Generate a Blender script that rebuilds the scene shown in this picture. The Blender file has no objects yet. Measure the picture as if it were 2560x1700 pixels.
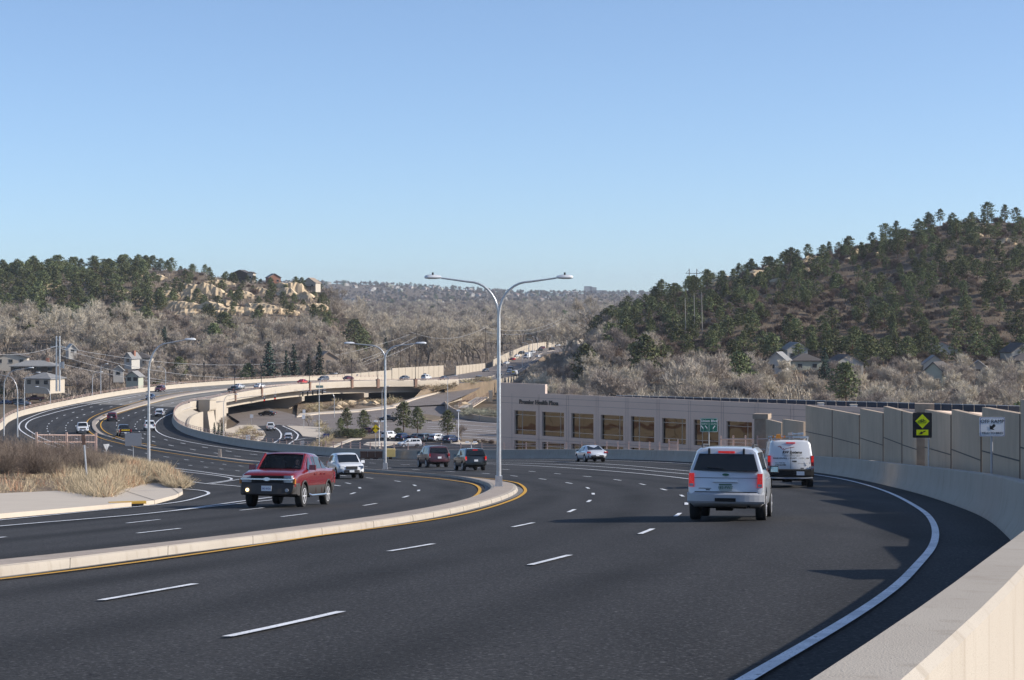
import bpy, bmesh, math, random, bisect
from mathutils import Vector, Matrix, noise
R = math.radians
S = bpy.context.scene
COL = S.collection
# ---------------------------------------------------------------- camera, sky, sun, exposure
cam_d = bpy.data.cameras.new('camera'); cam = bpy.data.objects.new('camera', cam_d); COL.objects.link(cam); S.camera = cam
cam_d.sensor_width = 36.0; cam_d.lens = 36.0*5000/2560; cam_d.shift_y = -100/2560; cam_d.clip_start = 0.3; cam_d.clip_end = 30000
cam.location = (0, 0, 0); cam.rotation_euler = (R(90), 0, 0)
SUN_EL, SUN_AZ = R(27.0), R(94.0)          # azimuth clockwise from +Y : light comes from the right, a touch from behind
w = bpy.data.worlds.new('World'); S.world = w; w.use_nodes = True
nt = w.node_tree; nt.nodes.clear()
sky = nt.nodes.new('ShaderNodeTexSky'); sky.sky_type = 'NISHITA'; sky.sun_disc = False
sky.sun_elevation = SUN_EL; sky.sun_rotation = SUN_AZ; sky.altitude = 1900; sky.air_density = 1.0; sky.dust_density = 3.2; sky.ozone_density = 4.3
bg = nt.nodes.new('ShaderNodeBackground'); bg.inputs['Strength'].default_value = 0.126
wo = nt.nodes.new('ShaderNodeOutputWorld')
tcw = nt.nodes.new('ShaderNodeTexCoord'); mpw = nt.nodes.new('ShaderNodeMapping'); mpw.inputs['Scale'].default_value = (1, 1, 1.1)
mpw.inputs['Location'].default_value = (0, 0, 0.03)
nt.links.new(tcw.outputs['Generated'], mpw.inputs['Vector']); nt.links.new(mpw.outputs['Vector'], sky.inputs['Vector'])
hsw = nt.nodes.new('ShaderNodeHueSaturation'); hsw.inputs['Saturation'].default_value = 0.93
nt.links.new(sky.outputs['Color'], hsw.inputs['Color']); nt.links.new(hsw.outputs['Color'], bg.inputs['Color']); nt.links.new(bg.outputs['Background'], wo.inputs['Surface'])
sl = bpy.data.lights.new('sun', 'SUN'); sl.energy = 3.95; sl.angle = R(0.53); sl.color = (1.0, 0.93, 0.84)
so = bpy.data.objects.new('sun', sl); COL.objects.link(so)
_sd = Vector((math.sin(SUN_AZ)*math.cos(SUN_EL), math.cos(SUN_AZ)*math.cos(SUN_EL), math.sin(SUN_EL)))
so.rotation_euler = _sd.to_track_quat('Z', 'Y').to_euler(); so.location = (60, -20, 60)
S.view_settings.view_transform = 'Standard'; S.view_settings.look = 'None'; S.view_settings.exposure = 0.55; S.view_settings.gamma = 1.0
S.cycles.max_bounces = 5; S.cycles.diffuse_bounces = 2; S.cycles.glossy_bounces = 3; S.cycles.transmission_bounces = 4; S.cycles.transparent_max_bounces = 12
S.cycles.volume_bounces = 0; S.cycles.volume_step_rate = 1.0; S.cycles.caustics_reflective = False; S.cycles.caustics_refractive = False
rnd = random.Random(11)
# ---------------------------------------------------------------- materials
def mat(name, col, rough=0.8, metal=0.0, spec=0.5, n=None, bump=0.0, bscale=30.0, emit=None, es=1.0, coat=0.0, alpha=None, trans=0.0):
    """n = list of (scale, colour2, low, high[, detail]) layered noise mixes in object space"""
    m = bpy.data.materials.new(name); m.use_nodes = True; t = m.node_tree; b = t.nodes['Principled BSDF']
    b.inputs['Base Color'].default_value = (*col, 1); b.inputs['Roughness'].default_value = rough; b.inputs['Metallic'].default_value = metal
    b.inputs['Specular IOR Level'].default_value = spec; b.inputs['Coat Weight'].default_value = coat; b.inputs['Coat Roughness'].default_value = 0.06
    b.inputs['Transmission Weight'].default_value = trans
    if alpha is not None: b.inputs['Alpha'].default_value = alpha
    if emit: b.inputs['Emission Color'].default_value = (*emit, 1); b.inputs['Emission Strength'].default_value = es
    last = None
    if n or bump:
        tc = t.nodes.new('ShaderNodeTexCoord')
    if n:
        for L in n:
            sc, c2, lo, hi = L[:4]; det = L[4] if len(L) > 4 else 4
            stretch = L[5] if len(L) > 5 else None
            nz = t.nodes.new('ShaderNodeTexNoise'); nz.inputs['Scale'].default_value = sc; nz.inputs['Detail'].default_value = det
            if stretch:
                mp = t.nodes.new('ShaderNodeMapping'); mp.inputs['Scale'].default_value = stretch
                t.links.new(tc.outputs['Object'], mp.inputs['Vector']); t.links.new(mp.outputs['Vector'], nz.inputs['Vector'])
            else: t.links.new(tc.outputs['Object'], nz.inputs['Vector'])
            mr = t.nodes.new('ShaderNodeMapRange'); mr.inputs['From Min'].default_value = lo; mr.inputs['From Max'].default_value = hi; mr.clamp = True
            t.links.new(nz.outputs['Fac'], mr.inputs['Value'])
            mx = t.nodes.new('ShaderNodeMix'); mx.data_type = 'RGBA'
            t.links.new(mr.outputs['Result'], mx.inputs['Factor'])
            if last is None: mx.inputs['A'].default_value = (*col, 1)
            else: t.links.new(last, mx.inputs['A'])
            mx.inputs['B'].default_value = (*c2, 1); last = mx.outputs['Result']
        t.links.new(last, b.inputs['Base Color'])
    if bump:
        nb = t.nodes.new('ShaderNodeTexNoise'); nb.inputs['Scale'].default_value = bscale; nb.inputs['Detail'].default_value = 3
        t.links.new(tc.outputs['Object'], nb.inputs['Vector'])
        bp = t.nodes.new('ShaderNodeBump'); bp.inputs['Strength'].default_value = 1.0; bp.inputs['Distance'].default_value = bump
        t.links.new(nb.outputs['Fac'], bp.inputs['Height']); t.links.new(bp.outputs['Normal'], b.inputs['Normal'])
    return m
def island_var(m, amt=0.5, hue=0.02):
    """each loose leaf or clump of a mesh and each tree takes its own tint"""
    t = m.node_tree; b = t.nodes['Principled BSDF']; inp = b.inputs['Base Color']
    g = t.nodes.new('ShaderNodeNewGeometry'); oi = t.nodes.new('ShaderNodeObjectInfo')
    hs = t.nodes.new('ShaderNodeHueSaturation'); mr = t.nodes.new('ShaderNodeMapRange'); mr.inputs['To Min'].default_value = 1-amt; mr.inputs['To Max'].default_value = 1+amt
    t.links.new(g.outputs['Random Per Island'], mr.inputs['Value'])
    mo = t.nodes.new('ShaderNodeMapRange'); mo.inputs['To Min'].default_value = 0.62; mo.inputs['To Max'].default_value = 1.3; t.links.new(oi.outputs['Random'], mo.inputs['Value'])
    mu = t.nodes.new('ShaderNodeMath'); mu.operation = 'MULTIPLY'; t.links.new(mr.outputs['Result'], mu.inputs[0]); t.links.new(mo.outputs['Result'], mu.inputs[1])
    mh = t.nodes.new('ShaderNodeMapRange'); mh.inputs['To Min'].default_value = 0.5-hue; mh.inputs['To Max'].default_value = 0.5+hue; t.links.new(oi.outputs['Random'], mh.inputs['Value'])
    t.links.new(mu.outputs[0], hs.inputs['Value']); t.links.new(mh.outputs['Result'], hs.inputs['Hue'])
    if inp.is_linked: t.links.new(inp.links[0].from_socket, hs.inputs['Color'])
    else: hs.inputs['Color'].default_value = inp.default_value
    t.links.new(hs.outputs['Color'], inp)
    return m
# ---------------------------------------------------------------- mesh helpers
class MB:
    def __init__(s): s.v = []; s.f = []; s.m = []
    def add(s, vs, fs, mi=0):
        o = len(s.v); s.v += [tuple(p) for p in vs]; s.f += [tuple(i+o for i in f) for f in fs]; s.m += [mi]*len(fs)
    def box(s, c, d, mi=0, rz=0.0, rx=0.0, ry=0.0, taper=1.0):
        M = Matrix.Rotation(rz, 3, 'Z') @ Matrix.Rotation(ry, 3, 'Y') @ Matrix.Rotation(rx, 3, 'X'); c = Vector(c); vs = []
        for z in (-1, 1):
            k = taper if z > 0 else 1.0
            for x, y in ((-1, -1), (1, -1), (1, 1), (-1, 1)):
                vs.append(c + M @ Vector((x*d[0]/2*k, y*d[1]/2*k, z*d[2]/2)))
        s.add(vs, [(0, 3, 2, 1), (4, 5, 6, 7), (0, 1, 5, 4), (1, 2, 6, 5), (2, 3, 7, 6), (3, 0, 4, 7)], mi)
    def bar(s, a, b, w, h=None, mi=0):
        a = Vector(a); b = Vector(b); h = h or w; d = (b-a)
        if d.length < 1e-6: return
        d.normalize(); u = d.cross(Vector((0, 0, 1)))
        if u.length < 1e-3: u = Vector((1, 0, 0))
        u.normalize(); n = u.cross(d); vs = []
        for p in (a, b):
            for x, y in ((-1, -1), (1, -1), (1, 1), (-1, 1)): vs.append(p + u*x*w/2 + n*y*h/2)
        s.add(vs, [(0, 1, 2, 3), (7, 6, 5, 4), (0, 4, 5, 1), (1, 5, 6, 2), (2, 6, 7, 3), (3, 7, 4, 0)], mi)
    def tube(s, pts, r, k=8, mi=0, cap=True):
        pts = [Vector(p) for p in pts]; n = len(pts); rr = r if isinstance(r, (list, tuple)) else [r]*n
        ref = None; vs = []
        for i, p in enumerate(pts):
            d = (pts[min(i+1, n-1)]-pts[max(i-1, 0)]).normalized()
            if ref is None:
                ref = d.cross(Vector((0, 0, 1)))
                if ref.length < 1e-2: ref = Vector((1, 0, 0))
            ref = (ref - d*ref.dot(d)).normalized(); q = d.cross(ref)
            for j in range(k):
                a = 2*math.pi*j/k; vs.append(p + (ref*math.cos(a)+q*math.sin(a))*rr[i])
        fs = [(i*k+j, i*k+(j+1) % k, (i+1)*k+(j+1) % k, (i+1)*k+j) for i in range(n-1) for j in range(k)]
        if cap: fs += [tuple(range(k))[::-1], tuple(range((n-1)*k, n*k))]
        s.add(vs, fs, mi)
    def cyl(s, c, axis, r, L, k=20, mi=0):
        a = Vector(axis).normalized(); c = Vector(c); s.tube([c-a*L/2, c+a*L/2], r, k, mi)
    def lathe(s, c, prof, k=16, mi=0, axis='Z'):
        c = Vector(c); vs = []
        for r, h in prof:
            for j in range(k):
                a = 2*math.pi*j/k
                p = Vector((r*math.cos(a), r*math.sin(a), h)) if axis == 'Z' else Vector((r*math.cos(a), h, r*math.sin(a)))
                vs.append(c+p)
        n = len(prof); fs = [(i*k+j, i*k+(j+1) % k, (i+1)*k+(j+1) % k, (i+1)*k+j) for i in range(n-1) for j in range(k)]
        fs += [tuple(range(k))[::-1], tuple(range((n-1)*k, n*k))]
        s.add(vs, fs, mi)
    def prism(s, pts, n, th, mi=0):
        """planar outline (3D points) given thickness th along n (outline becomes the outer face)"""
        n = Vector(n).normalized(); k = len(pts); a = [Vector(p)+n*th/2 for p in pts]; b = [Vector(p)-n*th/2 for p in pts]
        s.add(a+b, [tuple(range(k)), tuple(range(2*k-1, k-1, -1))]+[(i, k+i, k+(i+1) % k, (i+1) % k) for i in range(k)], mi)
    def grid(s, rows, mi=0):
        n = len(rows[0]); vs = [p for r in rows for p in r]
        s.add(vs, [(i*n+j, i*n+j+1, (i+1)*n+j+1, (i+1)*n+j) for i in range(len(rows)-1) for j in range(n-1)], mi)
    def build(s, name, mats, parent=None, smooth=None, fix=True, loc=None):
        me = bpy.data.meshes.new(name); o0 = Vector(loc) if loc is not None else None
        vs = s.v if o0 is None else [(p[0]-o0.x, p[1]-o0.y, p[2]-o0.z) for p in s.v]
        me.from_pydata(vs, [], s.f); ms = mats if isinstance(mats, (list, tuple)) else [mats]
        for m in ms: me.materials.append(m)
        if len(ms) > 1: me.polygons.foreach_set('material_index', s.m)
        if fix:
            bm = bmesh.new(); bm.from_mesh(me); bmesh.ops.recalc_face_normals(bm, faces=bm.faces); bm.to_mesh(me); bm.free()
        if smooth is not None:
            me.polygons.foreach_set('use_smooth', [True]*len(me.polygons)); me.set_sharp_from_angle(angle=R(smooth))
        me.update(); o = bpy.data.objects.new(name, me); COL.objects.link(o)
        if o0 is not None: o.location = o0
        if parent: o.parent = parent
        return o
def tag(o, label=None, cat=None, group=None, kind=None):
    if label: o['label'] = label
    if cat: o['category'] = cat
    if group: o['group'] = group
    if kind: o['kind'] = kind
    return o
def empty(name, loc, rz=0.0, label=None, cat=None, group=None):
    o = bpy.data.objects.new(name, None); COL.objects.link(o); o.location = loc; o.rotation_euler = (0, 0, rz); o.empty_display_size = 0.3
    return tag(o, label, cat, group)
def copy_tree(o, parent=None):
    c = o.copy(); COL.objects.link(c); c.parent = parent
    for ch in list(o.children): copy_tree(ch, c)
    return c
def struct(mb, name, m, smooth=None, kind='structure', fix=True):
    return tag(mb.build(name, m, None, smooth, fix), kind=kind)
def text_mesh(s, size, depth=0.01, bold=0.0, shear=0.0, spacing=1.0):
    cu = bpy.data.curves.new('t', 'FONT'); cu.body = s; cu.size = size; cu.extrude = depth/2; cu.offset = bold; cu.shear = shear
    cu.align_x = 'CENTER'; cu.align_y = 'CENTER'; cu.space_character = spacing; cu.resolution_u = 2
    o = bpy.data.objects.new('t', cu); COL.objects.link(o)
    me = bpy.data.meshes.new_from_object(o.evaluated_get(bpy.context.evaluated_depsgraph_get()))
    vs = [v.co.copy() for v in me.vertices]; fs = [tuple(p.vertices) for p in me.polygons]
    bpy.data.objects.remove(o); bpy.data.meshes.remove(me); bpy.data.curves.remove(cu)
    return vs, fs
def put_text(mb, s, size, origin, ux, uy, mi=0, **k):
    """lettering with reading direction ux, up direction uy"""
    bpy.context.view_layer.update()
    vs, fs = text_mesh(s, size, **k); ux = Vector(ux).normalized(); uy = Vector(uy).normalized(); n = ux.cross(uy); o = Vector(origin)
    mb.add([o+ux*v.x+uy*v.y+n*v.z for v in vs], fs, mi)
# ---------------------------------------------------------------- shared materials
M = {}
M['asphalt'] = mat('asphalt', (0.0315, 0.031, 0.032), 0.92, spec=0.22, n=[(0.10, (0.042, 0.041, 0.041), 0.38, 0.62, 5, (1, .22, 1)), (0.5, (0.0245, 0.024, 0.0245), 0.5, 0.72, 5, (1, .12, 1)), (24, (0.095, 0.095, 0.096), 0.56, 0.68, 2), (17, (0.010, 0.010, 0.012), 0.56, 0.70, 2)], bump=0.005, bscale=60)
M['old_asphalt'] = mat('old_asphalt', (0.215, 0.18, 0.16), 0.9, spec=0.2, n=[(0.25, (0.25, 0.22, 0.20), 0.35, 0.7), (30, (0.1, 0.09, 0.085), 0.5, 0.7, 2)])
M['lot'] = mat('lot_asphalt', (0.035, 0.036, 0.04), 0.9, spec=0.2, n=[(0.3, (0.05, 0.05, 0.055), 0.4, 0.7)])
M['deck'] = mat('deck_concrete', (0.22, 0.21, 0.19), 0.85, spec=0.2, n=[(0.12, (0.24, 0.225, 0.2), 0.35, 0.7, 4, (4, .4, 1)), (8, (0.15, 0.14, 0.13), 0.45, 0.7)])
M['white_paint'] = mat('white_paint', (0.8, 0.81, 0.82), 0.7, spec=0.3, n=[(38, (0.16, 0.16, 0.17), 0.60, 0.68, 3), (6, (0.22, 0.22, 0.23), 0.62, 0.70, 6), (2.0, (0.5, 0.52, 0.54), 0.45, 0.75)])
M['yellow_paint'] = mat('yellow_paint', (0.62, 0.33, 0.03), 0.7, spec=0.3, n=[(30, (0.2, 0.12, 0.03), 0.62, 0.72, 3)])
M['conc'] = mat('concrete', (0.43, 0.385, 0.325), 0.9, spec=0.2, n=[(0.6, (0.385, 0.34, 0.285), 0.4, 0.75), (4, (0.32, 0.275, 0.22), 0.55, 0.8, 5, (1, 1, .25)), (70, (0.3, 0.27, 0.23), 0.62, 0.75, 2)], bump=0.003, bscale=120)
M['conc_top'] = mat('exposed_aggregate', (0.40, 0.335, 0.28), 0.95, spec=0.2, n=[(40, (0.25, 0.205, 0.165), 0.54, 0.68, 3), (1.2, (0.45, 0.38, 0.32), 0.45, 0.75)], bump=0.004, bscale=140)
M['walk'] = mat('pale_concrete', (0.58, 0.505, 0.41), 0.9, spec=0.2, n=[(0.8, (0.53, 0.455, 0.37), 0.4, 0.75), (40, (0.52, 0.435, 0.34), 0.58, 0.75, 3)])
M['wallc'] = mat('wall_concrete', (0.52, 0.405, 0.295), 0.92, spec=0.2, n=[(0.5, (0.44, 0.34, 0.25), 0.35, 0.7), (3, (0.36, 0.285, 0.215), 0.56, 0.85, 5, (1, 1, .12)), (60, (0.38, 0.3, 0.22), 0.6, 0.75, 2)], bump=0.004, bscale=60)
M['cream'] = mat('cream_concrete', (0.46, 0.405, 0.33), 0.9, spec=0.2, n=[(0.3, (0.43, 0.375, 0.30), 0.4, 0.75), (2, (0.40, 0.335, 0.26), 0.6, 0.85, 5, (1, 1, .2))])
M['brownp'] = mat('rust_brown_block', (0.24, 0.145, 0.10), 0.85, n=[(4, (0.17, 0.1, 0.075), 0.4, 0.7)])
M['dirt'] = mat('dry_soil', (0.26, 0.195, 0.14), 1.0, spec=0.1, n=[(0.03, (0.18, 0.145, 0.1), 0.4, 0.7), (0.4, (0.30, 0.235, 0.165), 0.45, 0.8), (6, (0.13, 0.1, 0.07), 0.5, 0.8)])
M['pink'] = mat('dusty_pink_paint', (0.56, 0.40, 0.335), 0.6)
M['galv'] = mat('galvanised_steel', (0.56, 0.57, 0.58), 0.38, metal=0.55, n=[(6, (0.46, 0.47, 0.48), 0.4, 0.7)])
M['black'] = mat('black_paint', (0.012, 0.012, 0.013), 0.5)
M['joint'] = mat('joint_dark', (0.09, 0.08, 0.07), 0.95)

# worn wheel paths and oil-darkened lane centres follow the lanes through the sheet's own 'lane' attribute (metres from the lane line)
def lane_wear(m):
    t = m.node_tree; b = t.nodes['Principled BSDF']; src = b.inputs['Base Color'].links[0].from_socket
    at = t.nodes.new('ShaderNodeAttribute'); at.attribute_name = 'lane'; tc = t.nodes.new('ShaderNodeTexCoord'); nz = t.nodes.new('ShaderNodeTexNoise'); nz.inputs['Scale'].default_value = .13; nz.inputs['Detail'].default_value = 4
    t.links.new(tc.outputs['Object'], nz.inputs['Vector'])
    def wave(period, phase, k):
        a = t.nodes.new('ShaderNodeMath'); a.operation = 'MULTIPLY_ADD'; a.inputs[1].default_value = 2*math.pi/period; a.inputs[2].default_value = phase; t.links.new(at.outputs['Fac'], a.inputs[0])
        c = t.nodes.new('ShaderNodeMath'); c.operation = 'COSINE'; t.links.new(a.outputs[0], c.inputs[0])
        q = t.nodes.new('ShaderNodeMath'); q.operation = 'MULTIPLY_ADD'; q.inputs[1].default_value = k; q.inputs[2].default_value = 0; t.links.new(c.outputs[0], q.inputs[0]); return q
    w1 = wave(3.6, 0, .17); w2 = wave(1.8, 0, -.11); ad = t.nodes.new('ShaderNodeMath'); ad.operation = 'ADD'; t.links.new(w1.outputs[0], ad.inputs[0]); t.links.new(w2.outputs[0], ad.inputs[1])
    mr = t.nodes.new('ShaderNodeMapRange'); mr.inputs['From Min'].default_value = .35; mr.inputs['From Max'].default_value = .65; mr.inputs['To Min'].default_value = .2; mr.inputs['To Max'].default_value = 1.6; t.links.new(nz.outputs['Fac'], mr.inputs['Value'])
    mu = t.nodes.new('ShaderNodeMath'); mu.operation = 'MULTIPLY_ADD'; mu.inputs[2].default_value = 1.0; t.links.new(ad.outputs[0], mu.inputs[0]); t.links.new(mr.outputs['Result'], mu.inputs[1])
    hs = t.nodes.new('ShaderNodeHueSaturation'); t.links.new(mu.outputs[0], hs.inputs['Value']); t.links.new(src, hs.inputs['Color']); t.links.new(hs.outputs['Color'], b.inputs['Base Color'])
lane_wear(M['asphalt']); lane_wear(M['deck'])
# ---------------------------------------------------------------- surfaces
# The eye is the origin; +Y looks down the road, heights are relative to the eye.
F = 5000.0; YH = 750.0; CX = 1280.0
_DY = [0, 30, 50, 92.6, 125, 172, 192, 215, 240, 275, 305, 333, 400, 450, 500, 560, 600, 640, 680, 725, 800, 909, 1040, 1200, 1350, 1700]
_DD = [1.72, 4.02, 5.6, 8.85, 11.15, 14.45, 15.80, 17.27, 18.92, 20.60, 21.45, 22.3, 23.9, 24.45, 24.7, 24.9, 25.35, 26.2, 27.35, 28.9, 30.8, 32.4, 31.5, 30.2, 30.4, 31]
def _slopes():
    n = len(_DY); h = [_DY[i+1]-_DY[i] for i in range(n-1)]; s = [(_DD[i+1]-_DD[i])/h[i] for i in range(n-1)]
    m = [s[0]] + [(s[i-1]*h[i]+s[i]*h[i-1])/(h[i]+h[i-1]) for i in range(1, n-1)] + [s[-1]]
    return m
_DM = _slopes()
def D(Y):
    if Y <= _DY[0]: return _DD[0] + (Y-_DY[0])*_DM[0]
    if Y >= _DY[-1]: return _DD[-1]
    i = bisect.bisect_right(_DY, Y)-1; h = _DY[i+1]-_DY[i]; t = (Y-_DY[i])/h
    return ((2*t**3-3*t*t+1)*_DD[i] + (t**3-2*t*t+t)*h*_DM[i] + (-2*t**3+3*t*t)*_DD[i+1] + (t**3-t*t)*h*_DM[i+1])
def sm(a, b, x):
    t = min(1, max(0, (x-a)/(b-a))); return t*t*(3-2*t)
def road_d(X, Y):
    d = D(Y) - 0.012*min(30, max(-40, X))*(1-sm(230, 330, Y))
    w = sm(360, 440, Y)*(1-sm(600, 700, Y))
    if w > 0:
        xc = -85 if Y < 540 else -85+(Y-540)*0.42
        d += w*0.03*max(-30, min(30, X-xc))
    return d
def low_d(X, Y):
    """street level, with the ramp climbing to the far highway"""
    return 31.0 - 2.6*sm(-46, -28, X)*sm(548, 690, Y)
def unproj(px, py, h=0.0, fn=road_d, y0=3.0, y1=1700.0):
    v = (py-YH)/F; u = (px-CX)/F
    g = lambda Y: Y*v - (fn(u*Y, Y)-h)
    a = y0; ga = g(a); step = 1.02
    b = a
    while b < y1:
        b2 = b*step
        gb = g(b2)
        if gb > 0: break
        b = b2
    lo, hi = b, b*step
    for _ in range(40):
        m = (lo+hi)/2
        if g(m) > 0: hi = m
        else: lo = m
    Y = (lo+hi)/2
    return Vector((u*Y, Y, -fn(u*Y, Y)))
def low(px, py, h=0.0): return unproj(px, py, h, low_d, 200)
def pt(px, py, Y): return Vector(((px-CX)/F*Y, Y, -(py-YH)/F*Y))
def catmull(P, n=8):
    P = [Vector(p) for p in P]; out = []
    Q = [2*P[0]-P[1]] + P + [2*P[-1]-P[-2]]
    for i in range(1, len(Q)-2):
        p0, p1, p2, p3 = Q[i-1:i+3]
        d1 = max(1e-4, (p1-p0).length**.5); d2 = max(1e-4, (p2-p1).length**.5); d3 = max(1e-4, (p3-p2).length**.5)
        for k in range(n):
            t = k/n
            m1 = ((p1-p0)/d1 - (p2-p0)/(d1+d2) + (p2-p1)/d2)*d2
            m2 = ((p2-p1)/d2 - (p3-p1)/(d2+d3) + (p3-p2)/d3)*d2
            out.append((2*t**3-3*t*t+1)*p1 + (t**3-2*t*t+t)*m1 + (-2*t**3+3*t*t)*p2 + (t**3-t*t)*m2)
    out.append(P[-1]); return out
def resample(P, n=None, step=None):
    L = [0]
    for a, b in zip(P, P[1:]): L.append(L[-1]+(b-a).length)
    T = L[-1]
    if step: n = max(2, int(round(T/step))+1)
    out = []; j = 0
    for i in range(n):
        s = T*i/(n-1)
        while j < len(L)-2 and L[j+1] < s: j += 1
        t = (s-L[j])/max(1e-9, L[j+1]-L[j]); out.append(P[j].lerp(P[j+1], min(1, max(0, t))))
    return out
def smooth(P, k=1):
    for _ in range(k):
        P = [P[0]] + [(P[i-1]+P[i]*2+P[i+1])/4 for i in range(1, len(P)-1)] + [P[-1]]
    return P
def trace(pix, h=0.0, fn=road_d, step=1.5, sm_k=6):
    """pixel polyline -> smoothed plan polyline on the surface"""
    q = []
    pix = [Vector((a[0], a[1])) for a in pix]
    c = catmull(pix, 6)
    q = [unproj(p[0], p[1], h, fn) for p in c]
    q = resample(q, step=step); q = smooth(q, sm_k)
    for p in q: p.z = -fn(p.x, p.y)
    return q
# ---------------------------------------------------------------- traced lines (photo pixels, read off by eye)
RB_w = [(-2.9, -6), (-1.25, 0), (0.52, 5.6), (1.34, 7.9), (2.5, 11.8), (3.55, 15), (5.2, 20.5), (7.6, 29)]
RB_px = [(2544, 1363), (2471, 1297), (2411, 1272), (2319, 1240), (2227, 1216), (2136, 1196), (2032, 1180), (1880, 1166), (1760, 1157.5), (1660, 1152), (1530, 1148), (1400, 1146.5), (1250, 1147.5), (1100, 1148), (970, 1146.5), (860, 1142), (760, 1134), (656, 1124), (575, 1112), (510, 1098.5), (465, 1085), (440, 1071), (431, 1058), (430, 1045), (440, 1030), (470, 1018), (512, 1012.5), (564, 999.5), (656, 983), (729, 973.5), (800, 967), (860, 963.5), (926, 962), (1000, 961.5), (1071, 961), (1140, 958.5), (1200, 955), (1250, 947), (1300, 931), (1335, 908), (1362, 889), (1400, 880), (1459, 871)]
LB_w = [(-12, -8), (-17, 20), (-21, 52), (-26, 90), (-34, 130), (-48, 180), (-66, 240), (-80, 300)]
LB_px = [(0, 1088), (7, 1072), (22, 1055), (55, 1040), (109, 1026.5), (182, 1010.5), (273, 992.5), (364, 979), (455, 969.5), (546, 962.7), (637, 957), (728, 952.5), (860, 947.5), (990, 942.5), (1108, 936), (1180, 930), (1234, 920.5), (1262, 907), (1290, 892), (1310, 880), (1340, 871), (1400, 864), (1459, 858)]
MR_px = [(-300, 1448), (0, 1418), (225, 1393), (436, 1366), (560, 1353), (850, 1317), (1034, 1289), (1153, 1267), (1240, 1245), (1283, 1229), (1295, 1219), (1288, 1210), (1260, 1203.5), (1212, 1197), (1138, 1189), (1064, 1183), (975, 1177), (901, 1171.5), (779, 1163), (640, 1151), (548, 1141), (450, 1127.5), (353, 1111), (311, 1101), (285, 1092.5), (258, 1083), (247, 1072), (243, 1062), (250, 1053), (265, 1044), (296, 1032), (364, 1011.5), (437, 992.5), (510, 980), (600, 970.5), (700, 963), (800, 957.5), (950, 953), (1080, 951), (1180, 948), (1261, 936), (1302, 924), (1336, 901), (1356, 884), (1390, 876), (1459, 864)]
ML_a = [(-300, 1428), (0, 1400), (252, 1370.6), (445, 1350), (560, 1335), (767, 1310), (1005, 1279), (1153, 1250), (1200, 1234), (1221, 1224)]   # seen over the kerb top (h .2)
ML_b = [(1222, 1216), (1197, 1207.5), (1123, 1194), (1034, 1185.5), (963, 1180), (901, 1175), (803, 1167.5), (631, 1157), (548, 1147), (450, 1132.5), (356, 1117), (311, 1106), (285, 1097.5), (250, 1088), (232, 1076), (226, 1065), (228, 1053), (245, 1041), (285, 1026.5), (328, 1013), (401, 993), (474, 981), (560, 971.5), (660, 963.5), (780, 956), (930, 951), (1070, 949), (1175, 945.5), (1255, 934), (1297, 921), (1331, 899), (1351, 882), (1386, 874.5), (1455, 862.5)]
A_px = [(-250, 1590), (0, 1550), (219, 1510), (935, 1386), (1077, 1364), (1310, 1313), (1366, 1302), (1454, 1266), (1484, 1241), (1472, 1222), (1413, 1207), (1359, 1199), (1286, 1191), (1199, 1183.5), (1070, 1177), (960, 1170), (870, 1163.5), (700, 1149), (588, 1141), (537, 1133), (482, 1124.5), (431, 1115), (385, 1105), (340, 1091), (308, 1079), (292, 1066), (292, 1057), (304, 1048), (325, 1038), (353, 1028), (388, 1018), (421, 1010), (480, 998), (560, 986), (650, 976), (760, 966)]
B_px = [(300, 1650), (508, 1613), (892, 1524), (1401, 1396), (1502, 1370), (1649, 1316), (1715, 1268), (1712, 1246), (1699, 1237), (1648, 1222), (1583, 1207), (1505, 1196), (1416, 1187.5), (1323, 1179), (1224, 1172), (1100, 1166), (940, 1159), (760, 1146.5), (620, 1135.5), (566, 1128), (514, 1119.5), (470, 1111.5), (427, 1103), (391, 1094.5), (362, 1086), (345, 1077), (337, 1067), (340, 1059), (352, 1049), (375, 1038), (410, 1026), (450, 1015.5), (500, 1005.5), (580, 991), (680, 978.5), (790, 970)]
W_px = [(1700, 1806), (1883, 1694), (2021, 1614), (2136, 1545), (2250, 1463), (2300, 1408), (2326, 1379), (2338, 1350), (2337, 1320), (2320, 1290), (2282, 1263), (2223, 1233), (2134, 1205), (2032, 1187), (1900, 1173), (1735, 1161.6), (1660, 1157), (1545, 1153), (1436, 1150.5), (1300, 1150), (1100, 1152), (930, 1149.7), (806, 1142.5), (700, 1136), (534, 1116), (445, 1099.5), (407, 1088), (390, 1076), (387, 1064), (400, 1049), (430, 1034), (480, 1018), (545, 1004), (640, 988), (740, 976.5), (860, 967)]
YR_px = [(-300, 1485), (0, 1452), (350, 1408), (700, 1357), (767, 1345.5), (1025, 1310.5), (1168, 1285), (1260, 1259), (1303, 1240), (1314, 1227), (1301, 1212), (1262, 1202.5), (1200, 1196), (1120, 1190)]   # yellow, outbound side of the median
YL_px = [(1150, 1256), (1190, 1240.5), (1200, 1225), (1190, 1214), (1123, 1201), (1034, 1192), (950, 1185.5), (901, 1181.5), (803, 1174), (631, 1161), (548, 1151), (450, 1137), (356, 1121.5), (300, 1109), (250, 1095), (222, 1078), (217, 1064), (219, 1053), (237, 1040), (282, 1023.5), (330, 1009.5), (401, 990), (474, 979)]
YR2_px = [(390, 1115), (330, 1104), (285, 1090), (262, 1079), (253, 1069), (252, 1060), (262, 1049), (300, 1033.5), (364, 1013.5), (437, 994.5)]
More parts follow.
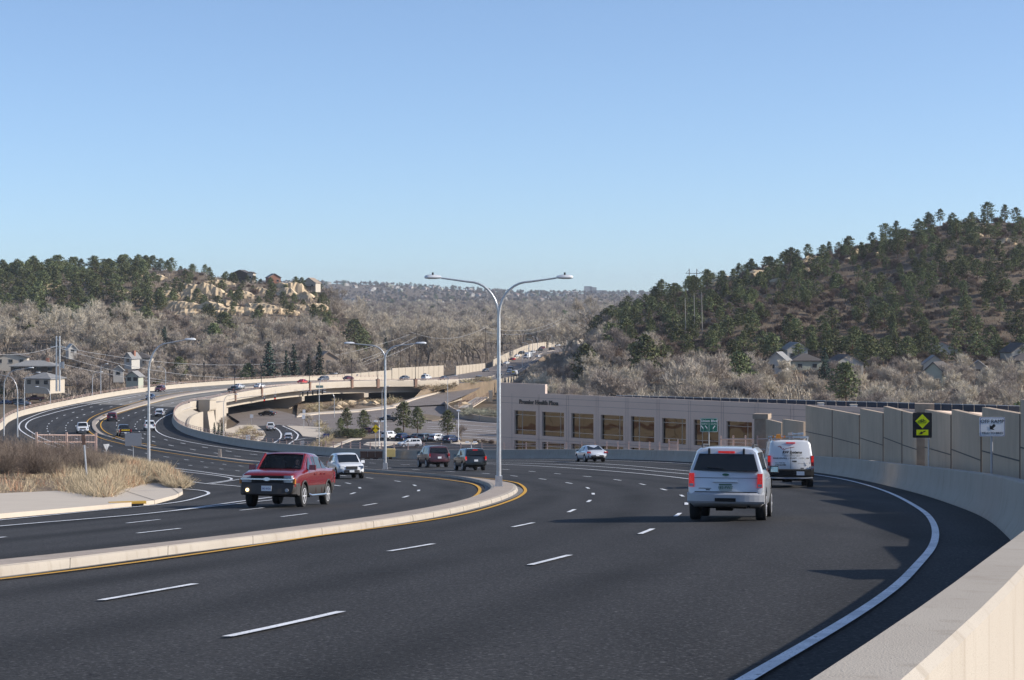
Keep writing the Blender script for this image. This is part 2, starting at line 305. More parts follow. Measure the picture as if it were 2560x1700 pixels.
C_px = [(-500, 1428), (-100, 1384), (439, 1324), (786, 1283), (951, 1258), (1026, 1239), (1049, 1224.5), (1034, 1213), (997, 1204.5), (942, 1198), (806, 1185), (690, 1174.5), (566, 1162), (500, 1154.5), (440, 1146.5), (385, 1138), (338, 1128), (295, 1119), (250, 1111), (200, 1100), (174, 1090), (166, 1080), (164, 1069), (169, 1059), (183, 1049.5), (206, 1039), (234, 1029.6), (270, 1019.5), (320, 1007), (400, 988), (480, 975.5), (580, 966), (700, 957.5)]
D_px = [(-500, 1402), (-100, 1357), (317, 1309.5), (620, 1275), (803, 1253), (876, 1236.5), (902, 1225), (893, 1215.5), (861, 1207.5), (800, 1200), (700, 1188.5), (600, 1178.5), (529, 1170.5), (462, 1162.5), (402, 1154.5), (349, 1146), (302, 1137), (240, 1124), (180, 1109), (140, 1096), (124, 1085), (118, 1075), (119, 1064.6), (127.5, 1055), (145, 1045), (170.5, 1035.6), (203, 1025.5), (240, 1015), (290, 1002), (370, 985.5), (450, 974), (560, 964), (680, 956.5)]
E_px = [(285, 1150), (375, 1163), (495, 1179), (608, 1194), (760, 1206), (850, 1216)]
S_pxs = [
 ([(-500, 1366), (0, 1317), (394, 1283), (594, 1255.6), (740, 1236)], .15),
 ([(421, 1280), (582, 1262), (700, 1249)], .12),
 ([(-500, 1350), (0, 1302), (308, 1271), (406, 1262), (470, 1252), (504, 1242), (523, 1235), (516, 1229.5), (480, 1225), (439, 1222)], .13),
 ([(285, 1159), (445, 1178), (581, 1198.5), (513, 1210.5)], .13),
 ([(376, 1187), (504, 1209), (560, 1213.5), (620, 1219)], .13),
 ([(528, 1211), (604, 1198.5)], .12),
 ([(1199, 1160), (1326, 1165), (1480, 1175), (1640, 1189), (1760, 1203)], .16),
 ([(1150, 1157), (1300, 1159), (1436, 1164), (1560, 1172), (1660, 1181), (1760, 1190)], .16),
 ([(1243, 1152.5), (1400, 1155.5), (1545, 1163), (1660, 1173), (1760, 1182)], .14),
 ([(150, 1121), (100, 1104), (60, 1083), (48, 1071), (51, 1058), (89, 1038.5), (148, 1021), (237, 1004.4), (330, 989), (440, 975.5)], .16),
 ([(160, 1115), (110, 1098), (76, 1079), (64, 1068), (72, 1054), (124, 1035.6), (193, 1018.5), (260, 1005), (340, 991.5)], .16),
]
# ---------------------------------------------------------------- terrain
def lerp(a, b, t): return a+(b-a)*t
def interp(x, P):
    if x <= P[0][0]: return P[0][1]
    for (a, u), (b, v) in zip(P, P[1:]):
        if x <= b: return u+(v-u)*(x-a)/(b-a)
    return P[-1][1]
HILL_R = [(1200, 930), (1380, 880), (1480, 820), (1540, 790), (1600, 760), (1680, 735), (1760, 716), (1850, 693), (1950, 668), (2050, 645), (2150, 618), (2230, 596), (2320, 570), (2400, 556), (2480, 556), (2560, 556), (2700, 560), (3000, 600), (3500, 640)]
HILL_L = [(-900, 700), (-300, 690), (0, 693), (120, 682), (330, 680), (480, 690), (600, 702), (700, 720), (780, 733), (830, 770), (900, 810), (1000, 900)]
def ground_z(X, Y):
    a = X/max(Y, 1)*F+CX
    if Y < 230: return -lerp(road_d(X, Y)+0.6, 31.4, sm(130, 228, Y))
    base = lerp(31.4, 33.4, sm(600, 700, Y))
    base = lerp(base, 30, sm(1450, 1900, Y)) if Y > 1450 else base
    base = interp(Y, [(1900, 30), (2500, 24), (3200, 18), (3800, 14)]) if Y > 1900 else base
    z = -base
    # far mesa
    if Y > 3600:
        crest = interp(a, [(-500, 700), (700, 708), (800, 709), (1000, 713), (1150, 724), (1300, 733), (1500, 736), (1700, 738), (2600, 740)])
        zc = (750-crest)/F*6800
        t = sm(3600, 6900, Y); z = lerp(z, zc, t) + noise.noise(Vector((X*.0012, Y*.0012, 3)))*10*sm(3700, 4600, Y)*(1-sm(6000, 6800, Y))
        if Y > 7000: z -= (Y-7000)*0.02
    # left hill
    if a < 1000 and Y > 560:
        cr = interp(a, HILL_L); zc = (750-cr)/F*1260; k = 1-sm(780, 960, a)
        foot = lerp(-base, -17, sm(640, 960, Y)*k)
        if Y < 960: zl = foot
        elif Y < 1260: zl = lerp(-17, zc, sm(935, 1255, Y)**0.8)
        else: zl = zc-(Y-1260)*0.05
        nz = noise.noise(Vector((X*.02, Y*.02, 0)))*3.0 + abs(noise.noise(Vector((X*.05, Y*.05, 5))))*3.0
        zl += nz*sm(980, 1080, Y)
        if Y < 2600: z = lerp(z, zl, k*(1-sm(1800, 2600, Y)))
    # right hill
    if a > 1200 and Y > 330:
        cr = interp(a, HILL_R); yc = 1010 if a < 1500 else lerp(1010, 900, sm(1500, 1900, a)); zc = (750-cr)/F*yc
        k = sm(1390, 1560, a)
        z0 = interp(Y, [(330, -30.5), (430, -29), (560, -24), (640, -17)])
        if Y < 640: zr = z0
        elif Y < yc:
            t = (Y-640)/(yc-640); zr = lerp(-17, zc, t**0.9)
        else: zr = zc-(Y-yc)*0.06
        zr += (noise.noise(Vector((X*.02, Y*.02, 9)))*3.0 + abs(noise.noise(Vector((X*.055, Y*.055, 2))))*2.5)*sm(640, 720, Y)*(1-.6*sm(yc-40, yc, Y))
        if Y < 2600:
            kk = k*sm(330, 480, Y)*(1-sm(1700, 2500, Y)); z = lerp(z, zr, kk)
    return z
def make_terrain():
    mb = MB(); ys = [-30, -10, 0.5]; y = 3.0
    while y < 7700:
        ys.append(y); y += max(3.0, y*0.011) if y > 220 else (4 if y < 150 else 5)
    A = [(-1600+ i*14) for i in range(0, 420)]
    rows = []
    for Y in ys:
        row = []
        for a in A:
            k = 1 if abs(a-1280) < 1900 else 1
            X = (a-CX)/F*max(Y, 60)*1.0
            row.append((X, Y, ground_z(X, Y)))
        rows.append(row)
    mb.grid(rows)
    m = mat('hillside_ground', (0.155, 0.122, 0.09), 1.0, spec=0.05, n=[(0.012, (0.17, 0.135, 0.095), 0.4, 0.65), (0.07, (0.27, 0.21, 0.15), 0.58, 0.82, 6), (0.35, (0.12, 0.09, 0.065), 0.5, 0.75, 5)])
    struct(mb, 'terrain', m, smooth=60, fix=False)
make_terrain()
# ---------------------------------------------------------------- highway sheet
RB = trace(RB_px, step=2.0, sm_k=8)
RB0 = [Vector((x, y, -road_d(x, y))) for x, y in RB_w]
RBF = smooth(resample(catmull(RB0, 6)+RB[4:], step=1.5), 6)
LB0 = [Vector((x, y, -road_d(x, y))) for x, y in LB_w]
LBp = [unproj(*p) for p in LB_px[:11]]
LBw2 = [Vector((x, y, 0)) for x, y in ((-58, 668), (-45, 718), (-33, 775), (-24.5, 840), (-17.5, 900), (-10, 960), (-3.8, 1020), (2.2, 1093), (7.5, 1168), (17, 1246), (33, 1332), (55, 1420))]
LBF = smooth(resample(catmull(LB0+LBp[1:]+LBw2, 6), step=1.5), 8)
for L in (RBF, LBF):
    for p in L: p.z = -road_d(p.x, p.y)
KEY = [((-12, -8), (-2.6, -6)), ((-17, 20), (5, 20)), ((-21, 52), (11.8, 50)), ((-26, 90), (17.5, 93)), ((-34, 130), (20.3, 135)), ((-48, 180), (15.4, 203)), ((-66, 240), (-1.4, 231)), ((-84, 328), (-35, 281)), ((-97, 386), (-60, 358)), ((-101, 461), (-75, 455)), ((-97.6, 533), (-67.7, 543)), ((-84.9, 578), (-56, 586)), ((-69, 626), (-35, 619)), ((-45, 718), (-14, 690)), ((-18, 898), (3.6, 892)), ((-3.8, 1020), (11.1, 1007)), ((7.5, 1168), (26, 1160)), ((55, 1420), (60, 1340))]
def near(L, q): return min(range(len(L)), key=lambda i: (L[i].x-q[0])**2+(L[i].y-q[1])**2)
LTA = [trace(A_px, step=6.0, sm_k=2), trace(C_px, step=6.0, sm_k=2)]
def lane_d(x, y):
    best = (1e9, 0)
    for L in LTA:
        i = min(range(len(L)-1), key=lambda k: (L[k].x-x)**2+(L[k].y-y)**2); i = max(1, i); tx, ty = L[i+1].x-L[i-1].x, L[i+1].y-L[i-1].y; q = math.hypot(tx, ty); d = ((x-L[i].x)*ty-(y-L[i].y)*tx)/q
        e = (x-L[i].x)**2+(y-L[i].y)**2
        if e < best[0]: best = (e, d)
    return best[1]
def highway():
    il = [near(LBF, a) for a, b in KEY]; ir = [near(RBF, b) for a, b in KEY]
    il[0] = ir[0] = 0; il[-1] = len(LBF)-1; ir[-1] = len(RBF)-1
    groups = {'asphalt': MB(), 'deck': MB(), 'old': MB()}
    rows = []
    for k in range(len(KEY)-1):
        a = LBF[il[k]:il[k+1]+1]; b = RBF[ir[k]:ir[k+1]+1]
        n = max(2, int(max((a[-1]-a[0]).length, (b[-1]-b[0]).length)/3.0))
        a = resample(a, n+1); b = resample(b, n+1)
        for i in range(n + (k == len(KEY)-2)):
            row = []
            for j in range(25):
                p = a[i].lerp(b[i], j/24); row.append(Vector((p.x, p.y, -road_d(p.x, p.y))))
            rows.append(row)
    def span(r0, r1, name, m):
        mb = MB(); rr = [r for r in rows if r0 <= r[12].y <= r1+3.5]
        mb.grid([[tuple(p) for p in r] for r in rr])
        for side in (0, -1):      # fill faces of the embankment
            mb.grid([[tuple(r[side]), (r[side].x, r[side].y, -34.5)] for r in rr])
        struct(mb, name, m, smooth=50, fix=False)
    # the pavement changes where the bridge approach begins and ends
    cut1 = next(i for i, r in enumerate(rows) if r[12].y > 463); cut2 = next(i for i, r in enumerate(rows) if r[12].y > 640)
    def part(i0, i1, name, m, skirt=True):
        mb = MB(); rr = rows[i0:i1+1]; mb.grid([[tuple(p) for p in r] for r in rr])
        if skirt:
            mk_ = MB()
            for side in (0, -1):
                mk_.grid([[tuple(r[side]), (r[side].x, r[side].y, r[side].z-4 if rr[0][12].y < 100 and r[12].y < 140 else -34.5)] for r in rr])
            struct(mk_, 'embankment', M['dirt' if name == 'far_highway' else 'cream'], smooth=50, fix=False)
        o = struct(mb, name, m, smooth=50, fix=False)
        if name != 'far_highway':
            a = o.data.attributes.new('lane', 'FLOAT', 'POINT')
            for i, vtx in enumerate(o.data.vertices): a.data[i].value = lane_d(vtx.co.x, vtx.co.y)
        return o
    part(0, cut1, 'highway', M['asphalt']); part(cut1, cut2, 'bridge_roadway', M['deck'], False); part(cut2, len(rows)-1, 'far_highway', M['old_asphalt'])
    return rows, cut1, cut2
HW, CUT1, CUT2 = highway()
def lift(p, h): return (p.x, p.y, -road_d(p.x, p.y)+h)
def strip(mb, P, w, h=0.02, mi=0):
    rows = []
    for i, p in enumerate(P):
        d = (P[min(i+1, len(P)-1)]-P[max(i-1, 0)]); d.z = 0
        if d.length < 1e-6: continue
        d.normalize(); n = Vector((-d.y, d.x, 0))
        rows.append([lift(p+n*w/2, h), lift(p-n*w/2, h)])
    if len(rows) > 1: mb.grid(rows, mi)
def hh(Y): return 0.012+max(0, Y-60)*0.00012     # paint clearance grows with the sheet's facet size
def dashes(pix, name, on=3.05, off=9.15, phase=0.0, w=0.11, cuts=()):
    P = resample(trace(pix, step=1.0, sm_k=8), step=0.5); mb = MB(); n = int((on+off)/0.5); k = int(on/0.5)
    i = int(phase/0.5)
    while i+k < len(P):
        seg = P[i:i+k+1]; c = seg[0]
        wd = w*(1+min(1.0, c.y/450))
        if not any(a < c.y < b for a, b in cuts): strip(mb, seg, wd, hh(c.y)+0.01)
        i += n
    struct(mb, name, M['white_paint'], fix=False)
    return P
LA = dashes(A_px, 'lane_dashes', phase=4.5)
LBn = dashes(B_px, 'lane_dashes', phase=2.0)
LC = dashes(C_px, 'lane_dashes', phase=3.0)
LD = dashes(D_px, 'lane_dashes', phase=7.0)
def solid(pix, w, name='edge_line', m='white_paint'):
    P = trace(pix, step=1.0, sm_k=5); mb = MB()
    rows = []
    for i, p in enumerate(P):
        d = (P[min(i+1, len(P)-1)]-P[max(i-1, 0)]); d.z = 0; d.normalize(); n = Vector((-d.y, d.x, 0)); ww = w*(1+min(.8, p.y/600))
        h = hh(p.y)+0.014
        rows.append([lift(p+n*ww/2, h), lift(p-n*ww/2, h)])
    mb.grid(rows); struct(mb, name, M[m], fix=False); return P
solid(W_px, .135); solid(E_px, .15)
solid(YR_px, .13, m='yellow_paint'); solid(YL_px, .13, m='yellow_paint'); solid(YR2_px, .13, m='yellow_paint')
for pix, ww in S_pxs: solid(pix, ww)
# ---------------------------------------------------------------- median
MR = trace(MR_px, h=.16, step=1.0, sm_k=8)
MLp = [unproj(*p, .16) for p in ML_a] + [unproj(*p) for p in ML_b]
ML = smooth(resample(catmull(MLp, 6), step=1.0), 8)
def pair(A_, B_, keysA, keysB, step):
    out = []
    for (a0, a1), (b0, b1) in zip(zip(keysA, keysA[1:]), zip(keysB, keysB[1:])):
        a = A_[a0:a1+1]; b = B_[b0:b1+1]; n = max(2, int(max(a1-a0, b1-b0)/step)); a = resample(a, n+1); b = resample(b, n+1)
        out += list(zip(a, b))[:-1]
    out.append((A_[keysA[-1]], B_[keysB[-1]])); return out
mk = [((-8.1, 26), (-8.7, 28)), ((-5.2, 36), (-5.8, 40)), ((-1.5, 60), (-2.3, 62)), ((0.25, 95), (-1.1, 96)), ((-5.9, 137), (-7.2, 142)), ((-19.1, 190), (-20.5, 195)), ((-45, 273), (-46.5, 276)), ((-67.6, 331), (-69.5, 334)), ((-82.3, 405), (-85, 410)), ((-85.2, 505), (-89, 506)), ((-67.8, 584), (-72.5, 584)), ((-42.3, 641), (-50, 655)), ((-14.5, 724), (-20, 750)), ((4.1, 926), (3.2, 947)), ((26, 1192), (25.7, 1212))]
MP = pair(MR, ML, [near(MR, a) for a, b in mk], [near(ML, b) for a, b in mk], 1.5)
# keep the island to a believable width, then build kerbs and top
pairs = []
for a, b in MP:
    c = (a+b)/2; d = a-b; d.z = 0; wv = min(max(d.length, 1.5), 2.6 if c.y < 380 else 3.4); d.normalize()
    pairs.append((c+d*wv/2, c-d*wv/2))
pa = smooth([p[0] for p in pairs], 3); pb = smooth([p[1] for p in pairs], 3)
def median(i0, i1, name, mm, hk=0.16):
    mb = MB(); prof = []
    for a, b in list(zip(pa, pb))[i0:i1]:
        d = (a-b); d.z = 0; d.normalize(); c = (a+b)/2; w2 = (a-b).length/2
        pts = []
        for off, h, in ((w2+.03, -.05), (w2+.01, .07), (w2-.02, hk-.025), (w2-.06, hk), (w2-.22, hk), (w2-.235, hk+.01), (-w2+.235, hk+.01), (-w2+.22, hk), (-w2+.06, hk), (-w2+.02, hk-.025), (-w2-.01, .07), (-w2-.03, -.05)):
            q = c+d*off; base = -road_d(c.x, c.y); pts.append((q.x, q.y, -road_d(q.x, q.y)+h))
        prof.append(pts)
    n = len(prof[0])
    vs = [p for r in prof for p in r]; fs = []; mi = []
    for i in range(len(prof)-1):
        for j in range(n-1):
            fs.append((i*n+j, i*n+j+1, (i+1)*n+j+1, (i+1)*n+j)); mi.append(1 if j == 5 else 0)
    fs.append(tuple(range(n))); mi.append(0)
    mb.add(vs, fs); mb.m = mi
    return struct(mb, name, mm, smooth=40)
icut = next(i for i, p in enumerate(pa) if p.y > 640)
median(0, icut+1, 'median', [M['conc'], M['conc_top']]); median(icut, len(pa), 'far_median', [M['walk'], M['walk']])
# gutter pans and seams
mbg_ = MB()
for P_, sg in ((pa, 1), (pb, -1)):
    r = []
    for i, (a, b) in enumerate(zip(pa, pb)):
        if a.y > 330: break
        d = (a-b); d.z = 0; d.normalize(); q = P_[i]; r.append([lift(q+d*sg*(-.0), .013), lift(q+d*sg*.34, .011)])
    mbg_.grid(r)
struct(mbg_, 'gutter', mat('gutter_concrete', (0.20, 0.19, 0.18), .9, n=[(1.5, (.12, .115, .11), .4, .7)]), fix=False)
mbs = MB()
for pix in ([(880, 1430), (1150, 1431), (1400, 1433), (1700, 1435), (2000, 1441)], [(900, 1240.5), (1000, 1239), (1100, 1237), (1180, 1234)], [(330, 1415), (600, 1470), (900, 1510)][:0] or [(1320, 1300), (1420, 1290)][:2]):
    P_ = trace(pix, step=.5, sm_k=1); r = []
    for i, p in enumerate(P_):
        d = P_[min(i+1, len(P_)-1)]-P_[max(i-1, 0)]; d.z = 0; d.normalize(); n = Vector((-d.y, d.x, 0))*(.012+.008*noise.noise(p)); j = Vector((0, .05*noise.noise(p*1.7), 0)); r.append([lift(p+j+n, .008), lift(p+j-n, .008)])
    mbs.grid(r)
struct(mbs, 'pavement_seams', mat('seam_tar', (.010, .010, .011), .7), fix=False)
# joints across the near kerb
mbj = MB(); acc = 0
for i in range(2, len(pa)-1):
    acc += (pa[i]-pa[i-1]).length
    if acc > 3.05 and pa[i].y < 130:
        acc = 0; a, b = pa[i], pb[i]; d = (a-b); d.z = 0; d.normalize(); t = Vector((-d.y, d.x, 0))
        for q, s in ((a, 1), (b, -1)):
            pr = [(0.032, .0), (.013, .07), (-.017, .138), (-.06, .163), (-.22, .163)]
            r = [[(q+d*s*o+t*e).to_tuple()[:2]+(-road_d((q+d*s*o).x, (q+d*s*o).y)+h,) for o, h in pr] for e in (-.007, .007)]
            mbj.grid(r)
struct(mbj, 'kerb_joints', M['joint'], fix=False)
# ---------------------------------------------------------------- barriers
def offs(P, d):
    out = []
    for i, p in enumerate(P):
        t = (P[min(i+1, len(P)-1)]-P[max(i-1, 0)]); t.z = 0; t.normalize(); out.append(p+Vector((t.y, -t.x, 0))*d)
    return out
def sweep(P, prof, base=None, bottom=None):
    """prof = (offset to the right of travel, height above road); closed section"""
    mb = MB(); sec = []
    for i, p in enumerate(P):
        t = (P[min(i+1, len(P)-1)]-P[max(i-1, 0)]); t.z = 0; t.normalize(); n = Vector((t.y, -t.x, 0)); z = -road_d(p.x, p.y) if base is None else base(p)
        sec.append([((p+n*o).x, (p+n*o).y, (z+h) if h > -90 else bottom) for o, h in prof])
    k = len(prof); vs = [q for r in sec for q in r]; fs = [(i*k+j, i*k+(j+1) % k, (i+1)*k+(j+1) % k, (i+1)*k+j) for i in range(len(sec)-1) for j in range(k)]
    fs += [tuple(range(k)), tuple(range((len(sec)-1)*k, len(sec)*k))]
    mb.add(vs, fs); return mb
def sub(P, a, b):
    i = near(P, a); j = near(P, b); return P[i:j+1]
JER = [(-.02, -.06), (0, .07), (.14, .28), (.2, .6), (.235, 1.04), (.26, 1.07), (.50, 1.07), (.53, 1.04), (.54, -1.2)]
RBn = sub(RBF, (-2.6, -6), (-75, 463))
o = sweep(RBn, JER).build('concrete_barrier', M['conc'], smooth=35)
tag(o, 'long grey concrete barrier curving along the right and far edge of the near road', 'barrier')
o = sweep(sub(LBF, (-83, 325), (-45, 718)), [(x*-1, h) for x, h in JER[:-1]]+[(-.54, -8)]).build('concrete_barrier', M['cream'], smooth=35)
tag(o, 'cream concrete barrier along the outer left edge of the curve and bridge', 'barrier')
# ---------------------------------------------------------------- lower streets, lot and verges
def lpoly(name, pix, m, h=0.0, thick=0.0, kind='structure', dd=None):
    mb = MB(); P = [low(a, b) if dd is None else unproj(a, b, 0, lambda X, Y: dd, 200) for a, b in pix]; z = (-31.0 if dd is None else -dd)+h
    P = [Vector((p.x, p.y, z)) for p in P]
    if thick: mb.prism([p-Vector((0, 0, thick/2)) for p in P], (0, 0, 1), thick)
    else: mb.add(P, [tuple(range(len(P)))])
    o = mb.build(name, m); bm = bmesh.new(); bm.from_mesh(o.data); bmesh.ops.triangulate(bm, faces=[f for f in bm.faces if len(f.verts) > 4]); bm.to_mesh(o.data); bm.free()
    return tag(o, kind=kind)
lpoly('cross_street', [(540, 1100), (900, 1106), (1400, 1125), (1400, 1062), (1246, 1056), (1144, 1044), (1119, 1030), (1113, 1011), (984, 1018), (900, 1029), (800, 1035), (745, 1039), (640, 1012), (560, 988), (500, 990), (560, 1030), (600, 1055), (560, 1085)], M['old_asphalt'], .02)
lpoly('parking_lot', [(770, 1190), (813, 1124), (882, 1099), (990, 1098), (1060, 1107), (1180, 1108.5), (1240, 1112), (1330, 1117), (1330, 1190)], M['lot'], .05)
lpoly('turning_lane', [(636, 1066), (700, 1062), (738, 1076), (758, 1090), (800, 1093), (850, 1110), (815, 1140), (640, 1140), (610, 1108), (655, 1098), (662, 1087), (655, 1077)], M['lot'], .04)
lpoly('grass_verge', [(535, 1112), (548, 1080), (600, 1064), (640, 1064), (658, 1077), (664, 1087), (657, 1099), (625, 1112)], M['walk'], .17, .15)
lpoly('corner_island', [(714, 1065), (800, 1069), (836, 1078), (826, 1092), (790, 1095), (757, 1092), (748, 1081)], M['walk'], .17, .15)
lpoly('lot_kerb', [(808, 1126), (878, 1097), (905, 1098), (900, 1100.5), (883, 1101.5), (818, 1127)], M['walk'], .2, .15)
lpoly('planted_strip', [(800, 1126), (832, 1096), (880, 1088), (960, 1087), (1050, 1089), (1180, 1101), (1330, 1111), (1330, 1116), (1180, 1107.5), (1060, 1105), (990, 1097), (878, 1097), (808, 1126)], M['dirt'], .18, .15)
lpoly('lot_island', [(908, 1114), (918, 1107.5), (960, 1105), (1000, 1106.5), (1004, 1110), (960, 1116), (935, 1118)], M['walk'], .2, .15)
lpoly('corner_island', [(1050, 1049), (1062, 1036), (1085, 1040), (1110, 1044), (1104, 1050), (1080, 1053)], M['dirt'], .17, .15)
lpoly('bridge_apron', [(742, 1040), (745, 1010), (840, 1004), (960, 990), (1040, 985), (1040, 1000), (984, 1015), (900, 1027), (800, 1033)], M['dirt'], .3, .3)
rl = resample([low(*p) for p in ((984, 1018), (1040, 999), (1100, 982), (1150, 967.5), (1186, 956.5), (1215, 948))], 30); rr_ = resample([low(*p) for p in ((1113, 1011), (1130, 1002), (1160, 990), (1190, 977), (1205, 966), (1232, 951))], 30)
mb = MB(); mb.grid([[tuple(a.lerp(b, t/5)+Vector((0, 0, .03))) for t in range(6)] for a, b in zip(rl, rr_)]); struct(mb, 'ramp', M['old_asphalt'], fix=False)
mb = MB()
for a, b in zip(rl, rl[1:]): mb.prism([a+Vector((0, 0, .2)), b+Vector((0, 0, .2)), b+Vector((-1.1, 1.6, .2)), a+Vector((-1.1, 1.6, .2))], (0, 0, 1), .4)
struct(mb, 'pavement', M['walk'])
i0_, i1_ = near(RBF, (-27, 625)), near(RBF, (-7, 690)); top_ = resample(RBF[i0_:i1_], 30); bot_ = resample([q+Vector((-1.2, 1.8, .1)) for q in rl[6:]], 30)
mb = MB(); mb.grid([[tuple(a.lerp(b, t/8)+Vector((0, 0, (-.35*math.sin(math.pi*t/8)+.25*noise.noise(Vector((a.x*.4, t, 1))))*float(0 < t < 8)))) for t in range(9)] for a, b in zip(top_, bot_)]); struct(mb, 'dirt_bank', M['dirt'], smooth=60, fix=False)
lpoly('pavement', [(742, 1044), (750, 1037), (900, 1026), (984, 1013), (990, 1019), (900, 1031), (800, 1036.5)], M['walk'], .38, .3)
lpoly('lot_island', [(1125, 1110), (1150, 1106.5), (1195, 1109), (1185, 1112.5), (1150, 1113)], M['walk'], .2, .15)
mb = MB()
def lline(pix, w):
    P = resample([low(a, b) for a, b in pix], step=3); r = []
    for i, p in enumerate(P):
        d = P[min(i+1, len(P)-1)]-P[max(i-1, 0)]; d.normalize(); n = Vector((-d.y, d.x, 0)); r.append([(p+n*w/2).to_tuple()[:2]+(-30.9,), (p-n*w/2).to_tuple()[:2]+(-30.9,)])
    mb.grid(r)
lline([(688, 1070), (698, 1077), (703.5, 1086), (702, 1096), (690, 1105), (670, 1117)], .35)
lline([(706, 1065.5), (735, 1078), (746, 1088), (742, 1098), (728, 1107), (708, 1121)], .35)
lline([(735, 1102), (765, 1096.6), (788, 1095)], .3)
for a, b in ((1049, 1061), (1057, 1070), (1066, 1080), (1071, 1084), (1078, 1092), (1086, 1100)): lline([(1066, a), (1156, (a+b)/2-1), (1260, b)], .4)
for y, x0, x1 in ((1041, 930, 1000), (1052, 780, 1000), (1062, 690, 980), (1073, 770, 960)):
    for x in range(x0, x1, 30): lline([(x, y+(x-x0)*.02), (x+12, y+(x-x0)*.02+.3)], .3)
struct(mb, 'street_markings', M['white_paint'], fix=False)
# ---------------------------------------------------------------- retaining walls of the highway
def wall_sweep(name, P, prof, m, label, cat='retaining wall', bottom=-34.6):
    o = sweep(P, prof, bottom=bottom).build(name, m, smooth=30); return tag(o, label, cat)
wall_sweep('retaining_wall', sub(RBF, (20.3, 135), (-60, 358)), [(.56, -1.2), (.56, .1), (.9, .1), (.9, -99), (.56, -99)], M['cream'], 'cream retaining wall below the barrier beside the parking lot')
rw = bpy.data.objects['retaining_wall']
for nm_, a_, b_, c_ in (('reflection_band', -2.7, -1.8, 'brownp'), ('reflection_band', -5.6, -5.2, 'brownp')):  # bands added on the unseen face, only to show in the office window reflections
    q = sweep(sub(RBF, (20.3, 135), (-60, 358)), [(.88, a_), (.88, b_), (.96, b_), (.96, a_)]).build(nm_, M[c_]); q.parent = rw
mb = MB()
for q in resample(offs(sub(RBF, (20.3, 135), (-60, 358)), .92), step=3.4): z = -road_d(q.x, q.y); mb.box((q.x, q.y, z-5), (.09, .09, 10))
q = mb.build('reflection_lines', M['joint']); q.parent = rw  # dark lines added out of view to streak the mirrored wall in the windows
wall_sweep('retaining_wall', sub(RBF, (-60, 358), (-75, 463)), [(.56, -1.2), (.56, -.35), (3.0, -1.3), (3.0, -1.0), (3.5, -1.0), (3.5, -99), (.56, -99)], M['cream'], 'cream curved retaining wall with a ledge path leading to the bridge abutment')
wall_sweep('retaining_wall', sub(LBF, (-83, 325), (-97.6, 533)), [(-.56, -1.2), (-.56, 0), (-.9, 0), (-.9, -99), (-.56, -99)], M['cream'], 'tall cream retaining wall on the outside of the far left curve')
# ---------------------------------------------------------------- bridge
BR = sub(RBF, (-75, 463), (-17, 640)); BL = sub(LBF, (-98, 533), (-45, 718))
br = empty('bridge', (-70, 540, -31), label='long cream concrete road bridge crossing the lower street', cat='bridge')
def child(o, parent=br):
    o.matrix_parent_inverse = parent.matrix_basis.inverted(); o.parent = parent; return o
def kid(mb, name, m, parent=br, smooth=None):
    o = mb.build(name, m, None, smooth); o.parent = parent; o.matrix_parent_inverse = Matrix.Translation(-Vector(parent.location)) if parent.rotation_euler.z == 0 else parent.matrix_basis.inverted(); return o
kid(sweep(BR, [(-.02, -.1), (-.02, 1.28), (.36, 1.28), (.4, 1.2), (.4, -.1), (.46, -.16), (.46, -.6), (-.02, -.6)]), 'parapet', M['cream'], smooth=30)
for off, nm in ((-2.4, 'girder'), (-8.5, 'girder'), (-15, 'girder'), (-21.5, 'girder')):
    kid(sweep(BR, [(off, -.62), (off, -2.3), (off+.15, -2.5), (off-1.2, -2.5), (off-1.05, -2.3), (off-1.05, -.62)]), nm, M['cream'], smooth=30)
mb = MB(); mb.grid([[(p.x, p.y, p.z-.6) for p in r] for r in HW[CUT1:CUT2+1]]); kid(mb, 'deck_underside', M['cream'])
def cross_dir(P, i):
    t = P[min(i+2, len(P)-1)]-P[max(i-2, 0)]; t.z = 0; t.normalize(); return t, Vector((t.y, -t.x, 0))
for q, wid in (((-68.5, 512), 30), ((-58, 578), 30), ((-44, 610), 30)):
    i = near(RBF, q); t, n = cross_dir(RBF, i); p = RBF[i]; zt = p.z-2.52; mb = MB()
    prof = [(-1.6, 0), (-1.6, -1.3), (-5.6, -3.2), (-5.6, -9), (-wid, -9), (-wid, 0)]
    mb.prism([Vector((p.x+n.x*o, p.y+n.y*o, zt+h)) for o, h in prof], t, 1.9); kid(mb, 'pier', M['cream'])
# abutment tower at the near end : battered shaft with a heavy square cap
def pylon(name, c, rz, z0, z1, w, label=None, parent=None, capm=None):
    mb = MB(); H = z1-z0
    prof = [(1.45, 0), (.72, .62), (.72, .68), (1.0, .70), (1.15, .74), (1.15, .97), (1.3, .975), (1.3, 1.0)]
    vs = []; 
    for k, h in prof:
        for x, y in ((-1, -1), (1, -1), (1, 1), (-1, 1)):
            q = Matrix.Rotation(rz, 3, 'Z') @ Vector((x*w/2*k, y*w*.75*(1 if k < 1.2 else 1.08), 0)); vs.append((c[0]+q.x, c[1]+q.y, z0+h*H))
    n = len(prof); fs = [(i*4+j, i*4+(j+1) % 4, (i+1)*4+(j+1) % 4, (i+1)*4+j) for i in range(n-1) for j in range(4)]+[(3, 2, 1, 0), tuple(range(4*n-4, 4*n))]
    mb.add(vs, fs); return mb
kid(pylon('t', (-71.6, 470), R(-15), -32, -23.3, 2.5), 'abutment_tower', M['cream'])
mb = MB(); mb.box((-71.5, 476.5, -28.4), (4.5, 9, 8.2), rz=R(-8)); kid(mb, 'abutment', M['cream'])
i = near(RBF, (-26, 627)); t, n = cross_dir(RBF, i); p = RBF[i]
